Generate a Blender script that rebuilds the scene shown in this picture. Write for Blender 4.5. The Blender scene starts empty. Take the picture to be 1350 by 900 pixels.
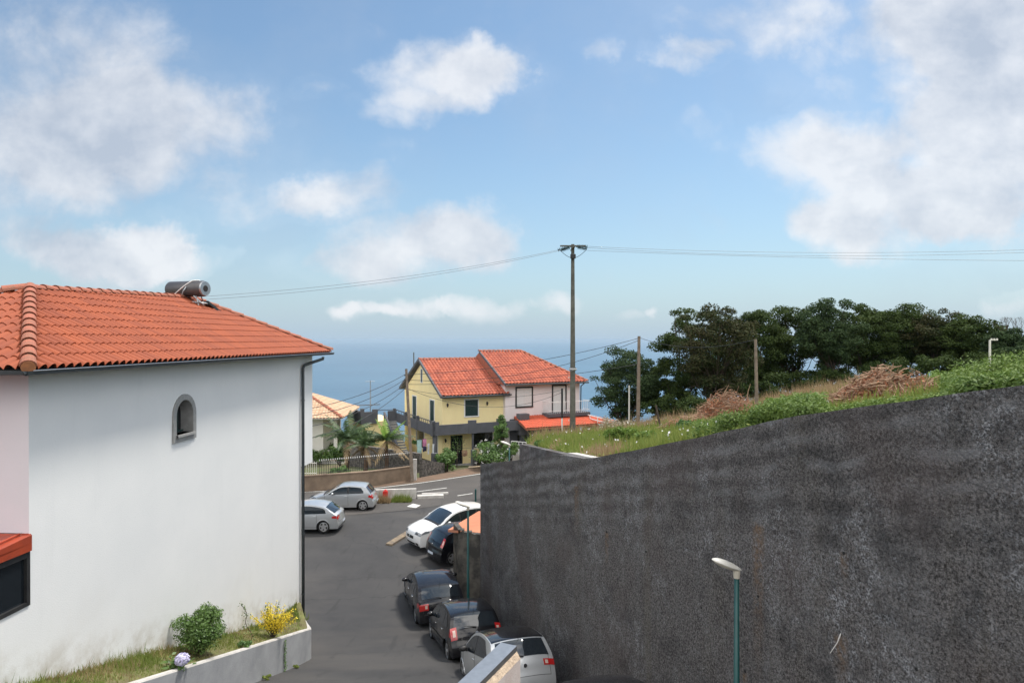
import bpy, math, random
import numpy as np
from mathutils import Vector, Matrix, noise as mnoise
S = bpy.context.scene
C = S.collection
R = math.radians

# ---------------------------------------------------------------- camera, sky, sun, exposure
cd = bpy.data.cameras.new('camera'); cam = bpy.data.objects.new('camera', cd); C.objects.link(cam)
cam.location = (0, 0, 0); cam.rotation_euler = (R(90 - 0.19), 0, 0)
cd.lens = 24.0; cd.sensor_width = 36.0; cd.clip_start = 0.1; cd.clip_end = 200000
S.camera = cam
SUN_EL, SUN_AZ = 64.0, 46.0           # azimuth clockwise from +Y
SKY_STR = 0.105
S.view_settings.view_transform = 'Standard'; S.view_settings.look = 'None'
S.view_settings.exposure = 0.70; S.view_settings.gamma = 1.0
S.view_settings.use_curve_mapping = False
sd = bpy.data.lights.new('sun', 'SUN'); sd.energy = 2.6; sd.angle = R(10); sd.color = (1.0, 0.94, 0.86)
sun = bpy.data.objects.new('sun', sd); C.objects.link(sun)
_d = Vector((math.sin(R(SUN_AZ))*math.cos(R(SUN_EL)), math.cos(R(SUN_AZ))*math.cos(R(SUN_EL)), math.sin(R(SUN_EL))))
sun.rotation_euler = _d.to_track_quat('Z', 'Y').to_euler()

W = bpy.data.worlds.new('World'); S.world = W; W.use_nodes = True
nt = W.node_tree; nt.nodes.clear(); L = nt.links
def wn(t, **k):
    n = nt.nodes.new(t)
    for a, b in k.items(): setattr(n, a, b)
    return n
def wset(n, i, v):
    if hasattr(v, 'is_output') or isinstance(v, bpy.types.NodeSocket): L.new(v, n.inputs[i])
    else: n.inputs[i].default_value = v
def wm(op, a, b=0.0, c=0.0, clamp=False):
    n = wn('ShaderNodeMath', operation=op, use_clamp=clamp)
    wset(n, 0, a); wset(n, 1, b); wset(n, 2, c); return n.outputs[0]
def wv(op, a, b=(0, 0, 0), c=(0, 0, 0)):
    n = wn('ShaderNodeVectorMath', operation=op)
    wset(n, 0, a); wset(n, 1, b)
    if op == 'MULTIPLY_ADD': wset(n, 2, c)
    return n.outputs['Value'] if op in ('DOT_PRODUCT', 'LENGTH') else n.outputs[0]
sky = wn('ShaderNodeTexSky', sky_type='NISHITA', sun_disc=False, sun_elevation=R(SUN_EL), sun_rotation=R(SUN_AZ))
sky.altitude = 300; sky.air_density = 1.0; sky.dust_density = 1.2; sky.ozone_density = 1.4
tc = wn('ShaderNodeTexCoord'); sep = wn('ShaderNodeSeparateXYZ'); L.new(tc.outputs['Generated'], sep.inputs[0])
X, Y, Z = sep.outputs
yy = wm('MAXIMUM', wm('ABSOLUTE', Y), 0.12)
cmb = wn('ShaderNodeCombineXYZ'); wset(cmb, 0, wm('DIVIDE', X, yy)); wset(cmb, 1, wm('DIVIDE', Z, yy)); wset(cmb, 2, wm('MULTIPLY', Y, 0.0))
uv = cmb.outputs[0]
def wnoise(vec, scale, detail, rough, dist=0.0):
    n = wn('ShaderNodeTexNoise'); n.noise_dimensions = '3D'
    L.new(vec, n.inputs['Vector']); n.inputs['Scale'].default_value = scale
    n.inputs['Detail'].default_value = detail; n.inputs['Roughness'].default_value = rough
    n.inputs['Distortion'].default_value = dist; return n
n1 = wnoise(uv, 5.0, 7, 0.6)
off = wv('MULTIPLY_ADD', wv('SUBTRACT', n1.outputs['Color'], (0.5, 0.5, 0.5)), (0.22, 0.13, 0), uv)
# cloud banks of this sky, in tangent coordinates (x, up): centre, radii, density, brightness
CL = [(80,95,180,125,1.0,.30),(200,180,160,85,1.0,.34),(50,215,150,80,.95,.28),(290,150,80,55,.55,.35),(330,268,110,32,.5,.32),
 (60,320,90,36,.8,.25),(140,335,110,38,.9,.35),(190,322,62,36,1.4,1.35),(255,345,55,22,.7,.8),
 (585,100,100,42,1.1,.9),(640,100,70,34,.7,.55),(520,145,75,24,.6,.5),(415,115,34,18,.6,.4),
 (455,258,85,30,.9,.5),(500,205,40,26,.35,.3),(555,325,130,44,.95,.5),(615,310,70,38,.9,.7),(470,345,90,28,.6,.4),
 (555,404,45,15,.9,.9),(640,402,50,15,.95,1.0),(500,408,45,11,.7,.7),(727,404,32,20,1.0,.9),(462,408,28,12,.8,.7),
 (915,66,60,24,.9,.75),(985,22,95,44,.9,.65),(920,168,50,34,.6,.45),(790,62,34,22,.55,.4),(1100,135,40,28,.5,.45),(1060,60,70,60,.35,.4),
 (1250,70,120,130,1.05,.55),(1340,120,120,190,1.2,.5),(1290,260,90,60,.5,.4),(1180,20,90,60,.7,.45),
 (1075,200,95,46,1.1,1.1),(1180,215,100,60,.95,.75),(1160,285,120,48,1.2,.8),(1270,292,70,32,1.1,.8),(1100,300,60,40,.6,.5),
 (1340,400,40,18,.7,.7),(820,413,24,8,.5,.5),(852,411,10,8,.7,.7)]
D = None; B = None
for (cx, cy, rx, ry, s, b) in CL:
    u0, v0, iu, iv = (cx-675)/900, (447-cy)/900, 900/(rx*1.25), 900/(ry*1.25)
    q = wv('MULTIPLY_ADD', off, (iu, iv, 0), (-u0*iu, -v0*iv, 0))
    f = wm('SUBTRACT', 1.0, wv('DOT_PRODUCT', q, q), clamp=True)
    D = wm('MULTIPLY', f, s) if D is None else wm('MULTIPLY_ADD', f, s, D)
    B = wm('MULTIPLY', f, b) if B is None else wm('MULTIPLY_ADD', f, b, B)
n2 = wnoise(uv, 8.0, 9, 0.58, 0.2)
n4 = wnoise(wv('MULTIPLY_ADD', uv, (1, 1.6, 1), (0.02, -0.035, 0)), 8.0, 6, 0.58, 0.2)
front = wm('MULTIPLY', wm('ADD', Y, 0.1), 8.0, clamp=True)
n3 = wnoise(tc.outputs['Generated'], 2.6, 8, 0.6)
back = wm('MULTIPLY', wm('SUBTRACT', n3.outputs['Fac'], 0.36), 5.0, clamp=True)
dens = wm('ADD', wm('MULTIPLY', D, 1.05), wm('MULTIPLY', wm('SUBTRACT', n2.outputs['Fac'], 0.5), 2.2))
mr = wn('ShaderNodeMapRange', interpolation_type='SMOOTHSTEP'); wset(mr, 0, dens); wset(mr, 1, 0.10); wset(mr, 2, 1.45); wset(mr, 3, 0.0); wset(mr, 4, 0.86)
thin = wm('MULTIPLY', wm('SUBTRACT', wnoise(uv, 2.3, 6, 0.6).outputs['Fac'], 0.45), 0.9, clamp=True)
dfront = wm('MAXIMUM', mr.outputs[0], thin)
mixd = wm('ADD', wm('MULTIPLY', dfront, front), wm('MULTIPLY', back, wm('SUBTRACT', 1.0, front)))
above = wm('MULTIPLY', wm('SUBTRACT', Z, 0.012), 40.0, clamp=True)
mixd = wm('MULTIPLY', mixd, above, clamp=True)
bri = wm('DIVIDE', B, wm('MAXIMUM', D, 0.25))
bri = wm('ADD', bri, wm('MULTIPLY', wm('SUBTRACT', n2.outputs['Fac'], n4.outputs['Fac']), 1.8))
bri = wm('MULTIPLY_ADD', wm('SUBTRACT', wnoise(uv, 14, 6, .5).outputs['Fac'], .5), 0.5, bri)
ccol = wn('ShaderNodeMix', data_type='RGBA'); wset(ccol, 0, wm('MULTIPLY', bri, 1.0, clamp=True))
ccol.inputs[6].default_value = (3.05, 3.4, 4.0, 1); ccol.inputs[7].default_value = (5.3, 5.4, 5.6, 1)
cloud_fill = wn('ShaderNodeMix', data_type='RGBA'); wset(cloud_fill, 0, wm('MAXIMUM', wm('SUBTRACT', 1.0, front), wm('MULTIPLY', wm('SUBTRACT', Z, 0.55), 5.0, clamp=True))); L.new(ccol.outputs[2], cloud_fill.inputs[6]); bb_ = wn('ShaderNodeMix', data_type='RGBA'); wset(bb_, 0, wm('MULTIPLY', wm('SUBTRACT', Z, 0.10), 2.6, clamp=True)); bb_.inputs[6].default_value = (4.2, 4.3, 4.6, 1); bb_.inputs[7].default_value = (16.5, 16.0, 15.5, 1); L.new(bb_.outputs[2], cloud_fill.inputs[7])  # brighter unseen cloud behind and overhead, added to lift the ambient fill
mx = wn('ShaderNodeMix', data_type='RGBA'); wset(mx, 0, mixd)
# a little more milk in the sky near the horizon
hz = wm('POWER', wm('SUBTRACT', 1.0, wm('ABSOLUTE', Z), clamp=True), 7.0)
skm = wn('ShaderNodeMix', data_type='RGBA'); wset(skm, 0, wm('MULTIPLY', hz, 0.9)); L.new(wv('MULTIPLY', sky.outputs[0], (.75, .85, .84)), skm.inputs[6]); skm.inputs[7].default_value = (2.75, 3.6, 4.5, 1)
L.new(skm.outputs[2], mx.inputs[6]); L.new(cloud_fill.outputs[2], mx.inputs[7])
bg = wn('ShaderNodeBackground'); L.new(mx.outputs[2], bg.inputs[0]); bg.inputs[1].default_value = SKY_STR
out = wn('ShaderNodeOutputWorld'); L.new(bg.outputs[0], out.inputs[0])

# ---------------------------------------------------------------- helpers
def P(px, py, d):                    # a point seen at (px, py) of the photo, d metres out
    return Vector(((px-675)/900*d, d, (447-py)/900*d))
def tag(o, label=None, cat=None, group=None, kind=None):
    if label: o['label'] = label
    if cat: o['category'] = cat
    if group: o['group'] = group
    if kind: o['kind'] = kind
    return o
def empty(name, loc=(0, 0, 0), rz=0.0, label=None, cat=None, group=None):
    o = bpy.data.objects.new(name, None); C.objects.link(o); o.empty_display_size = 0.2
    o.location = loc; o.rotation_euler = (0, 0, rz); return tag(o, label, cat, group)
class MB:
    def __init__(s): s.v = []; s.f = []; s.m = []; s.a = []
    def add(s, vs, fs, mi=0, att=None):
        b = len(s.v); s.v += [tuple(v) for v in vs]
        for f in fs: s.f.append(tuple(b+i for i in f)); s.m.append(mi); s.a.append(att if att is not None else 0.5)
        return s
    def box(s, x0, x1, y0, y1, z0, z1, mi=0, M=None):
        vs = [(x, y, z) for z in (z0, z1) for y in (y0, y1) for x in (x0, x1)]
        if M is not None: vs = [M @ Vector(v) for v in vs]
        return s.add(vs, [(0,2,3,1),(4,5,7,6),(0,1,5,4),(2,6,7,3),(0,4,6,2),(1,3,7,5)], mi)
    def bbox(s, x0, x1, y0, y1, z0, z1, b=0.01, mi=0, M=None):      # box with chamfered edges
        vs = []
        for (sx, sy, sz) in [(i, j, k) for k in (0, 1) for j in (0, 1) for i in (0, 1)]:
            for ax in range(3):
                p = [x1 if sx else x0, y1 if sy else y0, z1 if sz else z0]
                sg = [-1 if sx else 1, -1 if sy else 1, -1 if sz else 1]
                for q in range(3):
                    if q != ax: p[q] += sg[q]*b
                vs.append(tuple(p))
        # vertex index = corner*3 + axis-on-face (face perpendicular to axis ax keeps its plane)
        def c(i, j, k, ax): return (i + 2*j + 4*k)*3 + ax
        F = []
        for ax in range(3):
            o1, o2 = [q for q in range(3) if q != ax]
            for sd_ in (0, 1):
                idx = []
                for (a_, b_) in ((0,0),(1,0),(1,1),(0,1)):
                    t = [0, 0, 0]; t[ax] = sd_; t[o1] = a_; t[o2] = b_; idx.append(c(t[0], t[1], t[2], ax))
                F.append(tuple(idx if (sd_ == 1) ^ (ax == 1) else idx[::-1]))
        for ax in range(3):          # edges parallel to ax
            o1, o2 = [q for q in range(3) if q != ax]
            for a_ in (0, 1):
                for b_ in (0, 1):
                    t0 = [0, 0, 0]; t0[o1] = a_; t0[o2] = b_; t1 = list(t0); t1[ax] = 1
                    F.append((c(*t0, o1), c(*t1, o1), c(*t1, o2), c(*t0, o2)))
        for k in (0, 1):
            for j in (0, 1):
                for i in (0, 1): F.append((c(i,j,k,0), c(i,j,k,1), c(i,j,k,2)))
        if M is not None: vs = [M @ Vector(v) for v in vs]
        return s.add(vs, F, mi)
    def tube(s, pts, r, n=8, mi=0, caps=True, att=None):
        pts = [Vector(p) for p in pts]; rs = r if isinstance(r, (list, tuple)) else [r]*len(pts)
        b = len(s.v); N = len(pts); prev = None
        for i, p in enumerate(pts):
            t = (pts[min(i+1, N-1)] - pts[max(i-1, 0)])
            if t.length < 1e-9: t = Vector((0, 0, 1))
            t.normalize()
            if prev is None:
                a = Vector((0, 0, 1)) if abs(t.z) < 0.9 else Vector((1, 0, 0))
                u = t.cross(a).normalized()
            else:
                u = (prev - t*prev.dot(t)); u = u.normalized() if u.length > 1e-6 else t.orthogonal().normalized()
            prev = u; w = t.cross(u)
            for k in range(n):
                an = 2*math.pi*k/n; s.v.append(tuple(p + (u*math.cos(an) + w*math.sin(an))*rs[i]))
        for i in range(N-1):
            for k in range(n):
                s.f.append((b+i*n+k, b+i*n+(k+1) % n, b+(i+1)*n+(k+1) % n, b+(i+1)*n+k)); s.m.append(mi); s.a.append(att if att is not None else .5)
        if caps:
            s.f.append(tuple(b+k for k in range(n))[::-1]); s.m.append(mi); s.a.append(.5)
            s.f.append(tuple(b+(N-1)*n+k for k in range(n))); s.m.append(mi); s.a.append(.5)
        return s
    def ell(s, c, r, nu=12, nv=8, mi=0, M=None, jit=0.0, rng=None, att=None):
        vs = []; c = Vector(c)
        for j in range(nv+1):
            th = math.pi*j/nv
            for i in range(nu):
                ph = 2*math.pi*i/nu; q = 1 + (rng.uniform(-jit, jit) if jit else 0)
                v = Vector((r[0]*math.sin(th)*math.cos(ph)*q, r[1]*math.sin(th)*math.sin(ph)*q, r[2]*math.cos(th)*q))
                if M is not None: v = M @ v
                vs.append(c + v)
        fs = [(j*nu+i, (j+1)*nu+i, (j+1)*nu+(i+1) % nu, j*nu+(i+1) % nu) for j in range(nv) for i in range(nu)]
        return s.add(vs, fs, mi, att)
    def prism(s, poly, z0, z1, mi=0, M=None):
        n = len(poly); vs = [(x, y, z0) for x, y in poly] + [(x, y, z1) for x, y in poly]
        if M is not None: vs = [M @ Vector(v) for v in vs]
        return s.add(vs, [tuple(range(n))[::-1], tuple(range(n, 2*n))] + [(i, (i+1) % n, n+(i+1) % n, n+i) for i in range(n)], mi)
    def build(s, name, mats, parent=None, smooth=False, att=False):
        me = bpy.data.meshes.new(name); me.from_pydata(s.v, [], s.f)
        if not isinstance(mats, (list, tuple)): mats = [mats]
        for m in mats: me.materials.append(m)
        if len(mats) > 1: me.polygons.foreach_set('material_index', s.m)
        if smooth: me.polygons.foreach_set('use_smooth', [True]*len(s.f))
        if att:
            at = me.attributes.new('tv', 'FLOAT', 'FACE'); at.data.foreach_set('value', s.a)
        me.validate(); me.update()
        if smooth == 'auto': me.set_sharp_from_angle(angle=R(38))
        o = bpy.data.objects.new(name, me); C.objects.link(o); o.parent = parent
        return o
def YZ(axis_x=0):  # matrix mapping local (x, y, z) -> (z, x, y): prisms drawn in the Y-Z plane
    return Matrix(((0, 0, 1, 0), (1, 0, 0, 0), (0, 1, 0, 0), (0, 0, 0, 1)))
XZ = Matrix(((1, 0, 0, 0), (0, 0, 1, 0), (0, 1, 0, 0), (0, 0, 0, 1)))    # prisms drawn in X-Z

def mat(name, c1, c2=None, scale=5.0, rough=0.8, bump=0.0, bscale=None, metal=0.0, coat=0.0, spec=0.5, detail=4, attr=None, sss=0.0, stops=None, bdist=0.02, island=False, trans=0.0):
    m = bpy.data.materials.new(name); m.use_nodes = True; t = m.node_tree; p = t.nodes['Principled BSDF']
    p.inputs['Base Color'].default_value = (*c1, 1); p.inputs['Roughness'].default_value = rough
    p.inputs['Metallic'].default_value = metal; p.inputs['Coat Weight'].default_value = coat; p.inputs['Coat Roughness'].default_value = 0.04
    p.inputs['Specular IOR Level'].default_value = spec
    co = t.nodes.new('ShaderNodeTexCoord').outputs['Object']
    if c2 is not None:
        mxx = t.nodes.new('ShaderNodeMix'); mxx.data_type = 'RGBA'
        mxx.inputs[6].default_value = (*c1, 1); mxx.inputs[7].default_value = (*c2, 1)
        n = t.nodes.new('ShaderNodeTexNoise'); n.inputs['Scale'].default_value = scale; n.inputs['Detail'].default_value = detail; n.inputs['Roughness'].default_value = 0.6
        t.links.new(co, n.inputs['Vector'])
        r = t.nodes.new('ShaderNodeMapRange'); lo, hi = stops or (0.35, 0.65)
        r.inputs[1].default_value = lo; r.inputs[2].default_value = hi; t.links.new(n.outputs['Fac'], r.inputs[0])
        src = r.outputs[0]
        if attr or island:
            if attr: a = t.nodes.new('ShaderNodeAttribute'); a.attribute_name = attr; s_ = a.outputs['Fac']
            else: a = t.nodes.new('ShaderNodeNewGeometry'); s_ = a.outputs['Random Per Island']
            mm = t.nodes.new('ShaderNodeMath'); mm.operation = 'MULTIPLY_ADD'; t.links.new(s_, mm.inputs[0]); mm.inputs[1].default_value = 0.6
            m2 = t.nodes.new('ShaderNodeMath'); m2.operation = 'MULTIPLY'; t.links.new(src, m2.inputs[0]); m2.inputs[1].default_value = 0.45
            t.links.new(m2.outputs[0], mm.inputs[2]); src = mm.outputs[0]
        t.links.new(src, mxx.inputs[0]); t.links.new(mxx.outputs[2], p.inputs['Base Color'])
    if bump:
        n = t.nodes.new('ShaderNodeTexNoise'); n.inputs['Scale'].default_value = bscale or scale*4; n.inputs['Detail'].default_value = 6
        t.links.new(co, n.inputs['Vector']); b = t.nodes.new('ShaderNodeBump'); b.inputs['Strength'].default_value = bump; b.inputs['Distance'].default_value = bdist
        t.links.new(n.outputs['Fac'], b.inputs['Height']); t.links.new(b.outputs[0], p.inputs['Normal'])
    if trans:
        tr = t.nodes.new('ShaderNodeBsdfTranslucent'); ms = t.nodes.new('ShaderNodeMixShader'); ms.inputs[0].default_value = trans
        cs = p.inputs['Base Color'].links[0].from_socket if p.inputs['Base Color'].links else None
        if cs: t.links.new(cs, tr.inputs[0])
        else: tr.inputs[0].default_value = (*c1, 1)
        t.links.new(p.outputs[0], ms.inputs[1]); t.links.new(tr.outputs[0], ms.inputs[2]); t.links.new(ms.outputs[0], t.nodes['Material Output'].inputs[0])
    return m
def nodes_of(m): return m.node_tree, m.node_tree.nodes['Principled BSDF']
M = {}
def white_render():
    m = mat('white render', (.78,.785,.77), (.735,.745,.735), 0.5, .9, .15, 50, detail=8); t, p = nodes_of(m); N = t.nodes.new; K = t.links.new
    src = p.inputs['Base Color'].links[0].from_socket; co = N('ShaderNodeTexCoord').outputs['Object']; sp = N('ShaderNodeSeparateXYZ'); K(co, sp.inputs[0])
    def ma(op, a, b, c=0.0, cl=False):
        q = N('ShaderNodeMath'); q.operation = op; q.use_clamp = cl
        for i, v in enumerate((a, b, c)):
            if isinstance(v, (int, float)): q.inputs[i].default_value = v
            else: K(v, q.inputs[i])
        return q.outputs[0]
    def noi(sc, det, s3=(1, 1, 1)):
        mp = N('ShaderNodeMapping'); K(co, mp.inputs[0]); mp.inputs['Scale'].default_value = s3; n = N('ShaderNodeTexNoise'); n.inputs['Scale'].default_value = sc; n.inputs['Detail'].default_value = det; n.inputs['Roughness'].default_value = .65; K(mp.outputs[0], n.inputs['Vector']); return n.outputs['Fac']
    h = ma('ADD', ma('MULTIPLY_ADD', sp.outputs[1], .289, sp.outputs[2]), -.05)
    low = ma('MULTIPLY', ma('SUBTRACT', 1.0, ma('DIVIDE', h, .75), 0, True), ma('MULTIPLY', ma('SUBTRACT', noi(2.2, 8), .42), 5.0, 0, True), 0, True)
    mid = ma('MULTIPLY', ma('SUBTRACT', 1.0, ma('DIVIDE', h, 2.2), 0, True), ma('MULTIPLY', ma('SUBTRACT', noi(.9, 6), .5), 3.0, 0, True), 0, True)
    st = ma('MULTIPLY', ma('SUBTRACT', noi(3.0, 6, (1, 1, .10)), .56), 3.0, 0, True)
    cur = src
    for f, k, col in ((st, .30, (.60,.61,.60)), (mid, .35, (.62,.58,.52)), (low, .75, (.38,.33,.25))):
        q = N('ShaderNodeMix'); q.data_type = 'RGBA'; K(ma('MULTIPLY', f, k), q.inputs[0]); K(cur, q.inputs[6]); q.inputs[7].default_value = (*col, 1); cur = q.outputs[2]
    K(cur, p.inputs['Base Color']); return m
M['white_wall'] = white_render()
M['shade_wall'] = mat('white render with painted shade', (.66,.63,.66), (.62,.60,.62), 0.6, .9, .1, 60)  # white render of the front wall, its mauve shade put into the colour
M['tile'] = mat('terracotta tile', (.345,.080,.026), (.23,.052,.021), 1.4, .75, .15, 40, attr='tv', stops=(.25,.8))
M['tile_old'] = mat('weathered tile', (.50,.14,.075), (.27,.07,.045), 1.2, .8, .15, 30, attr='tv', stops=(.25,.8))
M['tile_red'] = mat('red tile', (.55,.10,.045), (.44,.085,.04), 1.2, .8, .1, 30, attr='tv', stops=(.25,.8))
M['tile_tan'] = mat('tan tile', (.58,.40,.27), (.46,.30,.19), 1.2, .8, .1, 30, attr='tv', stops=(.25,.8))
M['ridge'] = mat('ridge tile', (.40,.125,.075), (.26,.11,.065), 5, .8, .2, 30)
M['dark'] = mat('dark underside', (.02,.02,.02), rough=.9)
M['gutter'] = mat('dark slate gutter', (.035,.045,.05), (.05,.06,.065), 6, .5)
M['cement'] = mat('grey cement trim', (.33,.33,.32), (.26,.26,.25), 8, .9, .2, 60)
M['concrete'] = mat('cast concrete', (.36,.37,.38), (.27,.28,.29), 1.6, .9, .25, 25, detail=8)
M['concrete_top'] = mat('pale concrete', (.56,.54,.51), (.42,.40,.37), 3, .9, .2, 40)
M['glass'] = mat('dark window glass', (.012,.016,.02), rough=.06, spec=.6)
M['glass_sky'] = mat('car glass', (.012,.018,.024), rough=.03, spec=.8, coat=.6)
M['black_metal'] = mat('black metal', (.02,.02,.022), (.03,.03,.03), 8, .45)
M['red_metal'] = mat('red sheet metal', (.36,.055,.02), (.28,.045,.02), 5, .45)
M['green_metal'] = mat('dark green paint', (.008,.075,.072), (.006,.06,.058), 6, .4)
M['lamp_white'] = mat('off white lamp plastic', (.72,.71,.66), (.62,.60,.54), 9, .4)
M['steel'] = mat('zinc', (.42,.43,.44), (.36,.37,.38), 10, .35, metal=.8)
M['tank'] = mat('tank grey enamel', (.10,.10,.105), (.08,.075,.075), 6, .4, metal=.3)
M['white_paint'] = mat('white paint', (.78,.78,.76), (.70,.70,.68), 8, .6)
M['line_paint'] = mat('worn road paint', (.62,.62,.58), (.34,.33,.31), 9, .8, stops=(.5,.7))
M['yellow_wall'] = mat('yellow render', (.92,.78,.42), (.88,.73,.39), 1.2, .9, .1, 40)
M['grey_paint'] = mat('slate grey paint', (.105,.108,.125), (.085,.09,.10), 2, .8)
M['pink_wall'] = mat('pale pink render', (.78,.72,.71), (.74,.68,.67), 1.5, .9, .1, 40)
M['cream_wall'] = mat('cream render', (.66,.64,.58), (.62,.60,.54), 1.5, .9, .1, 40)
M['tan_wall'] = mat('stained tan render', (.27,.20,.14), (.17,.125,.09), 1.3, .95, .3, 30, detail=8)
M['rubble2'] = mat('mottled block wall', (.16,.15,.13), (.06,.058,.055), 2.2, .95, .8, 12, stops=(.4,.6), detail=8)
M['shutter'] = mat('dark green shutter', (.008,.03,.028), (.012,.04,.036), 9, .5)
M['white_shutter'] = mat('white shutter', (.74,.74,.73), (.68,.68,.67), 9, .5)
M['rubble'] = mat('rough stone wall', (.17,.155,.14), (.06,.055,.05), 6, .95, .8, 14, stops=(.4,.6))
M['wood_pole'] = mat('grey timber pole', (.25,.20,.155), (.15,.12,.09), 6, .9, .3, 30)
M['conc_pole'] = mat('concrete pole', (.13,.13,.11), (.08,.08,.065), 5, .9, .3, 30)
M['wire'] = mat('cable', (.03,.035,.04), rough=.6)
M['wire_grey'] = mat('aluminium conductor', (.22,.25,.28), rough=.5)
M['bark'] = mat('bark', (.10,.075,.055), (.045,.035,.028), 5, .95, .6, 20)
M['leaf_dark'] = mat('evergreen leaf', (.020,.042,.011), (.075,.105,.028), .45, .8, island=True, stops=(.35,.7), trans=.2, spec=.15)
M['leaf_rust'] = mat('evergreen leaf with dry tips', (.022,.042,.013), (.080,.068,.032), .4, .8, island=True, stops=(.4,.7), trans=.2, spec=.15)
M['leaf_blue'] = mat('bluish leaf', (.022,.046,.018), (.07,.105,.042), .5, .8, island=True, trans=.2, spec=.15)
M['fern'] = mat('bracken green', (.075,.155,.022), (.20,.29,.05), .6, .7, island=True, trans=.35)
M['bush'] = mat('bush green', (.045,.105,.025), (.15,.26,.06), 1.2, .6, island=True, trans=.2)
M['box_leaf'] = mat('glossy leaf', (.045,.10,.018), (.13,.22,.045), 3, .5, island=True, trans=.2)
M['gold_leaf'] = mat('golden leaf', (.80,.60,.02), (.88,.76,.10), 3, .6, island=True, trans=.3)
M['grass'] = mat('meadow grass', (.13,.21,.035), (.27,.29,.07), 1.0, .8, island=True, trans=.3)
M['dry'] = mat('dry grass', (.40,.29,.17), (.28,.20,.10), 1.0, .9, island=True, trans=.2)
M['twig'] = mat('cut branches', (.42,.29,.19), (.20,.11,.07), 2.0, .9, island=True)
M['rusty'] = mat('dead rusty needles', (.42,.17,.085), (.30,.13,.07), 2.0, .9, island=True)
M['palm'] = mat('palm leaf', (.03,.07,.03), (.10,.15,.05), 1.0, .5, island=True, trans=.3)
M['palm_new'] = mat('young palm leaf', (.20,.36,.06), (.28,.42,.09), 1.0, .5, island=True, trans=.4)
M['palm_dead'] = mat('dry palm leaf', (.34,.25,.14), (.24,.17,.09), 1.0, .8, island=True)
M['palm_trunk'] = mat('palm trunk', (.16,.10,.06), (.09,.06,.04), 8, .9, .5, 20)
M['soil'] = mat('planter soil', (.12,.10,.05), (.16,.17,.055), 2.5, 1, .5, 20)
M['tyre'] = mat('tyre rubber', (.012,.012,.012), rough=.85)
M['rim'] = mat('alloy rim', (.58,.59,.60), rough=.3, metal=.8)
M['plastic'] = mat('black plastic', (.015,.015,.016), rough=.55)
M['red_lamp'] = mat('red lamp lens', (.45,.012,.012), rough=.12, coat=1)
M['clear_lamp'] = mat('clear lamp lens', (.55,.56,.57), rough=.1, coat=1)
M['head_lamp'] = mat('headlamp lens', (.20,.22,.24), rough=.08, coat=1)
M['amber_lamp'] = mat('pale lamp lens', (.62,.45,.38), rough=.12, coat=1)
M['chrome'] = mat('chrome', (.75,.75,.76), rough=.12, metal=1)
M['plate'] = mat('number plate', (.62,.66,.72), (.5,.55,.62), 20, .5)
M['ink'] = mat('black lettering', (.02,.02,.02), rough=.6)
M['cloth_white'] = mat('white laundry', (.72,.74,.76), (.6,.63,.66), 6, .9)
M['cloth_mint'] = mat('mint laundry', (.42,.62,.58), (.34,.5,.5), 6, .9)
M['cloth_pink'] = mat('pink laundry', (.55,.22,.36), (.45,.18,.3), 6, .9)
M['cloth_navy'] = mat('navy laundry', (.03,.03,.07), rough=.9)
M['salmon'] = mat('salmon painted sheet roof', (.62,.24,.13), (.55,.21,.11), 2, .7, .1, 20)
def paint(n, c, metal=.5, rough=.32, coat=1.0, spec=.5): return mat(n, c, rough=rough, metal=metal, coat=coat, spec=spec)
M['p_black'] = paint('black car paint', (.006,.006,.008), 0, .25, .85, .15)
M['p_grey'] = paint('anthracite car paint', (.011,.011,.014), 0, .25, .85, .15)
M['p_silver'] = paint('silver car paint', (.50,.52,.53), .6, .35)
M['p_silver2'] = paint('pale silver car paint', (.55,.57,.58), .45, .35)
M['p_white'] = paint('white car paint', (.80,.80,.79), 0, .3)

def _onw(px, py):
    r = (px-675)/900; d = 7.025/(r+.3125); return d, (447-py)/900*d
WEEPS = [(*_onw(1000,690), .16, 2.6), (*_onw(1113,729), .09, .35), (*_onw(1109,836), .14, .7), (*_onw(983,885), .08, .3), (*_onw(800,701), .12, .8), (*_onw(760,640), .16, 1.2)]
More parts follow.
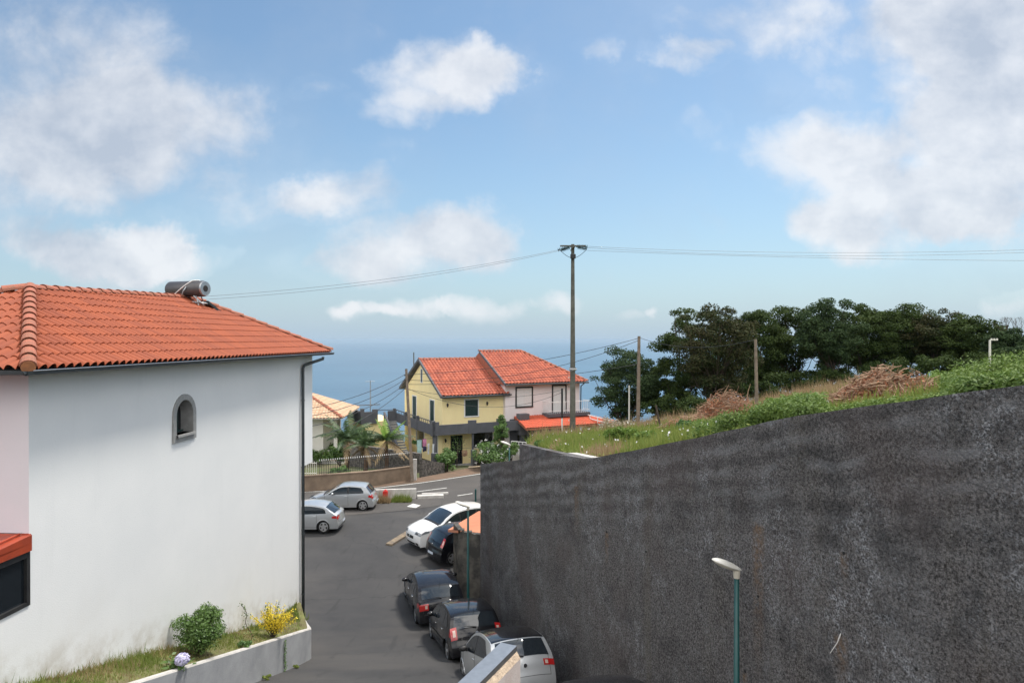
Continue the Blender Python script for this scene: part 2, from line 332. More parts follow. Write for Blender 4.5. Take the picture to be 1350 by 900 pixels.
# coarse dark render of the big retaining wall
def dark_render():
    m = bpy.data.materials.new('coarse charcoal render'); m.use_nodes = True; t, p = nodes_of(m); N = t.nodes.new; K = t.links.new
    co = N('ShaderNodeTexCoord').outputs['Object']
    def noi(sc, det=4, vec=None, ro=.6):
        n = N('ShaderNodeTexNoise'); n.inputs['Scale'].default_value = sc; n.inputs['Detail'].default_value = det; n.inputs['Roughness'].default_value = ro
        K(vec or co, n.inputs['Vector']); return n.outputs['Fac']
    def rng(s, a, b, c=0, d=1):
        r = N('ShaderNodeMapRange'); K(s, r.inputs[0]); r.inputs[1].default_value = a; r.inputs[2].default_value = b; r.inputs[3].default_value = c; r.inputs[4].default_value = d; return r.outputs[0]
    def mul(a, b, op='MULTIPLY'):
        q = N('ShaderNodeMath'); q.operation = op
        for i, s in enumerate((a, b)):
            if isinstance(s, (int, float)): q.inputs[i].default_value = s
            else: K(s, q.inputs[i])
        return q.outputs[0]
    def mixc(f, a, b):
        q = N('ShaderNodeMix'); q.data_type = 'RGBA'
        K(f, q.inputs[0])
        for i, s in ((6, a), (7, b)):
            if isinstance(s, tuple): q.inputs[i].default_value = (*s, 1)
            else: K(s, q.inputs[i])
        return q.outputs[2]
    mp = N('ShaderNodeMapping'); K(co, mp.inputs[0]); mp.inputs['Scale'].default_value = (1.4, 1.4, .28)   # vertical streaks
    mp2 = N('ShaderNodeMapping'); K(co, mp2.inputs[0]); mp2.inputs['Scale'].default_value = (.35, .35, 1.3)  # horizontal bands
    grain = rng(mul(mul(noi(26, 3, ro=.8), .7), mul(noi(70, 2), .3), 'ADD'), .40, .60)
    grain2 = rng(noi(38, 2), .40, .62)
    patch = rng(noi(.62, 8, ro=.66), .46, .58)
    streak = rng(noi(1.6, 7, mp.outputs[0], .65), .50, .66)
    band = rng(noi(.8, 6, mp2.outputs[0]), .45, .62)
    sep = N('ShaderNodeSeparateXYZ'); K(co, sep.inputs[0])
    base = mixc(grain, (.032,.030,.029), (.225,.212,.205))
    pale = mixc(grain2, (.06,.062,.066), (.44,.445,.455))
    pf = mul(mul(patch, mul(rng(noi(4, 6), .38, .60), rng(noi(17, 3), .42, .54))), .9)
    c = mixc(pf, base, pale)
    c = mixc(mul(mul(streak, rng(noi(22, 3), .42, .6)), .5), c, (.22,.22,.222))
    c = mixc(mul(mul(band, rng(noi(2.3, 5), .45, .6)), .55), c, (.026,.027,.029))
    mp3 = N('ShaderNodeMapping'); K(co, mp3.inputs[0]); mp3.inputs['Scale'].default_value = (1.0, 1.0, .12)
    olive = rng(noi(1.3, 3, mp3.outputs[0], .5), .57, .70)
    c = mixc(mul(mul(olive, rng(noi(40, 2), .35, .6)), .35), c, (.13,.11,.065))
    ax = N('ShaderNodeMath'); ax.operation = 'MULTIPLY_ADD'; K(sep.outputs[1], ax.inputs[0]); ax.inputs[1].default_value = .25; K(sep.outputs[2], ax.inputs[2])
    tt = mul(mul(1.2, ax.outputs[0], 'SUBTRACT'), mul(noi(1.1, 5), .5), 'ADD')          # metres below the top, ragged
    crs = mul(mul(tt, 19.0), None, 'SINE') if False else None
    sn = N('ShaderNodeMath'); sn.operation = 'SINE'; K(mul(tt, 17.0), sn.inputs[0])
    topm = rng(tt, 2.3, .9)
    lines = mul(mul(rng(sn.outputs[0], .1, .9), topm), rng(noi(1.6, 5), .42, .6))
    c = mixc(mul(lines, .42), c, (.27,.275,.285))
    c = mixc(mul(mul(rng(sn.outputs[0], -.2, -.9), topm), .28), c, (.03,.03,.032))
    brn = rng(noi(.5, 5, ro=.5), .50, .66)
    c = mixc(mul(brn, .38), c, (.105,.078,.070))
    for (hy, hz_, wd, ln_) in WEEPS:        # rust and lime run down from the weep holes
        dy = mul(1.0, mul(mul(mul(sep.outputs[1], hy, 'SUBTRACT'), 0, 'ABSOLUTE'), wd, 'DIVIDE'), 'SUBTRACT')
        dn = mul(hz_, sep.outputs[2], 'SUBTRACT')
        f = mul(mul(rng(dy, 0, .7), rng(dn, -.02, .05)), rng(dn, ln_, .1))
        c = mixc(mul(mul(f, rng(noi(11, 4), .35, .6)), .75), c, (.20,.125,.07))
    K(c, p.inputs['Base Color']); p.inputs['Roughness'].default_value = .95; p.inputs['Specular IOR Level'].default_value = .25
    b = N('ShaderNodeBump'); b.inputs['Strength'].default_value = 1.0; b.inputs['Distance'].default_value = .05
    hh = mul(noi(24, 3), mul(noi(60, 2), .5), 'ADD'); K(hh, b.inputs['Height']); K(b.outputs[0], p.inputs['Normal'])
    return m
M['dark_render'] = dark_render()
def asphalt(name, a, b, patchc):
    m = bpy.data.materials.new(name); m.use_nodes = True; t, p = nodes_of(m); N = t.nodes.new; K = t.links.new
    co = N('ShaderNodeTexCoord').outputs['Object']
    def noi(sc, det, sx=1, sy=1):
        mp = N('ShaderNodeMapping'); K(co, mp.inputs[0]); mp.inputs['Scale'].default_value = (sx, sy, 1); mp.inputs['Rotation'].default_value = (0, 0, .3)
        n = N('ShaderNodeTexNoise'); n.inputs['Scale'].default_value = sc; n.inputs['Detail'].default_value = det; n.inputs['Roughness'].default_value = .62; K(mp.outputs[0], n.inputs['Vector']); return n.outputs['Fac']
    def rng(s, lo, hi):
        r = N('ShaderNodeMapRange'); K(s, r.inputs[0]); r.inputs[1].default_value = lo; r.inputs[2].default_value = hi; return r.outputs[0]
    def mixc(f, x, y, k=1.0):
        q = N('ShaderNodeMix'); q.data_type = 'RGBA'; mm = N('ShaderNodeMath'); mm.operation = 'MULTIPLY'; K(f, mm.inputs[0]); mm.inputs[1].default_value = k; K(mm.outputs[0], q.inputs[0])
        for i, s in ((6, x), (7, y)):
            if isinstance(s, tuple): q.inputs[i].default_value = (*s, 1)
            else: K(s, q.inputs[i])
        return q.outputs[2]
    c = mixc(rng(noi(.35, 7), .38, .62), a, b)
    c = mixc(rng(noi(.16, 6, .6, 1.4), .5, .66), c, patchc, .6)
    c = mixc(rng(noi(1.3, 8, 2.2, .35), .58, .68), c, tuple(x*.62 for x in a), .5)
    c = mixc(rng(noi(60, 2), .35, .65), c, tuple(x*1.6 for x in a), .3)
    v = N('ShaderNodeTexVoronoi'); v.feature = 'DISTANCE_TO_EDGE'; v.inputs['Scale'].default_value = .16
    nn = N('ShaderNodeTexNoise'); nn.inputs['Scale'].default_value = 1.2; K(co, nn.inputs['Vector'])
    ad = N('ShaderNodeVectorMath'); ad.operation = 'MULTIPLY_ADD'; K(nn.outputs['Color'], ad.inputs[0]); ad.inputs[1].default_value = (1.2, 1.2, 0); K(co, ad.inputs[2]); K(ad.outputs[0], v.inputs['Vector'])
    cr = N('ShaderNodeMapRange'); K(v.outputs['Distance'], cr.inputs[0]); cr.inputs[1].default_value = .0; cr.inputs[2].default_value = .004; cr.inputs[3].default_value = 1; cr.inputs[4].default_value = 0
    c = mixc(cr.outputs[0], c, (.02,.02,.02), .6)
    K(c, p.inputs['Base Color']); p.inputs['Roughness'].default_value = .85; p.inputs['Specular IOR Level'].default_value = .3
    bb = N('ShaderNodeBump'); bb.inputs['Strength'].default_value = .4; bb.inputs['Distance'].default_value = .01; K(noi(70, 3), bb.inputs['Height']); K(bb.outputs[0], p.inputs['Normal'])
    return m
M['asphalt'] = asphalt('old asphalt', (.042,.042,.043), (.062,.060,.059), (.100,.091,.082))
M['asphalt2'] = asphalt('road asphalt', (.068,.064,.061), (.085,.079,.074), (.10,.088,.078))

# ---------------------------------------------------------------- terrain
PD = [(-60,-5.2),(5,-5.3),(8,-5.85),(12,-7.0),(16,-8.15),(20,-9.5),(21.5,-9.82),(23,-10.08),(26,-10.3),(28.5,-10.15),(31,-9.9),(36,-9.55),(42,-9.55),(50,-9.75),(56,-9.98),(64,-10.4),(75,-14),(110,-30),(760,-262),(1500,-262)]
_x = np.array([p[0] for p in PD], float); _z = np.array([p[1] for p in PD], float)
def H(x, d):
    if d > 60: return float(np.interp(d, _x, _z))
    tx = min(1, max(0, (x+1.8)/1.6)); td = min(1, max(0, (22-d)/4)); drop = .36*tx*tx*(3-2*tx)*td*td*(3-2*td)     # the lane falls towards the wall
    return -drop + float(sum(np.interp(d+k, _x, _z)*w for k, w in ((-1.2, .2), (-.6, .2), (0, .2), (.6, .2), (1.2, .2))))
WX = lambda d: -1.1 + (26-d)*.3125                 # street face of the big wall
WT = [(2,.9),(6.6,-.44),(9.63,-1.08),(13.0,-1.99),(16.54,-2.90),(18.3,-3.10),(26.4,-4.84)]
wtop = lambda d: float(np.interp(d, [p[0] for p in WT], [p[1] for p in WT]))
CP = [(1.85,16.5,-2.98),(2.96,13,-2.1),(4,9.6,-1.2),(5,6.6,-.56),(6.4,2,.6),(3,33.5,-4.8),(.33,30,-4.62),(1.0,23,-3.85),(7,50,-7.0),(16,30,-2.0),(31,45,-2.5),(24,50,-3.4),
      (10,16,-1.30),(7.55,16,-1.72),(5.07,16,-2.3),(7.6,24,-3.0),(14.2,30,-2.6),(11.5,16,-1.2),(20.8,30,-1.8),(4.1,20,-3.1),(6.8,33,-4.42),(9.25,45,-5.85),(9.5,30,-3.5),
      (8,10,-.75),(9,6,-.2),(20,16,-.9),(30,20,-.5),(50,40,-1.5),(50,60,-2.5),(30,62,-4.2),(5,42,-6.4),(10,62,-8.6),(40,10,0),(14,4,.6)]
_c = np.array(CP); _n = len(CP)
def _k(r2): return np.where(r2 > 1e-9, r2*np.log(np.maximum(r2, 1e-12))*.5, 0)
_A = np.zeros((_n+3, _n+3)); _A[:_n,:_n] = _k(((_c[:,None,:2]-_c[None,:,:2])**2).sum(-1)) + np.eye(_n)*1.5
_A[:_n,_n] = 1; _A[:_n,_n+1:] = _c[:,:2]; _A[_n,:_n] = 1; _A[_n+1:,:_n] = _c[:,:2].T
_w = np.linalg.solve(_A, np.concatenate([_c[:,2], np.zeros(3)]))
def G(x, d):                                        # upper plot behind the wall
    return float(_k((_c[:,0]-x)**2 + (_c[:,1]-d)**2) @ _w[:_n] + _w[_n] + _w[_n+1]*x + _w[_n+2]*d)
def XL(d):                                          # street-side edge of the upper plot
    if d < 16.54: return WX(d)+.28
    if d < 30: return 1.85 + .28 + (d-16.54)*(.33-1.85)/13.46
    return .61 + (d-30)*.12
def grid(name, xs, ds, h, m, kind='structure', parent=None):
    b = MB(); nx = len(xs); vs = [(x, d, h(x, d)) for d in ds for x in xs]
    b.add(vs, [(j*nx+i, j*nx+i+1, (j+1)*nx+i+1, (j+1)*nx+i) for j in range(len(ds)-1) for i in range(nx-1)])
    o = b.build(name, m, parent, smooth=True); o['kind'] = kind; return o
M['ground'] = mat('hillside soil and scrub', (.13,.10,.065), (.07,.10,.035), .25, 1, .4, 6, detail=8)
M['verge'] = mat('reddish verge soil', (.17,.11,.075), (.12,.085,.06), 1.5, 1, .5, 15, detail=8)
M['meadow'] = mat('meadow ground', (.16,.14,.06), (.10,.12,.035), .8, 1, .6, 10, detail=8)
ds_far = list(np.arange(-60, 64, 2.0)) + [64, 70, 75, 90, 110, 150, 220, 330, 500, 760, 1500]
def smoothstep(a, b, x): t = min(1, max(0, (x-a)/(b-a))); return t*t*(3-2*t)
grid('ground', [-1500,-600,-300,-150,-90,-60,-45] + list(np.arange(-36, 40, 2.0)) + [45,60,90,150,300,600,1500], ds_far, lambda x, d: H(x, d)-.06 - (.0 if d < 64 else 0), M['ground'])
lot_d = list(np.arange(-8, 43.01, .5))
grid('parking_lot', list(np.linspace(-34, 5, 40)), lot_d, lambda x, d: H(x, d), M['asphalt'])
# main road: strip along a centre line
RE = [(-40,41.6),(-26,42.0),(-18,42.2),(-13.1,42.7),(-8.9,43.9),(-5.9,46.0),(-2.4,49.3),(3,53.6)]      # far edge
def road_strip(name, m, o0, o1, dz, n=90, seg=None):
    pts = []
    ex = [p[0] for p in RE]; ey = [p[1] for p in RE]
    raw = [Vector((x, float(np.interp(x, ex, ey)), 0)) for x in np.linspace(-40, 3, n)]
    for _ in range(3): raw = [raw[0]] + [(raw[i-1]+raw[i]*2+raw[i+1])/4 for i in range(1, n-1)] + [raw[-1]]
    if seg: raw = [p for p in raw if seg[0] <= p.x <= seg[1]]
    b = MB(); k = 5 if o1-o0 > 1 else 2; vs = []
    for i, p in enumerate(raw):
        t = (raw[min(i+1, len(raw)-1)]-raw[max(i-1, 0)]).normalized(); nrm = Vector((t.y, -t.x, 0))
        for j in range(k):
            q = p + nrm*(o0+(o1-o0)*j/(k-1)); vs.append((q.x, q.y, H(q.x, q.y)+dz))
    b.add(vs, [(i*k+j, i*k+j+1, (i+1)*k+j+1, (i+1)*k+j) for i in range(len(raw)-1) for j in range(k-1)])
    o = b.build(name, m, smooth=True); o['kind'] = 'structure'; return o
road_strip('road', M['asphalt2'], -.25, 6.6, .014)
road_strip('road_edge_line', M['line_paint'], .0, .13, .020)
def ground_quad(name, m, pts, dz=.024, kind='structure'):
    b = MB(); b.add([(x, y, H(x, y)+dz) for x, y in pts], [tuple(range(len(pts)))]); o = b.build(name, m); o['kind'] = kind; return o
def on_ground(px, py):
    lo, hi = 4.0, 70.0; s = (447-py)/900
    for k in range(4000):
        d = 4+k*.02
        if H(0, d) >= s*d: return Vector(((px-675)/900*d, d, H(0, d)))
    return Vector(((px-675)/900*60, 60, -10))
def paint_line(name, a, b, w, m=None):
    A = on_ground(*a); B_ = on_ground(*b); t = (B_-A); t.z = 0; t.normalize(); n = Vector((-t.y, t.x, 0))*w/2
    return ground_quad(name, m or M['line_paint'], [((A-n).x,(A-n).y),((B_-n).x,(B_-n).y),((B_+n).x,(B_+n).y),((A+n).x,(A+n).y)])
paint_line('road_marking', (549,648.4), (589,643.3), .12)
paint_line('road_marking', (603,653.8), (623,650.7), .12)
paint_line('road_marking', (397,668), (430,664), .12)
# strip of soil and pavement between road and gardens
b = MB(); A = [(-40,42.6),(-13.0,42.75),(-8.9,44.0),(-5.9,46.1),(-2.4,49.4),(3,53.7)]; Bp = [(-40,43),(-13.0,42.95),(-8.8,44.3),(-6.3,47.4),(-3.2,51.6),(2,56.0)]
b.add([(x, y, H(x, y)+.03) for x, y in A] + [(x, y, H(x, y)+.10) for x, y in Bp], [(i, i+1, 7+i, 6+i) for i in range(5)])
o = b.build('verge', M['verge']); o['kind'] = 'structure'
# upper plot
dsP = list(np.arange(0, 17, .5)) + list(np.arange(17, 62, 1.0)) + [64, 68, 74, 82]
b = MB(); nx = 60
for d in dsP:
    x0 = XL(d)
    for i in range(nx):
        t = i/(nx-1); x = x0 + (95-x0)*t**1.9
        z = G(x, d) if x < 60 else G(60, d)
        if d < 20: z += 0
        z += (mnoise.noise(Vector((x*.35, d*.35, 0)))*.18 + mnoise.noise(Vector((x*1.1, d*1.1, 3)))*.06)*min(1, t*12)
        if d > 62: z -= (d-62)*.8
        b.v.append((x, d, z))
for j in range(len(dsP)-1):
    for i in range(nx-1): b.f.append((j*nx+i, j*nx+i+1, (j+1)*nx+i+1, (j+1)*nx+i)); b.m.append(0); b.a.append(0)
base = len(b.v)
for j, d in enumerate(dsP): b.v.append((XL(d), d, -11))
for j in range(len(dsP)-1): b.f.append((j*nx, (j+1)*nx, base+j+1, base+j)); b.m.append(0); b.a.append(0)
o = b.build('hill_ground', M['meadow'], smooth=True); o['kind'] = 'structure'
# sea
def sea_mat():
    m = bpy.data.materials.new('sea water'); m.use_nodes = True; t, p = nodes_of(m); N = t.nodes.new; K = t.links.new
    co = N('ShaderNodeTexCoord').outputs['Object']
    p.inputs['Roughness'].default_value = .28
    n = N('ShaderNodeTexNoise'); n.inputs['Scale'].default_value = .02; n.inputs['Detail'].default_value = 8; K(co, n.inputs['Vector'])
    n2 = N('ShaderNodeTexNoise'); n2.inputs['Scale'].default_value = .0009; n2.inputs['Detail'].default_value = 6; K(co, n2.inputs['Vector'])
    r = N('ShaderNodeMapRange'); r.inputs[1].default_value = .4; r.inputs[2].default_value = .62; K(n2.outputs['Fac'], r.inputs[0])
    q = N('ShaderNodeMix'); q.data_type = 'RGBA'; q.inputs[6].default_value = (.022,.085,.15,1); q.inputs[7].default_value = (.035,.11,.18,1); K(r.outputs[0], q.inputs[0]); K(q.outputs[2], p.inputs['Base Color'])
    b = N('ShaderNodeBump'); b.inputs['Strength'].default_value = .8; b.inputs['Distance'].default_value = 6; K(n.outputs['Fac'], b.inputs['Height']); K(b.outputs[0], p.inputs['Normal'])
    return m
b = MB(); b.add([(-60000,-2000,-255),(60000,-2000,-255),(60000,70000,-255),(-60000,70000,-255)], [(0,1,2,3)])
o = b.build('sea', sea_mat()); o['kind'] = 'structure'
# haze: sea air, thin near, thick far
hm = bpy.data.materials.new('sea haze'); hm.use_nodes = True; t = hm.node_tree
t.nodes.remove(t.nodes['Principled BSDF']); pv = t.nodes.new('ShaderNodeVolumePrincipled')
pv.inputs['Color'].default_value = (.52,.68,.83,1); pv.inputs['Density'].default_value = 0.000038; pv.inputs['Anisotropy'].default_value = .0
t.links.new(pv.outputs[0], t.nodes['Material Output'].inputs['Volume'])
b = MB(); b.box(-62000, 62000, -2500, 72000, -264, 9)
o = b.build('haze', hm); o['kind'] = 'stuff'; tag(o, 'pale sea haze softening the horizon over the water', 'haze')
# ---------------------------------------------------------------- big retaining wall
def wall_mesh(b, pts_face, thick, top, bot, n=1, cop=0):
    """pts_face: [(x,y)] street face; thickness to the right-hand side (dx,dy)"""
    k = len(pts_face); F = []
    for i in range(k-1):
        (x0, y0), (x1, y1) = pts_face[i], pts_face[i+1]
        i0 = len(b.v)
        for (x, y) in ((x0, y0), (x1, y1)):
            tz = top(x, y); bz = bot(x, y)
            for (ox, oy) in ((0, 0), thick):
                b.v.append((x+ox, y+oy, bz)); b.v.append((x+ox, y+oy, tz))
        # verts: 0 face bot,1 face top,2 back bot,3 back top ; 4..7 same at far end
        fs = [(0,4,5,1),(1,5,7,3),(3,7,6,2)]
        if i == 0: fs.append((0,1,3,2))
        if i == k-2: fs.append((4,6,7,5))
        for f in fs: b.f.append(tuple(i0+q for q in f)); b.m.append(0); b.a.append(.5)
rw = empty('retaining_wall', (0, 0, 0), 0, 'very tall coarse charcoal rendered retaining wall filling the right half beside the parked cars', 'wall')
b = MB(); ds = [26.4-i*.6 for i in range(43)]
def wj(x, y): return wtop(y) + mnoise.noise(Vector((y*1.7, 2, 0)))*.018 + mnoise.noise(Vector((y*6, 2, 0)))*.006
wall_mesh(b, [(WX(d), d) for d in ds], (.27, .085), wj, lambda x, y: H(x, y)-.4)
b.build('wall', M['dark_render'], rw)
b = MB()      # side wall returning to the back of the plot
sw = [(1.85+.06, 16.50)] + [(1.85+(d-16.54)*(.33-1.85)/13.46, d) for d in (18, 20, 22, 24, 26, 28, 30)]
wall_mesh(b, sw, (.26, .03), lambda x, y: -2.93-.125*(y-16.54)+.01, lambda x, y: -10.6)
b.build('side_wall', M['dark_render'], rw)
b = MB()
cp = [(1.95, 16.6), (1.62, 19.4)]
for (a_, c_) in zip(cp[:-1], cp[1:]):
    z0 = -2.93-.125*(a_[1]-16.54)+.014; z1 = -2.93-.125*(c_[1]-16.54)+.014
    b.add([(a_[0]-.03,a_[1],z0),(a_[0]+.24,a_[1],z0),(c_[0]+.24,c_[1],z1),(c_[0]-.03,c_[1],z1),(a_[0]-.03,a_[1],z0+.05),(a_[0]+.24,a_[1],z0+.05),(c_[0]+.24,c_[1],z1+.05),(c_[0]-.03,c_[1],z1+.05)],
          [(4,5,6,7),(0,4,7,3),(0,1,5,4),(1,2,6,5),(3,7,6,2)])
b.build('coping', M['concrete_top'], rw)
# weep holes and a stick poking out
wn_ = Vector((-.9545, -.298, 0))
def on_wall(px, py):
    r = (px-675)/900; d = (-1.1+26*.3125)/(r+.3125); return Vector((r*d, d, (447-py)/900*d))
for (px, py) in [(1113,729),(1000,786),(983,885),(1109,836),(800,701),(852,727),(1209,882),(1030,842),(925,801)]:
    c = on_wall(px, py); b = MB()
    b.tube([c - wn_*.02, c + wn_*.006], .022 if px > 900 else .03, 8); b.build('weep_hole', M['dark'], rw)
def stain(name, px, py0, py1, w, m):     # rust runs below weep holes: thin deposits on the render
    pass
c = on_wall(1109, 835); b = MB(); b.tube([c, c + Vector((-.09, -.1, -.07)), c + Vector((-.2, -.13, -.20))], [.009, .007, .004], 6)
tag(b.build('stick', M['concrete_top'], None), 'dry pale stick poking out of a hole in the charcoal wall', 'stick')

# small shed with salmon roof at the far end of the wall
sh = empty('shed', (0, 0, 0), 0, 'low lean-to shed with salmon sheet roof at the far end of the charcoal wall', 'shed')
b = MB(); q = [P(603,699,26.9), P(590.5,698,28.1), P(631,673.5,30.6), P(652,673,30.6), P(650,704,26.9)]
b.add(q + [p - Vector((0, 0, .10)) for p in q], [(0,4,3,2,1),(0,1,6,5),(1,2,7,6),(2,3,8,7),(3,4,9,8),(4,0,5,9)])
b.build('roof', M['salmon'], sh)
b = MB(); q = [P(604,699,26.85), P(633,706,26.45)]
x0, x1 = q[0].x, q[1].x+.2
for i in range(14):
    t0, t1 = i/14, (i+1)/14; xa = x0+(x1-x0)*t0; xb = x0+(x1-x0)*t1; ya = 26.9-.45*t0; yb = 26.9-.45*t1
    zt = q[0].z + random.Random(i).uniform(-.07, .05) - .1*t0
    b.box(xa, xb+.0, ya, ya+.22+.02*(i % 2), -10.7, zt)
for i in range(8):
    t0 = i/8; ya = 27.0+t0*1.15; xa = x0+.02 - t0*.35
    b.box(xa, xa+.2, ya, ya+.15, -10.7, q[0].z-.06)
b.build('wall', M['rubble2'], sh)

# ---------------------------------------------------------------- tiles
def tiles(name, m, O, U, V, umax, vfun, parent, cw=.25, cl=.40, amp=.04, nsub=6, rsub=1, th=.022, seed=0, skew=0.0):
    O = Vector(O); U = Vector(U).normalized(); V = Vector(V).normalized(); N = U.cross(V).normalized()
    if N.z < 0: N = -N
    rng = random.Random(seed); ncol = max(1, int(round(umax/cw))); cw = umax/ncol
    b = MB(); vmaxall = max(vfun(umax*i/40) for i in range(41)); nr = int(math.ceil(vmaxall/cl))
    rows = []
    for k in range(nr): rows.append((k*cl, 1.0, k)); rows.append(((k+1)*cl, 0.0, k))
    nc = ncol*nsub+1
    tv = [[rng.random() for _ in range(nr)] for _ in range(ncol+1)]
    for j, (v, h, k) in enumerate(rows):
        for i in range(nc):
            u = umax*i/(nc-1); f = (i % nsub)/nsub; col = min(i//nsub, ncol-1)
            prof = max(0.0, 1-abs(2*f-1)**2.2)*1.25-.25; prof = max(prof, 0)
            vm = max(0.0, vfun(u)); vv = min(v, vm); hh = h if v <= vm else 0.0
            jit = (tv[col][k]-.5)*.006
            b.v.append(tuple(O + U*u + V*vv + N*(amp*prof + th*hh*(1 if prof > .02 else .55) + jit)))
    for j in range(len(rows)-1):
        for i in range(nc-1):
            col = i//nsub; k = rows[j][2] if j % 2 == 0 else rows[j][2]
            u0 = umax*(i+.5)/(nc-1)
            if rows[j][0] >= max(vfun(umax*i/(nc-1)), vfun(umax*(i+1)/(nc-1))): continue
            b.f.append((j*nc+i, j*nc+i+1, (j+1)*nc+i+1, (j+1)*nc+i)); b.m.append(0); b.a.append(tv[col][k])
    return b.build(name, m, parent, smooth=False, att=True)
def deck(name, m, pts, parent, t=.05):      # flat board under the tiles
    b = MB(); pts = [Vector(p) for p in pts]; n = len(pts); dn = Vector((0, 0, -t))
    b.add(pts + [p+dn for p in pts], [tuple(range(n)), tuple(range(n, 2*n))[::-1]] + [(i, (i+1) % n, n+(i+1) % n, n+i) for i in range(n)])
    return b.build(name, m, parent)
def ridge(name, m, A, B_, parent, r=.11, ln=.40, seg=8, seed=0):
    A = Vector(A); B_ = Vector(B_); L_ = (B_-A).length; t = (B_-A).normalized(); side = t.cross(Vector((0, 0, 1))).normalized(); up = side.cross(t)
    n = max(1, int(L_/ln)); b = MB(); rng = random.Random(seed)
    for i in range(n):
        p0 = A+t*(L_*i/n - .02); p1 = A+t*(L_*(i+1)/n + .03); r0, r1 = r*1.12, r*.92; k0 = len(b.v); tvv = rng.random()
        for (p, rr, hh) in ((p0, r0, .02), (p1, r1, 0), (p0, r0*.86, .02), (p1, r1*.86, 0)):
            for k in range(seg+1):
                an = math.pi*k/seg; b.v.append(tuple(p + side*math.cos(an)*rr + up*(math.sin(an)*rr*.85 + hh)))
        s1 = seg+1
        for k in range(seg):
            for (a_, c_) in ((0, 1), (2, 0), (1, 3)):
                b.f.append((k0+a_*s1+k, k0+a_*s1+k+1, k0+c_*s1+k+1, k0+c_*s1+k)); b.m.append(0); b.a.append(tvv)
    return b.build(name, m, parent, smooth=False, att=True)

# ---------------------------------------------------------------- white house on the left
wh = empty('house', (-8.395+.062*10.9, 10.9, -5.6), 0, 'large white house with orange tiled hip roof filling the left of the view', 'house')
def rel(p): return Vector(p) - Vector(wh.location)
w_ = Vector((.062, .998, 0)).normalized(); n_ = Vector((-w_.y, w_.x, 0))      # along the side wall, and inwards
def WW(s, z, off=0): # s metres along wall from the near corner, off = inwards
    p = Vector((-8.395+.062*10.9, 10.9, 0)) + w_*s + n_*off; p.z = z; return rel(p)
EZ = -.50
Lw = 11.75
# side wall with arched opening
s_a, s_b = 4.22-.0, 4.92; zb, zs = -2.13, -1.72; rad = (s_b-s_a)/2; cx_ = (s_a+s_b)/2
b = MB(); arch = [(cx_+rad*math.cos(math.pi*(1-k/14)), zs+rad*1.0*math.sin(math.pi*(1-k/14))) for k in range(15)]
def q2(a_, c_, d_, e_): b.add([WW(*a_), WW(*c_), WW(*d_), WW(*e_)], [(0, 1, 2, 3)])
q2((0,-10.5),(s_a,-10.5),(s_a,EZ+.1),(0,EZ+.1)); q2((s_b,-10.5),(Lw,-10.5),(Lw,EZ+.1),(s_b,EZ+.1)); q2((s_a,-10.5),(s_b,-10.5),(s_b,zb),(s_a,zb))
for k in range(14):
    (s0, z0), (s1, z1) = arch[k], arch[k+1]; q2((s0,z0),(s1,z1),(s1,EZ+.1),(s0,EZ+.1))
q2((s_a,zb),(s_b,zb),(s_b,zb),(s_a,zb)) if 0 else None
# far upper storey oversailing, and back faces
q2((Lw,-4.25),(Lw+1.05,-4.25),(Lw+1.05,EZ+.1),(Lw,EZ+.1))
b.add([WW(Lw+1.05,-4.25), WW(Lw+1.05,-4.25,6.5), WW(Lw+1.05,EZ+.1,6.5), WW(Lw+1.05,EZ+.1)], [(0,1,2,3)])
b.add([WW(Lw,-4.25), WW(Lw,-4.25,6.5), WW(Lw+1.05,-4.25,6.5), WW(Lw+1.05,-4.25)], [(0,1,2,3)])
b.add([WW(Lw,-10.5), WW(Lw,-10.5,6.5), WW(Lw,-4.25,6.5), WW(Lw,-4.25)], [(0,1,2,3)])
b.add([WW(0,-10.5,6.5), WW(0,EZ+.1,6.5), WW(Lw,EZ+.1,6.5), WW(Lw,-10.5,6.5)], [(0,1,2,3)])
b.build('side_wall', M['white_wall'], wh)
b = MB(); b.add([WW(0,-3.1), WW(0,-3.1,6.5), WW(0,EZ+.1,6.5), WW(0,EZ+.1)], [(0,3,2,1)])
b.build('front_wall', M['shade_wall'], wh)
# arched window
win = None
b = MB()
fr = [(cx_+(rad)*math.cos(math.pi*(1-k/14)), zs+rad*math.sin(math.pi*(1-k/14))) for k in range(15)]
inner = [(s_a, zb)] + fr + [(s_b, zb)]
ro = rad+.13; outer = [(cx_-ro, zb-.16)] + [(cx_+ro*math.cos(math.pi*(1-k/14)), zs+ro*math.sin(math.pi*(1-k/14))) for k in range(15)] + [(cx_+ro, zb-.16)]
n = len(inner)
for i in range(n):
    j = (i+1) % n
    if i == n-1:
        a_, c_, d_, e_ = inner[i], inner[0], outer[0], outer[i]
    else: a_, c_, d_, e_ = inner[i], inner[j], outer[j], outer[i]
    b.add([WW(*a_, -.035), WW(*c_, -.035), WW(*d_, -.035), WW(*e_, -.035), WW(*d_, .01), WW(*e_, .01)], [(0,1,2,3),(3,2,4,5)])
    b.add([WW(*a_, -.035), WW(*c_, -.035), WW(*c_, .28), WW(*a_, .28)], [(0,1,2,3)])
win = b.build('window', M['cement'], wh)
b = MB(); b.add([WW(*p, .27) for p in inner], [tuple(range(n))]); b.build('pane', M['glass'], win)
b = MB(); k = .0
for (s0, z0, s1, z1) in [(s_a, zb+.03, s_b, zb+.03), (s_a+.02, zb, s_a+.02, zs), (s_a+.05, zb+.42, s_b-.2, zb+.05), (cx_+.1, zb, cx_+.1, zs+rad*.9)]:
    b.tube([WW(s0, z0, .22), WW(s1, z1, .22)], .022, 6)
b.build('sash', M['shutter'], win)
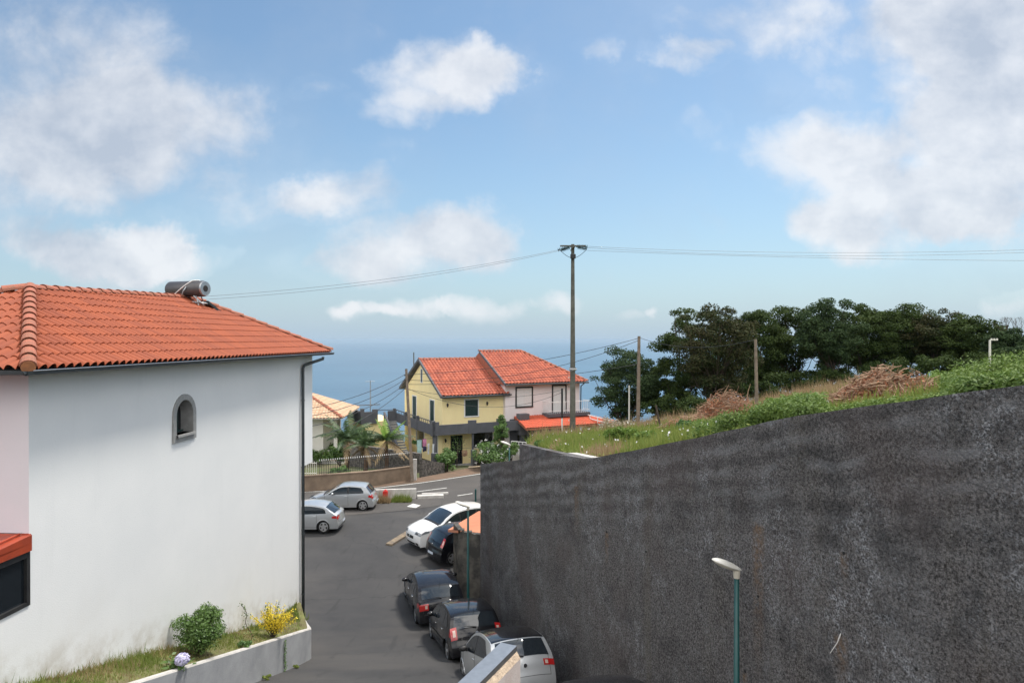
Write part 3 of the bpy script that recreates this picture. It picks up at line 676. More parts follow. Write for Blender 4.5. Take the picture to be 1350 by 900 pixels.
b = MB(); p = [WW(s_a-.04, zb-.05, -.035), WW(s_b+.04, zb-.05, -.035)]
for z0, z1, o0, o1 in [(-.055, .0, -.09, .2)]:
    b.add([WW(s_a-.03, zb+z0, o0), WW(s_b+.03, zb+z0, o0), WW(s_b+.03, zb+z1, o0), WW(s_a-.03, zb+z1, o0), WW(s_b+.0, zb+z1, o1), WW(s_a, zb+z1, o1), WW(s_b+.03, zb+z0, -.03), WW(s_a-.03, zb+z0, -.03)],
          [(0,1,2,3),(3,2,4,5),(0,7,6,1)])
b.build('sill', M['cement'], win)
# roof: front-left corner Cn, far-right corner Dn, ridge A to B
Cn = Vector((-7.3, 10.3, EZ+.03)); Dn = Cn + w_*14.0; ov = .45
U = w_; slope = math.atan(.50); V = Vector((n_.x*math.cos(slope), n_.y*math.cos(slope), math.sin(slope)))
def plane_pt(px, py):
    r = (px-675)/900; zr = (447-py)/900; N = U.cross(V); d = Cn.dot(N)/Vector((r, 1, zr)).dot(N); return Vector((r*d, d, zr*d))
A_ = plane_pt(40, 382.5); B_ = plane_pt(252, 394)
def uvc(p): q = p-Cn; return q.dot(U), q.dot(V)
ua, va = uvc(A_); ub, vb = uvc(B_)
def vf(u):
    if u <= 0 or u >= 14.0: return 0.0
    if u < ua: return va*u/ua
    if u < ub: return va+(vb-va)*(u-ua)/(ub-ua)
    return vb*(14.0-u)/(14.0-ub)
rf = tiles('roof', M['tile'], rel(Cn), U, V, 14.0, vf, wh, cw=.195, cl=.37, amp=.072, nsub=8, th=.022, seed=1)
deck('roof_deck', M['dark'], [rel(Cn)+Vector((0,0,-.02)), rel(Dn)+Vector((0,0,-.02)), rel(B_)+Vector((0,0,-.04)), rel(A_)+Vector((0,0,-.04))], rf, .04)
Fn = Cn + n_*6.0 + Vector((0, 0, 0))
# front hip face
Uf = (-n_); e = A_-Cn; hh = e.dot(w_); Vf = Vector((w_.x*hh, w_.y*hh, e.z)).normalized(); lf = 7.2
Of = Cn + n_*lf
ca = (A_-Of).dot(Uf); va2 = (A_-Of).dot(Vf)
def vff(u):
    if u <= 0 or u >= lf: return 0
    return va2*u/ca if u < ca else va2*(lf-u)/(lf-ca)
tiles('roof', M['tile'], rel(Of), Uf, Vf, lf, vff, wh, cw=.195, cl=.37, amp=.072, nsub=8, th=.022, seed=2)
deck('roof_deck', M['dark'], [rel(Of)+Vector((0,0,-.02)), rel(Cn)+Vector((0,0,-.02)), rel(A_)+Vector((0,0,-.04))], rf, .04)
# back faces (unseen side)
En = Of + w_*14.0
b = MB(); b.add([rel(Dn), rel(En), rel(B_)], [(0,1,2)]); b.add([rel(En), rel(Of), rel(A_), rel(B_)], [(0,1,2,3)]); b.build('rear_roof', M['tile'], wh, att=True)
ridge('ridge_tiles', M['ridge'], rel(A_)+Vector((0,0,.03)), rel(B_)+Vector((0,0,.03)), wh, r=.10, ln=.40, seed=3)
ridge('hip_tiles', M['ridge'], rel(Cn)+Vector((0,0,.05)), rel(A_)+Vector((0,0,.08)), wh, r=.105, ln=.36, seed=4)
ridge('hip_tiles', M['ridge'], rel(Dn)+Vector((0,0,.07)), rel(B_)+Vector((0,0,.04)), wh, r=.10, ln=.40, seed=5)
ridge('hip_tiles', M['ridge'], rel(Of)+Vector((0,0,.05)), rel(A_)+Vector((0,0,.05)), wh, r=.13, ln=.42, seed=6)
b = MB(); hd_ = (rel(A_)-rel(Cn)).normalized(); b.tube([rel(Cn)+Vector((0,0,.055))-hd_*.03, rel(Cn)+Vector((0,0,.055))+hd_*.05], .098, 14); b.build('hip_mortar', mat('brown mortar', (.42,.17,.07), (.30,.13,.06), 12, .9, .3, 30), wh)
# soffit, gutter, downpipe
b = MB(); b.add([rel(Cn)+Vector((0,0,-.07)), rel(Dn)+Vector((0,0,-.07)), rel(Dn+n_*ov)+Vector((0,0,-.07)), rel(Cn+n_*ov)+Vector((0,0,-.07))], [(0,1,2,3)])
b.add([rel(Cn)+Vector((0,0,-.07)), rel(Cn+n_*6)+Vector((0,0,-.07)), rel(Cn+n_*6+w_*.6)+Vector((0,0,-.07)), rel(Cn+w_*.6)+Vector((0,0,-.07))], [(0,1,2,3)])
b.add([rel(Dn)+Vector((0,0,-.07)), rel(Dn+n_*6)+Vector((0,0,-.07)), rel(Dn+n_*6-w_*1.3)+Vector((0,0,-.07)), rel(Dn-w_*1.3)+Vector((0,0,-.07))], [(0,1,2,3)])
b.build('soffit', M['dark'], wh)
b = MB()
def gut(a_, c_, out):
    a_ = rel(a_); c_ = rel(c_); prof = [(0, .0), (.01, -.05), (.035, -.066), (.07, -.05), (.08, .0), (.07, .0), (.06, -.04), (.02, -.04)]
    k0 = len(b.v)
    for p in (a_, c_):
        for (o_, z_) in prof: b.v.append(tuple(p + out*o_ + Vector((0, 0, z_-.01))))
    m_ = len(prof)
    for i in range(m_): b.f.append((k0+i, k0+(i+1) % m_, k0+m_+(i+1) % m_, k0+m_+i)); b.m.append(0); b.a.append(.5)
gut(Cn - w_*.1, Dn + w_*.12, -n_); gut(Cn - w_*.0 , Cn + n_*7, -w_)
b.build('gutter', M['gutter'], wh)
b = MB(); b.tube([rel(Cn)-n_*.084+Vector((0,0,-.006)), rel(Dn)-n_*.084+Vector((0,0,-.006))], .009, 5); b.build('gutter_lip', M['steel'], wh)
b = MB(); gp = Vector((0, 0, EZ-.12)); sdp = Lw-.05
top = WW(sdp+.75, EZ-.1, -.5); b.tube([top, top-Vector((0,0,.07)), WW(sdp+.08, EZ-.36, -.10), WW(sdp, EZ-.46, -.08), WW(sdp, -9.2, -.08)], .05, 10)
b.build('downpipe', M['gutter'], wh, smooth=True)
for z in (-2, -4.2, -6.4, -8.4): b = MB(); b.tube([WW(sdp, z, -.08), WW(sdp, z-.04, -.08)], .06, 10); b.build('pipe_clip', M['gutter'], wh)
# glazed porch with red sheet roof at the near corner
s0, s1, zt_, zb_ = -4.0, 0.0, -3.40, -4.24
b = MB(); b.add([WW(s0,-10.0), WW(0,-10.0), WW(0,zb_), WW(s0,zb_)], [(0,1,2,3)]); b.build('porch_wall', M['white_wall'], wh)
pw = None
b = MB()
def bar(b, s_0, s_1, z_0, z_1, o0=-.02, o1=.05):
    b.add([WW(s_0,z_0,o0),WW(s_1,z_0,o0),WW(s_1,z_1,o0),WW(s_0,z_1,o0),WW(s_0,z_0,o1),WW(s_1,z_0,o1),WW(s_1,z_1,o1),WW(s_0,z_1,o1)],[(0,1,2,3),(4,7,6,5),(0,4,5,1),(1,5,6,2),(2,6,7,3),(3,7,4,0)])
bar(b, s0, 0, zb_, zb_+.06); bar(b, s0, 0, zt_-.07, zt_+.03); bar(b, -.07, 0, zb_+.06, zt_-.07)
for s in (-1.3, -2.6): bar(b, s, s+.06, zb_+.06, zt_-.07)
pw = b.build('porch_window', M['black_metal'], wh)
b = MB(); b.add([WW(s0,zb_,.03),WW(0,zb_,.03),WW(0,zt_,.03),WW(s0,zt_,.03)],[(0,1,2,3)]); b.build('pane', M['glass'], pw)
b = MB(); bar(b, s0, .0, -3.37, -3.25, -.05, .0)
b.add([WW(0.0,-3.12,-.05),WW(0.0,-3.12,5),WW(-3.6,-3.40,5),WW(-3.6,-3.40,-.05)],[(0,1,2,3)])
b.add([WW(0.0,-3.12,-.05),WW(-3.6,-3.40,-.05),WW(-3.6,-3.42,-.05),WW(0,-3.25,-.05)],[(0,1,2,3)])
for i in range(9):
    s = .12+i*.5; a0 = WW(-.05,-3.10,s); a1 = WW(-3.55,-3.375,s); b.tube([a0, a1], .02, 5)
b.tube([WW(0,-3.14,-.02), WW(0,-3.14,5)], .035, 6)
b.build('porch_roof', M['red_metal'], wh)
b = MB()
bar(b, -.02, .0, -3.3, -3.1, 0.0, .1); b.build('flashing', M['red_metal'], wh)

# solar water heater on the ridge
hc = Vector(P(247, 381, 21.0)); ht = empty('solar_water_heater', hc, 0, 'grey cylindrical solar water heater tank standing on the orange roof ridge', 'water heater')
ax = Vector((.94, -.30, 0)).normalized(); up = Vector((0,0,1)); sdv = ax.cross(up)
b = MB(); hl = .66; r_ = .245
b.tube([ax*-hl, ax*(-hl+.05), ax*(hl-.05), ax*hl], [r_-.03, r_, r_, r_-.02], 24); b.build('tank', M['tank'], ht, smooth='auto')
b = MB(); b.tube([ax*(hl-.01), ax*(hl+.03)], [r_-.015, r_-.03], 24); b.build('end_cap', M['steel'], ht, smooth='auto')
b = MB(); b.tube([ax*(hl+.03), ax*(hl+.045)], [.10, .085], 16); b.build('end_port', M['dark'], ht)
b = MB(); pts = [ax*-.45 - sdv*(-.1) + up*-.23]
def camside(t, a_, z): return ax*t - sdv*0 + Vector((-.3,-.95,0)).normalized()*a_ + up*z
pts = [camside(-.50,.14,-.26), camside(-.2,.23,-.12), camside(0,.25,.0), camside(.16,.22,.12), camside(.3,.12,.24), camside(.42,.0,.265), camside(.5,-.1,.2)]
b.tube(pts, .017, 7); b.build('pipe', M['white_paint'], ht, smooth=True)
b = MB(); pts = [camside(.2,.26,.05), camside(.12,.30,-.1), camside(.06,.30,-.25), camside(.12,.28,-.36), camside(.3,.25,-.40), camside(.55,.15,-.42), camside(.75,.05,-.44)]
b.tube(pts, .017, 7); b.build('pipe', M['steel'], ht, smooth=True)
for t in (-.45, .42):
    b = MB(); b.tube([camside(t,.1,-.2), camside(t+.15,.15,-.55)], .02, 6); b.build('bracket', M['steel'], ht)
    b = MB(); b.tube([camside(t,-.1,-.2), camside(t-.02,-.35,-.6)], .02, 6); b.build('bracket', M['steel'], ht)
b = MB(); b.tube([camside(.35,.12,-.22), camside(.72,.1,-.5)], .02, 6); b.build('brace', M['steel'], ht)
b = MB(); b.tube([camside(.1,.12,-.42), camside(.85,.1,-.46)], .022, 6); b.build('brace', M['steel'], ht)
b = MB(); c0, c1 = camside(-.55,-.2,-.36), camside(.62,-.2,-.36)
dn = (Vector((.3,.95,0)).normalized()*.8 + up*-.42)
b.add([c0, c1, c1+dn*2, c0+dn*2, c0-up*.08, c1-up*.08, c1+dn*2-up*.08, c0+dn*2-up*.08], [(0,1,2,3),(0,4,5,1),(1,5,6,2),(2,6,7,3),(3,7,4,0),(4,7,6,5)])
b.build('solar_panel', M['glass'], ht)

# ---------------------------------------------------------------- raised planter along the white house
CT = [(5,-7.12,-3.95),(8,-6.9,-4.8),(11.9,-6.6,-6.0),(16,-6.3,-7.27),(20.45,-6.02,-8.66)]
pl = empty('planter', (-6.3, 16, -8.1), 0, 'raised concrete planter kerb along the foot of the white house', 'planter')
b = MB(); po = Vector(pl.location); tk = .15; pts = []
for i in range(31):
    d = 5+15.45*i/30; x = float(np.interp(d, [c[0] for c in CT], [c[1] for c in CT])); z = float(np.interp(d, [c[0] for c in CT], [c[2] for c in CT])); pts.append((x, d, z))
pts += [(-6.12, 20.75, -8.74), (-6.35, 21.2, -8.80), (-6.95, 22.35, -8.86)]
ring = []
for i, (x, y, z) in enumerate(pts):
    a_ = Vector(pts[max(i-1, 0)]); c_ = Vector(pts[min(i+1, len(pts)-1)]); t_ = (c_-a_); t_.z = 0; t_.normalize(); inn = Vector((-t_.y, t_.x, 0))
    p = Vector((x, y, z)); gz = H(x, y)-.15
    ring.append([Vector((x, y, gz)), Vector((x, y, z-.03)), p+inn*.02, p+inn*(tk-.02), Vector((x, y, z-.03))+inn*tk, Vector((x, y, z-.5))+inn*tk])
for r in ring: b.v += [tuple(q-po) for q in r]
for i in range(len(ring)-1):
    for j in range(5): b.f.append((i*6+j, (i+1)*6+j, (i+1)*6+j+1, i*6+j+1)); b.m.append(1 if j in (1, 2, 3) else 0); b.a.append(.5)
b.build('kerb_wall', [M['concrete'], M['concrete_top']], pl)
def planter_z(x, d):
    zc = float(np.interp(d, [c[0] for c in CT], [c[2] for c in CT])) if d < 20.45 else -8.66-(d-20.45)*.09
    xc = float(np.interp(d, [c[0] for c in CT], [c[1] for c in CT])); xw = -8.395+.062*d
    t = min(1, max(0, (xc-x)/(xc-xw+1e-6))); return zc-.05 + .24*t + mnoise.noise(Vector((x*2, d*2, 5)))*.05
b = MB(); nr = 60; ncx = 7
for i in range(nr):
    d = 5+17.4*i/(nr-1)
    xc = float(np.interp(d, [c[0] for c in CT], [c[1] for c in CT]))-.1 if d < 20.45 else -6.12-(d-20.45)*.42
    xw = -8.395+.062*d-.02
    for j in range(ncx): x = xc+(xw-xc)*j/(ncx-1); b.v.append(tuple(Vector((x, d, planter_z(x, d)))-po))
for i in range(nr-1):
    for j in range(ncx-1): b.f.append((i*ncx+j, i*ncx+j+1, (i+1)*ncx+j+1, (i+1)*ncx+j)); b.m.append(0); b.a.append(.5)
b.build('soil', M['soil'], pl, smooth=True)

# ---------------------------------------------------------------- parapet wall in the foreground
pp = empty('parapet_wall', (0, 9, -4), 0, 'pinkish white parapet wall with flat zinc coping in the lower middle foreground', 'wall')
def px_(p): return Vector(p)-Vector((0, 9, -4))
e1 = P(671, 849, 9.0); t_ = Vector((.415, .91, 0)).normalized(); s_ = Vector((t_.y, -t_.x, 0))
e0 = e1 - t_*4.5
b = MB(); wd = .12
for off0, off1, z0, z1, nm in [(-.12, .115, -.045, 0, 'c')]:
    for (a_, c_) in [((off0, z1), (off1, z1)), ((off1, z1), (off1, z0-.03)), ((off0, z1), (off0, z0-.03)), ((off0, z0), (off1, z0))]:
        b.add([px_(e0+s_*a_[0]+Vector((0,0,a_[1]))), px_(e1+s_*a_[0]+Vector((0,0,a_[1]))), px_(e1+s_*c_[0]+Vector((0,0,c_[1]))), px_(e0+s_*c_[0]+Vector((0,0,c_[1])))], [(0,1,2,3)])
b.add([px_(e1+s_*-.12), px_(e1+s_*.115), px_(e1+s_*.115+Vector((0,0,-.075))), px_(e1+s_*-.12+Vector((0,0,-.075)))], [(0,1,2,3)])
b.build('coping', M['steel'], pp)
M['parapet'] = mat('pinkish white render', (.72,.64,.60), (.62,.52,.47), 3, .9, .3, 40)
M['raw_plaster'] = mat('raw plaster', (.60,.48,.35), (.42,.33,.25), 9, 1, .9, 30)
b = MB(); w0, w1 = -.09, .155; zt2 = -.05
def wb(b, a0, a1, z0, z1, ta, tb):
    A0, A1 = e1-t_*ta, e1-t_*tb
    vs = []
    for z in (z0, z1):
        for o_ in (a0, a1):
            for p in (A0, A1): vs.append(px_(p+s_*o_+Vector((0,0,z))))
    b.add(vs, [(0,1,3,2),(4,6,7,5),(0,4,5,1),(2,3,7,6),(0,2,6,4),(1,5,7,3)])
wb(b, -.085, .165, -2.6, -.16, -.0, 4.5); b.build('wall', M['parapet'], pp)
b = MB(); wb(b, -.09, .10, -.16, -.05, -.0, 4.5)
A0 = e1; A1 = e1-t_*4.5
b.add([px_(A0+s_*.10+Vector((0,0,-.05))), px_(A1+s_*.10+Vector((0,0,-.05))), px_(A1+s_*.165+Vector((0,0,-.158))), px_(A0+s_*.165+Vector((0,0,-.158)))], [(0,1,2,3)])
b.add([px_(A0+s_*.10+Vector((0,0,-.05))), px_(A0+s_*.165+Vector((0,0,-.158))), px_(A0+s_*.10+Vector((0,0,-.158)))], [(0,1,2)])
b.build('plaster_top', M['raw_plaster'], pp)

# ---------------------------------------------------------------- street lamps
def street_lamp(label, base, top_z, head, ang, tilt=22):
    t = empty('street_lamp', base, 0, label, 'street lamp', 'green street lamps with pale heads'); h = top_z-base[2]
    b = MB(); b.tube([(0,0,0),(0,0,.4),(0,0,h)], [.055,.05,.036], 12); b.build('pole', M['green_metal'], t, smooth=True)
    b = MB(); b.tube([(0,0,0),(0,0,.03)], .13, 12); b.build('base_plate', M['green_metal'], t)
    Rm = Matrix.Rotation(R(ang), 3, 'Z') @ Matrix.Rotation(R(tilt), 3, 'Y')      # head points to -x
    b = MB(); k0 = len(b.v); n1, n2 = 20, 9
    for i in range(n1+1):
        u = i/n1; x = -head*.86 + head*u*1.0; wdt = head*.19*max(0, (1-abs(2*u-.9)**2.6/1.15))**.5 if 0 < u < 1 else .0
        wdt = head*.2*math.sin(math.pi*min(1, u**.8))**.55 if 0 < u < 1 else .004
        for j in range(n2):
            an = math.pi*j/(n2-1); b.v.append(tuple(Vector((0,0,h)) + Rm @ Vector((x, math.cos(an)*wdt, .035+math.sin(an)*wdt*.62))))
    for i in range(n1):
        for j in range(n2-1): b.f.append((k0+i*n2+j, k0+i*n2+j+1, k0+(i+1)*n2+j+1, k0+(i+1)*n2+j)); b.m.append(0); b.a.append(.5)
    for i in range(n1): b.f.append((k0+i*n2, k0+(i+1)*n2, k0+(i+1)*n2+n2-1, k0+i*n2+n2-1)); b.m.append(0); b.a.append(.5)
    hd = b.build('lamp_head', M['lamp_white'], t, smooth='auto')
    b = MB()
    for i in range(n1+1):
        u = i/n1; x = -head*.80 + head*u*.90; wdt = head*.17*math.sin(math.pi*min(1, u**.9))**.6 if 0 < u < 1 else .004
        for j in range(n2):
            an = math.pi*j/(n2-1); b.v.append(tuple(Vector((0,0,h)) + Rm @ Vector((x, math.cos(an)*wdt, .028-math.sin(an)*wdt*.5))))
    for i in range(n1):
        for j in range(n2-1): b.f.append((i*n2+j, i*n2+j+1, (i+1)*n2+j+1, (i+1)*n2+j)); b.m.append(0); b.a.append(.5)
    b.build('diffuser', M['lamp_shade'], t, smooth=True)
    b = MB(); b.tube([(0,0,h-.10),(0,0,h+.02)], [.045,.055], 10); b.build('socket', M['lamp_shade'], t)
    return t
M['lamp_shade'] = mat('beige lamp bowl', (.60,.56,.46), (.50,.46,.38), 9, .35)
d1 = 10.15; x1 = (971.5-675)/900*d1
street_lamp('large nearest green street lamp with pale head against the charcoal wall', (x1, d1, H(x1, d1)), -(753-447)/900*d1, .52, 12)
d2 = 24.6; x2 = (617-675)/900*d2
street_lamp('green street lamp rising between the black hatchbacks beside the wall end', (x2, d2, H(x2, d2)), -(669-447)/900*d2, .60, 8)
d3 = 38.5; x3 = (671.5-675)/900*d3
street_lamp('small far green street lamp in front of the flowering bush', (x3, d3, H(x3, d3)), -(587-447)/900*d3, .66, 14)
# ---------------------------------------------------------------- distant houses
def lbox(name, m, x0, x1, y0, y1, z0, z1, parent, bev=0.0):
    b = MB()
    if bev: b.bbox(x0, x1, y0, y1, z0, z1, bev)
    else: b.box(x0, x1, y0, y1, z0, z1)
    return b.build(name, m, parent)
def front_window(parent, x0, x1, z0, z1, fm, pm, y=0.0, fw=.09, name='window', pname='pane', slats=0, mull=False):
    b = MB()
    b.box(x0-fw, x1+fw, y-.045, y+.02, z1, z1+fw); b.box(x0-fw, x1+fw, y-.06, y+.02, z0-fw, z0); b.box(x0-fw, x0, y-.045, y+.02, z0, z1); b.box(x1, x1+fw, y-.045, y+.02, z0, z1)
    w = b.build(name, fm, parent); b = MB(); b.box(x0, x1, y-.012, y+.01, z0, z1)
    for i in range(slats):
        z = z0+(z1-z0)*(i+.5)/slats; b.box(x0+.02, x1-.02, y-.026, y-.0125, z-.012, z+.012)
    if mull: b.box((x0+x1)/2-.02, (x0+x1)/2+.02, y-.035, y-.0125, z0, z1)
    b.build(pname, pm, w); return w
def side_window(parent, y0, y1, z0, z1, fm, pm, x=0.0, fw=.09, name='window', pname='pane'):
    b = MB(); b.box(x-.045, x+.02, y0-fw, y1+fw, z1, z1+fw); b.box(x-.06, x+.02, y0-fw, y1+fw, z0-fw, z0); b.box(x-.045, x+.02, y0-fw, y0, z0, z1); b.box(x-.045, x+.02, y1, y1+fw, z0, z1)
    w = b.build(name, fm, parent); b = MB(); b.box(x-.012, x+.01, y0, y1, z0, z1); b.build(pname, pm, w); return w
def wall_lantern(parent, x, z, y=0.0):
    b = MB(); b.box(x-.03, x+.03, y-.10, y, z+.12, z+.16); b.tube([(x, y-.10, z+.15), (x, y-.10, z+.05), (x, y-.10, z-.05), (x, y-.10, z-.16)], [.03, .09, .07, .03], 6); b.build('wall_lantern', M['black_metal'], parent)

RZ = 26.0
ye = empty('house', (-5.52, 54, -9.98), R(RZ), 'two storey yellow house with grey wrap round balcony and orange gable roof', 'house')
yw = M['yellow_wall']
lbox('wall', yw, 0, 5.5, 0, 10, -.6, 5.35, ye)
b = MB(); ap = 8.02; b.add([(0,0,5.35),(0,10,5.35),(0,5,ap),(.25,0,5.35),(.25,10,5.35),(.25,5,ap)], [(0,2,1),(3,4,5),(0,3,5,2),(1,2,5,4)]); b.build('gable', yw, ye)
sl = math.atan2(8.19-5.45, 5.55); L1 = math.hypot(5.55, 8.19-5.45)
rfy = tiles('roof', M['tile_old'], (-.25,-.55,5.50), (1,0,0), (0,math.cos(sl),math.sin(sl)), 6.0, lambda u: L1, ye, cw=.30, cl=.42, amp=.095, nsub=6, th=.03, seed=11)
tiles('roof', M['tile_old'], (5.75,10.55,5.50), (-1,0,0), (0,-math.cos(sl),math.sin(sl)), 6.0, lambda u: L1, ye, cw=.30, cl=.42, amp=.095, nsub=6, th=.03, seed=12)
for (ya, yb, za, zb2) in ((-.55,5.0,5.46,8.20),(10.55,5.0,5.46,8.20)):
    deck('roof_deck', M['grey_paint'], [(-.30,ya,za),(5.75,ya,za),(5.75,yb,zb2),(-.30,yb,zb2)], rfy, .12)
ridge('ridge_tiles', M['ridge'], (-.3,5,8.27), (5.8,5,8.27), ye, r=.13, ln=.45)
b = MB()
for (ya, yb) in ((-.60,5.0),(10.60,5.0)):
    b.add([(-.36,ya,5.34),(-.36,yb,8.10),(-.36,yb,8.34),(-.36,ya,5.56),(-.24,ya,5.34),(-.24,yb,8.10),(-.24,yb,8.34),(-.24,ya,5.56)], [(0,1,2,3),(7,6,5,4),(0,4,5,1),(3,2,6,7),(0,3,7,4)])
b.build('barge_board', M['grey_paint'], ye)
b = MB(); b.tube([(-.25,-.62,5.44),(5.8,-.62,5.44)], .07, 6); b.build('gutter', M['gutter'], ye)
front_window(ye, 1.94, 3.06, 3.80, 5.10, M['white_paint'], M['shutter'], slats=14, mull=True)
front_window(ye, 2.65, 4.35, 1.25, 2.42, M['white_paint'], M['glass'], mull=True)
for (y0, y1) in ((1.85, 2.85), (6.5, 7.55)): side_window(ye, y0, y1, 2.9, 4.95, M['white_paint'], M['shutter'], name='balcony_door', pname='door_leaf')
side_window(ye, 4.85, 5.25, 6.3, 7.4, M['white_paint'], M['glass'], fw=.06)
side_window(ye, 1.0, 2.0, 0, 2.2, M['white_paint'], M['glass'], name='door', pname='door_leaf')
side_window(ye, 4.4, 6.4, .7, 2.3, M['white_paint'], M['glass'])
fd = front_window(ye, .68, 1.72, 0, 2.32, M['yellow_wall'], M['glass'], name='door', pname='door_leaf', fw=.07)
b = MB()
for i in range(6): b.box(.75+i*.17, .77+i*.17, -.06, -.03, .1, 2.25)
for i in range(7): b.box(.70, 1.70, -.055, -.035, .2+i*.32, .22+i*.32)
b.build('grille', M['black_metal'], fd)
for x, z in ((.42, 4.75), (3.85, 4.75), (.25, 1.95), (4.75, 2.0)): wall_lantern(ye, x, z)
gp_ = M['grey_paint']
bal = lbox('balcony', gp_, -1.2, 6.9, -1.35, 0, 2.72, 2.92, ye)
lbox('balcony_slab', gp_, -1.2, 0, 0, 9.6, 2.72, 2.92, bal)
lbox('parapet', gp_, -1.25, 6.9, -1.42, -1.28, 2.60, 3.38, bal)
lbox('parapet', gp_, -1.27, -1.13, -1.28, 9.4, 2.60, 3.38, bal)
for x in (-1.1, 2.0, 4.45): lbox('parapet_post', gp_, x-.32, x+.32, -1.46, -1.24, 2.58, 3.62, bal)
for y in (-1.3, 2.6, 5.8, 9.2): lbox('parapet_post', gp_, -1.31, -1.09, y-.16, y+.16, 2.58, 3.72, bal)
b = MB(); b.box(-1.23, -1.17, -1.2, 9.2, 3.62, 3.68)
for i in range(20): b.box(-1.215, -1.185, -1.0+i*.5, -.97+i*.5, 3.38, 3.62)
b.build('hand_rail', gp_, bal)
lbox('end_pier', gp_, 6.1, 7.0, -1.5, -.9, 2.2, 3.9, bal)
lbox('column', gp_, 6.3, 6.6, -1.4, -1.1, -.6, 2.7, bal)
lbox('column', gp_, 2.0, 2.12, -1.36, -1.24, -.3, 2.7, bal)
lbox('column', gp_, -1.2, -.95, -1.35, -1.1, -.5, 2.7, bal)
lbox('side_wall', yw, 5.5, 7.0, .2, 5, -.6, 2.7, ye)
# roof terrace and outside stair at the left
te = lbox('terrace', yw, -4.3, -1.27, 8.6, 14, -1.5, 2.7, ye)
lbox('parapet', gp_, -4.4, -3.4, 8.4, 8.62, 2.55, 3.6, te); lbox('parapet', gp_, -2.0, -1.3, 8.4, 8.62, 2.55, 3.6, te); lbox('parapet', gp_, -4.4, -4.2, 8.62, 14, 2.55, 3.6, te)
lbox('parapet_post', gp_, -4.45, -4.15, 8.36, 8.66, 2.55, 3.9, te); lbox('parapet_post', gp_, -3.4, -2.95, 8.36, 8.66, 2.55, 3.8, te)
b = MB(); b.box(-4.4, -1.3, 13.8, 13.9, 3.65, 3.72); b.build('hand_rail', gp_, te); b = MB(); b.box(-3.0, -1.3, 8.50, 8.53, 3.66, 3.72); b.build('hand_rail', gp_, te)
st = MB(); stp = [(8.6, 2.7), (3.6, -.4), (3.6, -1.4), (8.6, -1.4)]
st.prism([(-y, z) for y, z in stp], -2.2, -1.27, 0, Matrix(((0,0,1,0),(-1,0,0,0),(0,1,0,0),(0,0,0,1)))); stair = st.build('stair', yw, ye)
b = MB(); b.add([(-2.3,8.9,2.75),(-2.3,3.3,-.55),(-2.3,3.3,.15),(-2.3,8.9,3.5),(-2.14,8.9,2.75),(-2.14,3.3,-.55),(-2.14,3.3,.15),(-2.14,8.9,3.5)], [(0,1,2,3),(7,6,5,4),(3,2,6,7),(0,4,5,1),(1,5,6,2)]); b.build('stair_parapet', gp_, stair)
b = MB()
for i in range(16): b.box(-2.14, -1.27, 8.3-i*.3, 8.6-i*.3, 2.5-i*.19-.3, 2.7-i*.19)
b.build('treads', M['cement'], stair)
b = MB(); b.box(-1.0, 5.3, -1.0, -.02, -.3, 0.02); b.build('porch_floor', M['cement'], ye)
b = MB(); b.tube([(-3.3,9.6,3.5),(-3.3,9.6,6.3)], .035, 6); b.tube([(-3.75,9.6,6.2),(-2.9,9.6,6.2)], .02, 5)
for i in range(5): b.tube([(-3.7+i*.18,9.4,6.2),(-3.7+i*.18,9.8,6.2)], .012, 4)
ant = b.build('tv_antenna', M['steel'], None); ant.location = ye.location; ant.rotation_euler = ye.rotation_euler; tag(ant, 'thin television antenna standing on the grey terrace parapet of the yellow house', 'antenna')
b = MB(); b.tube([(0,0,-3),(0,0,1.0)], .055, 6); pv_ = b.build('vent_pipe', M['conc_pole'], None); pv_.location = P(545.5, 478, 66); tag(pv_, 'grey vent pipe rising behind the gable of the yellow house', 'pipe')
# laundry under the stair side of the balcony and at the front
def Yl(x, y, z): return ye.matrix_basis @ Vector((x, y, z))
bpy.context.view_layer.update()
def cloth(name, m, x0, x1, y, z0, z1, label, seed, along='x'):
    rng = random.Random(seed); b = MB(); n, k = 8, 8
    for th in (0, .012):
        for j in range(k+1):
            for i in range(n+1):
                u = i/n; v = j/k; x = x0+(x1-x0)*u + (rng.uniform(-.01,.01)) ; off = .05*math.sin(u*9+seed)*v + .02*math.sin(v*5+seed)
                zz = z1+(z0-z1)*v + .03*math.sin(u*6+seed)*v
                nrw = 1-.12*v*math.sin(seed*1.7); cx = (x0+x1)/2; x = cx+(x-cx)*nrw
                p = (x, y+off+th, zz) if along == 'x' else (y+off+th, x, zz)
                b.v.append(tuple(Yl(*p)))
    s_ = (n+1)*(k+1)
    for j in range(k):
        for i in range(n):
            q = j*(n+1)+i; b.f.append((q, q+1, q+n+2, q+n+1)); b.f.append((s_+q+n+1, s_+q+n+2, s_+q+1, s_+q)); b.m += [0, 0]; b.a += [.5, .5]
    o = b.build(name, m, None, smooth=True); tag(o, label, 'laundry', 'laundry drying around the yellow house'); return o
cloth('hanging_shirt', M['cloth_mint'], -2.42, -2.05, -1.05, 1.25, 2.3, 'mint green shirt drying left of the pink one beside the yellow house', 1)
cloth('hanging_shirt', M['cloth_pink'], -1.98, -1.70, -1.10, 1.8, 2.36, 'pink shirt drying above navy shorts beside the yellow house', 2)
cloth('hanging_shorts', M['cloth_navy'], -1.97, -1.70, -1.14, 1.4, 1.79, 'navy shorts drying under the pink shirt beside the yellow house', 3)
cloth('hanging_towel', M['cloth_white'], -1.60, -1.45, -1.10, 1.15, 2.0, 'narrow white towel drying right of the pink shirt', 4)
cloth('hanging_towel', M['cloth_white'], -1.38, -1.22, -1.56, 1.0, 2.0, 'wider pale towel drying nearest the corner pillar of the yellow house', 5)
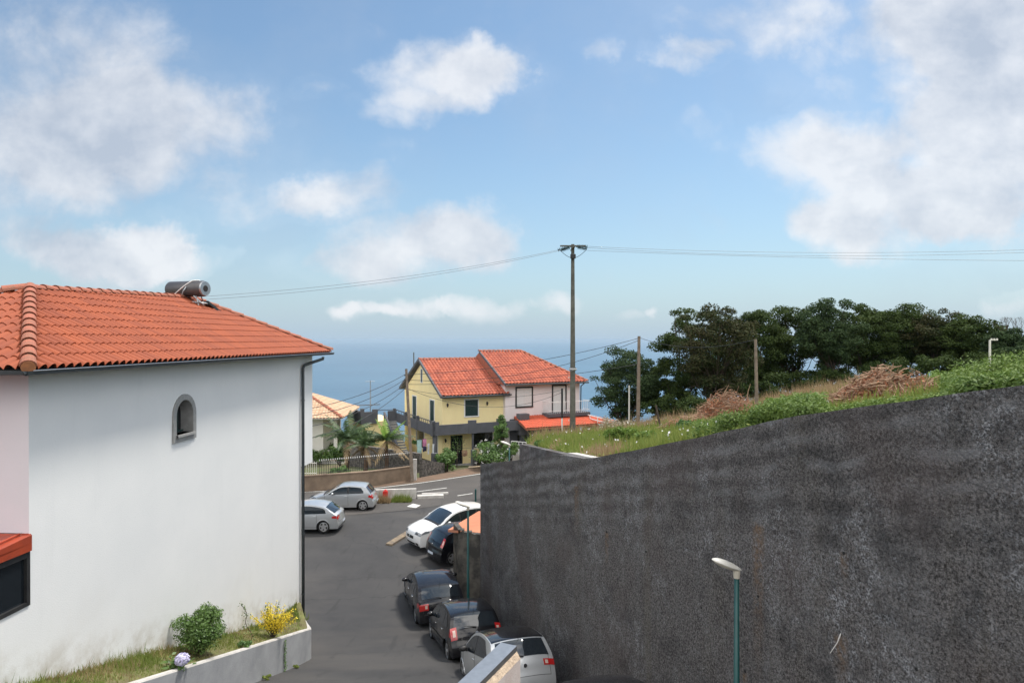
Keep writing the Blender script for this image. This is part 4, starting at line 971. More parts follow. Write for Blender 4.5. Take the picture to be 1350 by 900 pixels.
cloth('hanging_sheet', M['cloth_white'], 2.75, 3.3, -1.6, .35, 1.35, 'small white cloth drying left of the big sheet at the front of the yellow house', 6)
cloth('hanging_sheet', M['cloth_white'], 3.45, 4.9, -1.6, .25, 1.45, 'big white sheet drying at the front of the yellow house', 7)
cloth('hanging_cloth', M['twig'], 1.0, 1.45, -1.7, .9, 1.35, 'brown cloth drying behind the front gate of the yellow house', 8)
b = MB(); b.tube([Yl(-2.6,-1.08,2.36), Yl(-.9,-1.08,2.36)], .012, 5); tag(b.build('washing_line', M['wire'], None), 'short washing line beside the stair of the yellow house', 'line')
b = MB(); b.tube([Yl(1,-1.62,1.5), Yl(5.2,-1.62,1.5)], .012, 5)
tag(b.build('washing_line', M['wire'], None), 'washing line stretched across the front of the yellow house', 'line')

# front garden wall, gate and pillars
def gwall(name, m, pts, h, t, label, cat, base=-.3, coping=None):
    o = empty(name, (pts[0][0], pts[0][1], H(*pts[0])), 0, label, cat); loc = Vector(o.location); b = MB()
    for (x0, y0, z0a), (x1, y1, z1a) in zip(pts_z(pts)[:-1], pts_z(pts)[1:]):
        d = Vector((x1-x0, y1-y0, 0)).normalized(); nn = Vector((-d.y, d.x, 0))*t
        vs = []
        for (x, y, z, hh) in ((x0, y0, z0a, h[0] if isinstance(h, tuple) else h), (x1, y1, z1a, h[1] if isinstance(h, tuple) else h)):
            for off in (Vector((0,0,0)), nn):
                for zz in (z+base, z+hh): vs.append(Vector((x, y, zz))+off-loc)
        b.add(vs, [(0,4,5,1),(2,3,7,6),(1,5,7,3),(0,1,3,2),(4,6,7,5)])
    w = b.build('wall', m, o)
    if coping:
        b = MB(); 
        for (x0, y0, z0a), (x1, y1, z1a) in zip(pts_z(pts)[:-1], pts_z(pts)[1:]):
            d = Vector((x1-x0, y1-y0, 0)).normalized(); nn = Vector((-d.y, d.x, 0)); vs = []
            for (x, y, z, hh) in ((x0, y0, z0a, h[0] if isinstance(h, tuple) else h), (x1, y1, z1a, h[1] if isinstance(h, tuple) else h)):
                for off in (nn*-.04, nn*(t+.04)):
                    for zz in (z+hh+.003, z+hh+.07): vs.append(Vector((x, y, zz))+off-loc)
            b.add(vs, [(0,4,5,1),(2,3,7,6),(1,5,7,3),(0,2,6,4),(0,1,3,2),(4,6,7,5)])
        b.build('coping', coping, o)
    return o
def pts_z(pts): return [(p[0], p[1], H(p[0], p[1])) for p in pts]
rwl = gwall('garden_wall', M['tan_wall'], [(-30,42.9),(-13.05,42.75),(-9.3,44.35),(-6.75,46.6)], .95, .25, 'stained tan garden wall with iron fence running along the far side of the road', 'wall', coping=M['tan_wall'])
# iron fence with pale spear tips on that wall
def fence(label, A, B_, z0, z1, n, m, tips):
    o = empty('fence', A, 0, label, 'fence'); A = Vector(A); B_ = Vector(B_); b = MB(); tp = MB()
    for k in range(n):
        p = A+(B_-A)*(k/(n-1)) - A; za = z0 + (z1-z0)*(k/(n-1))
        b.tube([p+Vector((0,0,0)), p+Vector((0,0,.85))], .014, 4); tp.tube([p+Vector((0,0,.85)), p+Vector((0,0,.90)), p+Vector((0,0,.97))], [.022,.03,.004], 5)
    for zz in (.1, .74): b.tube([Vector((0,0,zz)), B_-A+Vector((0,0,zz))], .016, 4)
    b.build('bars', m, o)
    if tips: f = tp.build('spear_tips', tips, o); f['kind'] = 'stuff'
    return o
fence('black iron fence with white spear tips on the tan wall in front of the palms', (-12.2,43.2,H(-12.2,43.2)+1.02), (-6.9,46.6,H(-6.9,46.6)+1.02), 0, 0, 44, M['black_metal'], M['white_paint'])
fence('pale railing on the tan wall beside the cream house', (-14.5,42.95,H(-14,42.9)+1.02), (-12.35,43.1,H(-12.3,43.1)+1.02), 0, 0, 18, M['lamp_white'], None)
b = MB(); b.box(-.11, .11, -.09, .09, -.2, 1.45); b.box(-.13, .13, -.11, .11, 1.453, 1.5)
o = b.build('meter_post', M['concrete_top'], None); q = P(547, 630, 46.5); o.location = (q.x, q.y, H(q.x, q.y)); tag(o, 'short white concrete post right beside the thin leaning utility pole', 'post')
b = MB(); b.tube([(0,0,0),(0,.0,.03)], .0, 3)
gwall('garden_wall', M['rubble'], [(-6.3,47.9),(-4.9,49.6)], (1.25,.75), .3, 'rough stone garden wall between the white post and the dark bush', 'wall')
gwall('garden_wall', M['rubble'], [(-13,53.5),(-6.8,50.2)], (1.7,1.35), .3, 'long rough stone terrace wall behind the three palms', 'wall')
gwall('garden_wall', M['grey_paint'], [(-3.0,52.2),(-2.72,52.4)], 1.35, .3, 'slate grey left pillar of the front gate of the yellow house', 'gate pillar')
gwall('garden_wall', M['grey_paint'], [(-1.60,53.1),(-1.33,53.3)], 1.75, .3, 'slate grey right pillar of the front gate with a letterbox', 'gate pillar')
gwall('garden_wall', M['grey_paint'], [(-5.9,50.6),(-5.5,50.8)], 1.3, .3, 'slate grey pillar at the foot of the stair of the yellow house', 'pillar')
gwall('garden_wall', M['cream_wall'], [(-1.2,53.5),(2.2,55.1)], .75, .2, 'low whitish garden wall behind the flowering bush', 'wall')
g = empty('gate', (-2.7, 52.45, H(-2.7,52.4)), R(32), 'low dark grey metal gate between two slate grey pillars', 'gate')
b = MB(); b.box(0, 1.15, -.02, .02, .08, .85); b.build('panel', M['black_metal'], g)
b = MB()
for i in range(9): b.tube([(.05+i*.13,0,.85),(.05+i*.13,0,1.15)], .012, 4)
b.tube([(0,0,1.15),(1.15,0,1.15)], .015, 4); b.build('bars', M['black_metal'], g)
b = MB(); b.bbox(-.16,.16,-.2,.0,0,.36,.02); b.box(-.11,.11,-.212,-.202,.26,.29); o = b.build('letterbox', M['black_metal'], None); o.location = (-1.55, 53.0, H(-1.5,53)+1.05); o.rotation_euler = (0,0,R(25)); tag(o, 'dark letterbox on the right gate pillar of the yellow house', 'letterbox')
ground_quad('pavement', mat('sandstone paving', (.42,.34,.24), (.33,.26,.18), 3, .9, .3, 20), [(-3.3,51.3),(-1.2,52.6),(-1.5,53.3),(-3.3,52.3)], .13)

# pale pink house with red porch
pk = empty('house', (-.56, 56.0, -9.98), R(RZ), 'pale pink two storey house with orange hip roof and bright red tiled porch', 'house')
lbox('wall', M['pink_wall'], 0, 7.15, 0, 9.6, -.6, 6.22, pk)
ez = 6.32; rp = 2.5/5.2; slp = math.atan(rp); L2 = math.hypot(5.3, 5.3*rp)
def vpk(u):
    if u < 4.1: return L2
    return max(0, L2*(7.9-u)/(7.9-4.1))
rfp = tiles('roof', M['tile_old'], (-.25,-.5,ez), (1,0,0), (0,math.cos(slp),math.sin(slp)), 7.9, vpk, pk, cw=.30, cl=.42, amp=.095, nsub=6, th=.03, seed=21)
tiles('roof', M['tile_old'], (7.65,-.5,ez), (0,1,0), Vector((-3.8,0,5.3*rp)), 10.6, lambda u: math.hypot(3.8,5.3*rp)*(u/5.3 if u < 5.3 else (10.6-u)/5.3), pk, cw=.27, cl=.40, amp=.06, nsub=4, th=.03, seed=22)
b = MB(); zr = ez+5.3*rp
b.add([(-.25,-.5,ez-.05),(7.65,-.5,ez-.05),(3.85,4.8,zr-.05),(-.25,4.8,zr-.05),(-.25,10.1,ez-.05),(7.65,10.1,ez-.05)], [(0,1,2,3),(3,2,5,4),(1,5,2),(0,3,4),(0,4,5,1)])
b.build('roof_deck', M['ridge'], rfp)
b = MB(); b.add([(-.3,-.55,ez-.12),(-.3,4.8,zr-.12),(-.3,4.8,zr+.1),(-.3,-.55,ez+.08),(-.2,-.55,ez-.12),(-.2,4.8,zr-.12),(-.2,4.8,zr+.1),(-.2,-.55,ez+.08)], [(0,1,2,3),(7,6,5,4),(3,2,6,7),(0,4,5,1),(0,3,7,4)])
b.build('barge_board', M['grey_paint'], pk)
ridge('ridge_tiles', M['ridge'], (-.3,4.8,zr+.06), (3.9,4.8,zr+.06), pk, r=.13, ln=.45)
ridge('hip_tiles', M['ridge'], (7.65,-.5,ez+.06), (3.85,4.8,zr+.06), pk, r=.13, ln=.45)
b = MB(); b.tube([(-.25,-.57,ez-.06),(7.7,-.57,ez-.06)], .07, 6); b.tube([(7.3,-.5,ez-.12),(7.25,-.05,ez-.4),(7.2,-.05,3.4)], .05, 6); b.build('gutter', M['gutter'], pk)
front_window(pk, 1.05, 2.45, 4.42, 5.92, M['black_metal'], M['white_shutter'], slats=12, fw=.12, mull=True, pname='shutter')
front_window(pk, 4.5, 5.7, 3.72, 6.0, M['black_metal'], M['white_shutter'], slats=16, fw=.12, mull=True, name='balcony_door', pname='shutter')
bl = lbox('balcony', M['grey_paint'], 3.45, 7.5, -1.15, -.0, 3.50, 3.78, pk); b = MB()
for i in range(21): x = 3.5+i*.1975; b.tube([(x,-1.1,3.78),(x,-1.1,4.75)], .012, 4)
for i in range(5): b.tube([(3.5,-1.1+i*.25,3.78),(3.5,-1.1+i*.25,4.75)], .012, 4); b.tube([(7.45,-1.1+i*.25,3.78),(7.45,-1.1+i*.25,4.75)], .012, 4)
for z in (4.0, 4.75): b.tube([(3.5,-.02,z),(3.5,-1.1,z),(7.45,-1.1,z),(7.45,-.02,z)], .02, 5)
b.build('railing', M['white_paint'], bl)
sp = math.atan2(.62, 2.9); Lp = math.hypot(2.9, .62)
pr = tiles('porch_roof', M['tile_red'], (.45,-2.9,2.98), (1,0,0), (0,math.cos(sp),math.sin(sp)), 9.2, lambda u: Lp*min(1, max(.0, (9.2-u)/2.6))*min(1, .02+u/.35), pk, cw=.24, cl=.36, amp=.045, nsub=4, th=.02, seed=31)
deck('roof_deck', M['ridge'], [(.45,-2.9,2.95),(9.65,-2.9,2.95),(7.05,0,3.56),(.8,0,3.56)], pr, .14)
lbox('porch_floor', M['cement'], .3, 9.5, -3.6, 0, -.6, 1.0, pk)
lbox('porch_back_wall', M['grey_paint'], .4, 7.1, -.12, -.02, 1.0, 3.4, pk)
b = MB(); b.box(7.2, 9.3, -1.6, -1.45, 1.0, 2.95); b.build('porch_side_wall', M['grey_paint'], pk)
for x in (.7, 2.6, 4.6, 6.6, 9.2): lbox('post', M['black_metal'], x-.07, x+.07, -2.75, -2.6, 1.0, 2.9, pk)
for x in (1.1, 3.0, 5.0): front_window(pk, x, x+1.1, 1.1, 2.8, M['black_metal'], M['glass'], y=-.13, fw=.05, name='porch_door')
b = MB()
for (a_, c_) in [((.6,-3.9),(6.2,-3.9)), ((.6,-3.9),(-.5,-2.2))]:
    n = 6
    for zz in (1.95, 1.68, 1.42): b.tube([(a_[0],a_[1],zz),(c_[0],c_[1],zz)], .035, 6)
    for i in range(n+1): x = a_[0]+(c_[0]-a_[0])*i/n; y = a_[1]+(c_[1]-a_[1])*i/n; b.tube([(x,y,.9),(x,y,1.95)], .04, 6)
b.build('porch_railing', M['white_paint'], pk)
# white railing beyond the porch
wr = empty('railing', P(770,543,58), 0, 'white metal railing on a pale wall running down behind the red porch roof', 'railing'); o0 = Vector(wr.location)
b = MB(); A = P(768,545,59)-o0; B_ = P(833,561,52)-o0; n = 7
for k in (0, .28, .56): b.tube([A-Vector((0,0,k)), B_-Vector((0,0,k))], .045, 6)
for i in range(n): p = A+(B_-A)*i/(n-1); b.tube([p+Vector((0,0,.05)), p-Vector((0,0,.95))], .05, 6)
b.build('bars', M['white_paint'], wr)
b = MB(); dz = Vector((0,0,-.75)); nrm = Vector((.9,.44,0))*.3; b.add([A+dz,B_+dz,B_+dz+Vector((0,0,-3)),A+dz+Vector((0,0,-3)),A+dz+nrm,B_+dz+nrm,B_+nrm+Vector((0,0,-3.7)),A+nrm+Vector((0,0,-3.7))], [(0,1,2,3),(0,4,5,1),(1,5,6,2),(7,6,5,4)]); b.build('base_wall', M['cream_wall'], wr)

# cream house behind the palms
ch = empty('house', (-21.5, 54.5, -11.0), R(4), 'cream house with tan tiled roof and balustrade balcony behind the palms', 'house')
# wall right edge at px 424, d 54.5 -> x -15.2 ; local x = 6.3
lbox('wall', M['cream_wall'], 0, 6.3, 0, 8, -2, 5.05, ch)
def vch(u): return max(0, min(4.6*u/4.3 if u < 4.3 else 4.6, 4.6*(8.6-u)/4.3))
rc = tiles('roof', M['tile_tan'], (-.6,-.9,4.72), (1,0,0), (0,math.cos(.42),math.sin(.42)), 8.6, vch, ch, cw=.26, cl=.42, amp=.06, nsub=4, th=.03, seed=41)
tiles('roof', M['tile_tan'], (8.0,-.9,4.72), (0,1,0), Vector((-math.cos(.42),0,math.sin(.42))), 9.0, lambda u: max(0, min(4.7*u/4.3, 4.7*(9.0-u)/4.3)), ch, cw=.26, cl=.42, amp=.06, nsub=4, th=.03, seed=42)
b = MB(); b.add([(-.6,-.9,4.66),(8.0,-.9,4.66),(8.0,8.1,4.66),(-.6,8.1,4.66),(3.7,3.6,6.5)], [(0,3,2,1),(0,1,4),(1,2,4),(2,3,4),(3,0,4)]); b.build('roof_deck', M['cream_wall'], rc)
ridge('hip_tiles', M['ridge'], (8.0,-.9,4.78), (3.75,3.55,6.66), ch, r=.13, ln=.45)
b = MB(); b.box(7.1,7.35,.2,.45,-.5,4.66); b.build('porch_column', M['cream_wall'], ch)
for zz, nm in ((1.15, 'a'), (-1.15, 'b')):
    bb = lbox('balcony', M['cream_wall'], 6.3, 8.0, -.2, 1.2, zz-.15, zz+.02, ch)
    b = MB(); b.box(6.3, 8.0, -.2, -.05, zz+.85, zz+.95); b.box(6.3,8.0,-.2,-.05,zz+.021,zz+.10); b.build('rail', M['cream_wall'], bb)
    for i in range(9):
        x = 6.42+i*.18; b = MB(); b.tube([(x,-.125,zz+.1),(x,-.125,zz+.25),(x,-.125,zz+.55),(x,-.125,zz+.86)], [.05,.075,.035,.05], 6); b.build('baluster', M['tile_tan'], bb)
front_window(ch, 3.9, 5.2, 2.0, 3.5, M['white_paint'], M['glass'])

# road furniture: low wall with red box, kerbs, bollard
lw = gwall('low_wall', M['concrete_top'], [(-8.95,40.35),(-5.72,40.75)], .62, .22, 'low pale concrete wall behind the weeds at the car park edge', 'wall')
b = MB(); b.bbox(-.14,.14,-.10,.10,.0,.38,.03); b.tube([(0,0,.38),(0,0,.46)], [.11,.06], 10); o = b.build('hydrant', mat('red paint', (.55,.02,.015), rough=.4), None); q = P(508,655,40.3); o.location = (q.x, 40.28, H(q.x,40.2)+.22); tag(o, 'small red hydrant box at the low pale wall', 'hydrant')
def kerb(label, pts, w, h, m):
    o = empty('kerb', (pts[0][0], pts[0][1], H(*pts[0])), 0, label, 'kerb'); b = MB(); l0 = Vector(o.location)
    for i in range(len(pts)-1):
        (x0,y0),(x1,y1) = pts[i], pts[i+1]; d = Vector((x1-x0,y1-y0,0)); n = max(1, int(d.length/.9)); dd = d.normalized(); nn = Vector((-dd.y,dd.x,0))*w
        for k in range(n):
            a_ = Vector((x0,y0,0))+d*(k/n)+dd*.008; c_ = Vector((x0,y0,0))+d*((k+1)/n)-dd*.008; vs = []
            for p in (a_, c_):
                for off in (Vector((0,0,0)), nn):
                    for z in (-.1, h): vs.append(Vector((p.x+off.x, p.y+off.y, H(p.x,p.y)+z))-l0)
            b.add(vs, [(0,4,5,1),(2,3,7,6),(1,5,7,3),(0,1,3,2),(4,6,7,5)])
    b.build('kerb_stones', m, o); return o
kerb('short pale kerb beside the low wall at the road mouth', [(-5.66,40.75),(-4.1,41.0)], .45, .18, M['concrete_top'])
kerb('long pale kerb stones ending near the white lines', [(-5.5,41.6),(-3.9,41.9)], .2, .14, M['concrete_top'])
kerb('tan stone kerb in front of the white parked car', [(-5.7,32.35),(-5.0,34.0),(-4.2,36.0)], .35, .09, mat('tan stone', (.26,.20,.13), (.14,.115,.09), 5, .95, .5, 15))
ground_quad('paint_patch', M['line_paint'], [(-6.0,38.9),(-5.45,38.6),(-5.25,39.2),(-5.75,39.6)], .02)
b = MB(); b.tube([(0,0,0),(0,0,.95),(0,0,1.0)], [.05,.05,.03], 10); o = b.build('bollard', M['green_metal'], None); q = P(627,671,39.0); o.location = (q.x, 39.0, H(q.x,39)); tag(o, 'short dark green bollard at the wall end near the road', 'bollard')

# ---------------------------------------------------------------- poles
def pole(name, label, base, top, r0, r1, m, n=10, cat='pole'):
    o = empty(name, base, 0, label, cat); b = MB(); v = Vector(top)-Vector(base); b.tube([Vector((0,0,-.5)), Vector((0,0,0)), v], [r0, r0, r1], n); b.build('shaft', m, o, smooth='auto'); return o
pb = Vector((2.98, 33.5, G(2.98,33.5)-.1)); ptp = Vector((3.0, 33.5, 4.65))
big = empty('utility_pole', pb, 0, 'tall grey concrete utility pole with insulator crossarms in the middle', 'utility pole')
hP = ptp.z-pb.z; b = MB(); b.bbox(-.14,.14,-.14,.14,-.5,0,.03)
b.add([(-.14,-.11,0),(.14,-.11,0),(.14,.11,0),(-.14,.11,0),(-.075,-.06,hP),(.075,-.06,hP),(.075,.06,hP),(-.075,.06,hP)], [(0,1,5,4),(1,2,6,5),(2,3,7,6),(3,0,4,7),(4,5,6,7)])
b.build('shaft', M['conc_pole'], big)
b = MB(); b.box(-.62,.62,-.06,.02,hP-.12,hP-.05); b.box(-.05,.05,-.75,.75,hP-.24,hP-.16); b.build('crossarm', M['conc_pole'], big)
ins = mat('glass insulator', (.02,.06,.06), rough=.25)
for k, (dx, dy, dz, ddx, ddy, ddz) in enumerate([(-.12,0,-.1,-.72,.05,-.30+.02),(-.12,-.5,-.2,-.60,-.5,-.36),(.12,0,-.1,.72,.05,-.12),(.12,-.5,-.2,.62,-.5,-.30)]):
    a_ = Vector((dx,dy,hP+dz)); c_ = Vector((ddx,ddy,hP+ddz)); b = MB(); b.tube([a_, c_], .018, 6); n = 7
    for i in range(n):
        p = a_+(c_-a_)*(.22+.75*i/(n-1)); t_ = (c_-a_).normalized(); b.tube([p-t_*.02, p, p+t_*.025], [.035,.11,.035], 10)
    b.build('insulator', ins, big)
b = MB(); b.bbox(-.13,.13,-.22,-.08,hP-.72,hP-.5,.02); b.build('junction_box', M['black_metal'], big)
for s_ in (-1, 1):
    b = MB(); b.tube([Vector((s_*(.68-.68*t), -.12, hP-.22-.42*math.sin(math.pi*.5*t)-.04)) for t in [i/8 for i in range(9)]], .012, 5); b.build('jumper_cable', M['wire'], big)
b = MB(); b.tube([(-.2,-.15,3.45),(.2,-.15,3.45)], .03, 6); b.tube([(0,0,3.38),(0,0,3.52)], .175, 8); b.build('clamp', M['steel'], big)
for z in (.9, 1.6, 2.3, 3.0): 
    b = MB(); b.bbox(-.21,-.17,-.05,.0,z,z+.09,.005); b.build('cable_clip', M['lamp_white'], big)
p1b = Vector(P(543.5,633,46.0)); p1t = Vector(P(535.5,486,46.2)); p1b.z = H(p1b.x,p1b.y)
po1 = pole('utility_pole', 'thin leaning timber utility pole in front of the yellow house', p1b, p1t, .12, .085, M['wood_pole'])
b = MB(); v = p1t-p1b
for z in (-.45,-.75,-1.05,-1.35): b.tube([v+Vector((.0,0,z)), v+Vector((-.14,0,z))], .035, 6)
b.build('insulator_bracket', M['black_metal'], po1)
def hpole(px, ptop, pbase_d, label, r0, r1, m, name='utility_pole', lean=0):
    x = (px-675)/900*pbase_d; z = G(x, pbase_d); return pole(name, label, (x, pbase_d, z), ((px+lean-675)/900*pbase_d, pbase_d, (447-ptop)/900*pbase_d), r0, r1, m)
hp1 = hpole(841, 443, 42, 'tall timber utility pole in front of the leftmost dark tree', .125, .09, M['wood_pole'], lean=1.5)
hp2 = hpole(998, 447, 34, 'timber utility pole beside the rusty brush heap', .09, .07, M['wood_pole'], lean=-2)
hp3 = hpole(829.5, 508, 46, 'short thin pale metal post left of the timber pole', .055, .05, M['lamp_white'], 'post')
hp4 = hpole(1305, 448, 25, 'thin white metal post with small insulators right of the large brush heap', .042, .038, M['lamp_white'], 'post')
b = MB()
for dx in (.06, .16, .26): b.tube([(dx,0,(447-448)/900*25-hp4.location.z-.02),(dx,0,(447-448)/900*25-hp4.location.z+.06)], .03, 6)
b.tube([(0,0,-hp4.location.z-.03),(.28,0,-hp4.location.z-.03)], .015, 5); b.build('insulator_arm', M['lamp_white'], hp4)
pp4 = P(741,578,53.0); o = pole('post', 'slim black and white service post in front of the pink house', pp4, P(741,512,53.0), .07, .06, M['white_paint'])
b = MB(); b.tube([Vector((.0,-.0,1.6)), Vector((0,0,3.9))], .078, 10); b.build('cable_sleeve', M['black_metal'], o)
hpole(868, 558, 24, 'short leaning rusty stake in the weeds', .035, .03, M['rusty'], 'stake', lean=0) if 0 else None
sx = (872-675)/900*27; o = pole('stake', 'short rusty stake leaning in the green weeds', (sx, 27, G(sx,27)), (sx-.22, 27, G(sx,27)+1.0), .04, .035, M['bark'])

# ---------------------------------------------------------------- wires
def wire(A, B_, sag, r, label, m='wire', n=20, grp='overhead cables'):
    A = Vector(A); B_ = Vector(B_); b = MB()
    b.tube([A+(B_-A)*(i/n) - Vector((0,0,sag*4*(i/n)*(1-i/n))) for i in range(n+1)], r, 5)
    o = b.build('overhead_cable', M[m], None, smooth=True); return tag(o, label, 'cable', grp)
bt = lambda dx, dy, dz: Vector((3.0+dx, 33.5+dy, 4.65+dz))
gl = 'pair of thin conductors running left from the tall concrete pole'
wire(bt(-.75,.05,-.28), P(262,392,26)+Vector((-2,1,0)), .35, .008, 'upper thin conductor running left from the tall concrete pole to the orange roof', 'wire_grey')
wire(bt(-.62,-.5,-.36), P(262,396,26)+Vector((-2,1,-.0)), .40, .008, 'lower thin conductor running left from the tall concrete pole to the orange roof', 'wire_grey')
wire(bt(.75,.05,-.10), P(1420,327,30), .25, .008, 'uppermost thin conductor running right from the tall concrete pole', 'wire_grey')
wire(bt(.65,-.5,-.24), P(1420,330,28), .30, .008, 'middle thin conductor running right from the tall concrete pole', 'wire_grey')
wire(bt(.62,-.6,-.38), P(1420,344,27), .10, .008, 'lowest thin conductor running right from the tall concrete pole', 'wire_grey')
# low service lines along the street
tops = [p1t+Vector((-.1,0,z)) for z in (-.40,-.72,-1.05,-1.35)]
for k, (py0, py1, tgt) in enumerate([(529,0,P(841,446,42)), (533,0,P(841,449,42)), (543,0,P(841,480,42)), (556,0,None)]):
    wire(P(330,py0+20+k*3,30), tops[k], .5+.15*k, .017, ['top','second','third','lowest'][k]+' dark cable from the thin leaning pole to the left behind the white house')
    if tgt is not None: wire(tops[k], tgt, [.45,.9,.35][k], .016, ['top','second','third'][k]+' dark cable crossing the orange roofs from the thin leaning pole to the timber pole')
wire(tops[3], P(741,514,53), .6, .014, 'service cable from the thin leaning pole across the yellow house to the slim post')
wire(tops[2]+Vector((0,0,-.2)), P(741,517,53), 1.25, .014, 'lower service cable drooping across the yellow house to the slim post')
wire(P(843,445,42), Vector(hp2.location)+Vector((0,0,-hp2.location.z+.0)), .5, .013, 'thin cable between the two timber poles in front of the dark trees')
# ---------------------------------------------------------------- cars
def catmull(pts, k):
    out = []; n = len(pts)
    for i in range(n-1):
        p0 = pts[max(i-1, 0)]; p1 = pts[i]; p2 = pts[i+1]; p3 = pts[min(i+2, n-1)]
        for j in range(k):
            t = j/k
            f = [0.5*(2*p1[a] + (p2[a]-p0[a])*t + (2*p0[a]-5*p1[a]+4*p2[a]-p3[a])*t*t + (3*p1[a]-p0[a]-3*p2[a]+p3[a])*t**3) for a in (0, 1)]
            out.append(tuple(f))
    out.append(tuple(pts[-1])); return out
class Car:
    def __init__(s, spec):
        s.__dict__.update(spec); s.prof = catmull(s.profile, 5); s.hl = s.L/2
        ext = []
        for (x, z) in s.prof: ext.append((x, z))
        # stations at the arch ends
        for xw in (s.xf, s.xr):
            for q in [-1, -.995, -.97, -.9, -.78, -.6, -.4, -.2, 0, .2, .4, .6, .78, .9, .97, .995, 1]:
                x = xw+q*s.ra
                for i in range(len(ext)-1):
                    (xa, za), (xb, zb) = ext[i], ext[i+1]
                    if xa >= x > xb and za > .55 and zb > .55:
                        t = (xa-x)/(xa-xb) if xa != xb else 0
                        if 1e-3 < t < .999: ext.insert(i+1, (x, za+(zb-za)*t))
                        break
        s.st = ext
    def belt(s, x): return s.b0 + (s.b1-s.b0)*(s.hl-x)/s.L
    def plan(s, x):
        a = 1.0
        if x > .9: a -= s.tf*((x-.9)/(s.hl-.9))**2.2
        if x < -.9: a -= s.tr*((-x-.9)/(s.hl-.9))**2.2
        return a
    def half(s, x, z):
        bz = s.belt(x); w = s.W/2*s.plan(x)
        if z <= bz: return w*(1-.075*abs((z-.60)/(.55))**2.2) 
        wb = w*(1-.075*abs((bz-.60)/.55)**2.2)
        return wb - (z-bz)*s.tum - (z-bz)**2*.10
    def bow(s, x):
        if x > 0: return .26*max(0, (x-.6)/(s.hl-.6))**2
        return -.16*max(0, (-x-.8)/(s.hl-.8))**2
    def ysh(s, x, zt, zs): return max(.05, s.half(x, zs))
    def zsh(s, x, zt, zl):
        bz = s.belt(x); cr = .055 if zt > bz+.25 else .075
        return max(zl+.01, zt-cr)
    def low(s, x, z0=.20):
        r = z0
        if x > s.hl-.35: r = z0+.02
        for xw in (s.xf, s.xr):
            dx = abs(x-xw)
            if dx < s.ra: r = max(r, s.wr + math.sqrt(max(0, s.ra**2-dx**2)))
        return r
    def section(s, x, zt):
        zl = min(s.low(x), zt-.02); zs = s.zsh(x, zt, zl); bz = s.belt(x)
        zb_ = bz if zs > bz+.03 else zl+(zs-zl)*.75
        if zb_ < zl: zb_ = zl+(zs-zl)*.5
        zz = [zl+(zb_-zl)*k/6 for k in range(7)] + [zb_+(zs-zb_)*k/4 for k in range(1, 5)]
        side = [(s.half(x, z), z) for z in zz]; ys = side[-1][0]; top = []
        for k in range(1, 8):
            y = ys*(1-k/7); top.append((y, zs+(zt-zs)*(1-(y/ys)**2.6)))
        return side+top
    def pt(s, x, y, z):
        w = s.W/2; return Vector((x - s.bow(x)*(min(1, abs(y)/w))**2.4, y, z))
    def body(s):
        b = MB(); rows = []
        for (x, zt) in s.st:
            sec = s.section(x, zt); rows.append([s.pt(x, -y, z) for (y, z) in sec] + [s.pt(x, y, z) for (y, z) in reversed(sec[:-1])])
        m = len(rows[0])
        for r in rows: b.v += [tuple(p) for p in r]
        for i in range(len(rows)-1):
            for j in range(m-1): b.f.append((i*m+j, i*m+j+1, (i+1)*m+j+1, (i+1)*m+j)); b.m.append(0); b.a.append(.5)
        b.f.append(tuple(range(m))); b.f.append(tuple(range((len(rows)-1)*m, len(rows)*m))[::-1]); b.m += [0, 0]; b.a += [.5, .5]
        return b
    def toppt(s, x, zt, sy, off):
        zl = min(s.low(x), zt-.02); zs = s.zsh(x, zt, zl); ys = s.half(x, zs); y = ys*sy
        return s.pt(x, y, zs+(zt-zs)*(1-abs(sy)**2.6))
    def patch(s, sel, s0, s1, off=.006, n=8, taper=0.0, th=0):
        """patch on the top line for profile stations chosen by sel(x, z, i)"""
        idx = [i for i, (x, z) in enumerate(s.prof) if sel(x, z)]
        b = MB(); G_ = []
        for q, i in enumerate(idx):
            t = q/max(1, len(idx)-1); row = []
            a0, a1 = s0+taper*t*(1 if s0 < 0 else 1)*(-s0 if s0 < 0 else 0), s1-taper*t*s1 if s0 < 0 else s1
            for k in range(n+1): row.append(s.toppt(*s.prof[i], a0+(a1-a0)*k/n, 0))
            G_.append(row)
        for i in range(len(G_)):
            for k in range(n+1):
                a_ = G_[min(i+1, len(G_)-1)][k]-G_[max(i-1, 0)][k]; c_ = G_[i][min(k+1, n)]-G_[i][max(k-1, 0)]
                nn = a_.cross(c_); nn = nn.normalized() if nn.length > 1e-9 else Vector((0, 0, 1))
                ctr = Vector((0, 0, .7))
                if nn.dot(G_[i][k]-ctr) < 0: nn = -nn
                b.v.append(tuple(G_[i][k]+nn*off))
        for i in range(len(G_)-1):
            for k in range(n): b.f.append((i*(n+1)+k, i*(n+1)+k+1, (i+1)*(n+1)+k+1, (i+1)*(n+1)+k)); b.m.append(0); b.a.append(.5)
        return b
    def side(s, x0, x1, lo, hi, sgn, off=.006, n=14, k=5):
        b = MB()
        for i in range(n+1):
            x = x0+(x1-x0)*i/n; l_, h_ = lo(x), hi(x)
            if h_ < l_: h_ = l_
            for j in range(k+1):
                z = l_+(h_-l_)*j/k; p = s.pt(x, sgn*(s.half(x, z)+off), z); b.v.append(tuple(p))
        for i in range(n):
            for j in range(k): b.f.append((i*(k+1)+j, (i+1)*(k+1)+j, (i+1)*(k+1)+j+1, i*(k+1)+j+1)); b.m.append(0); b.a.append(.5)
        return b
    def ztop(s, x):
        for i in range(len(s.prof)-1):
            (xa, za), (xb, zb) = s.prof[i], s.prof[i+1]
            if xa >= x > xb and za > .6: return za+(zb-za)*(xa-x)/(xa-xb)
        return .5
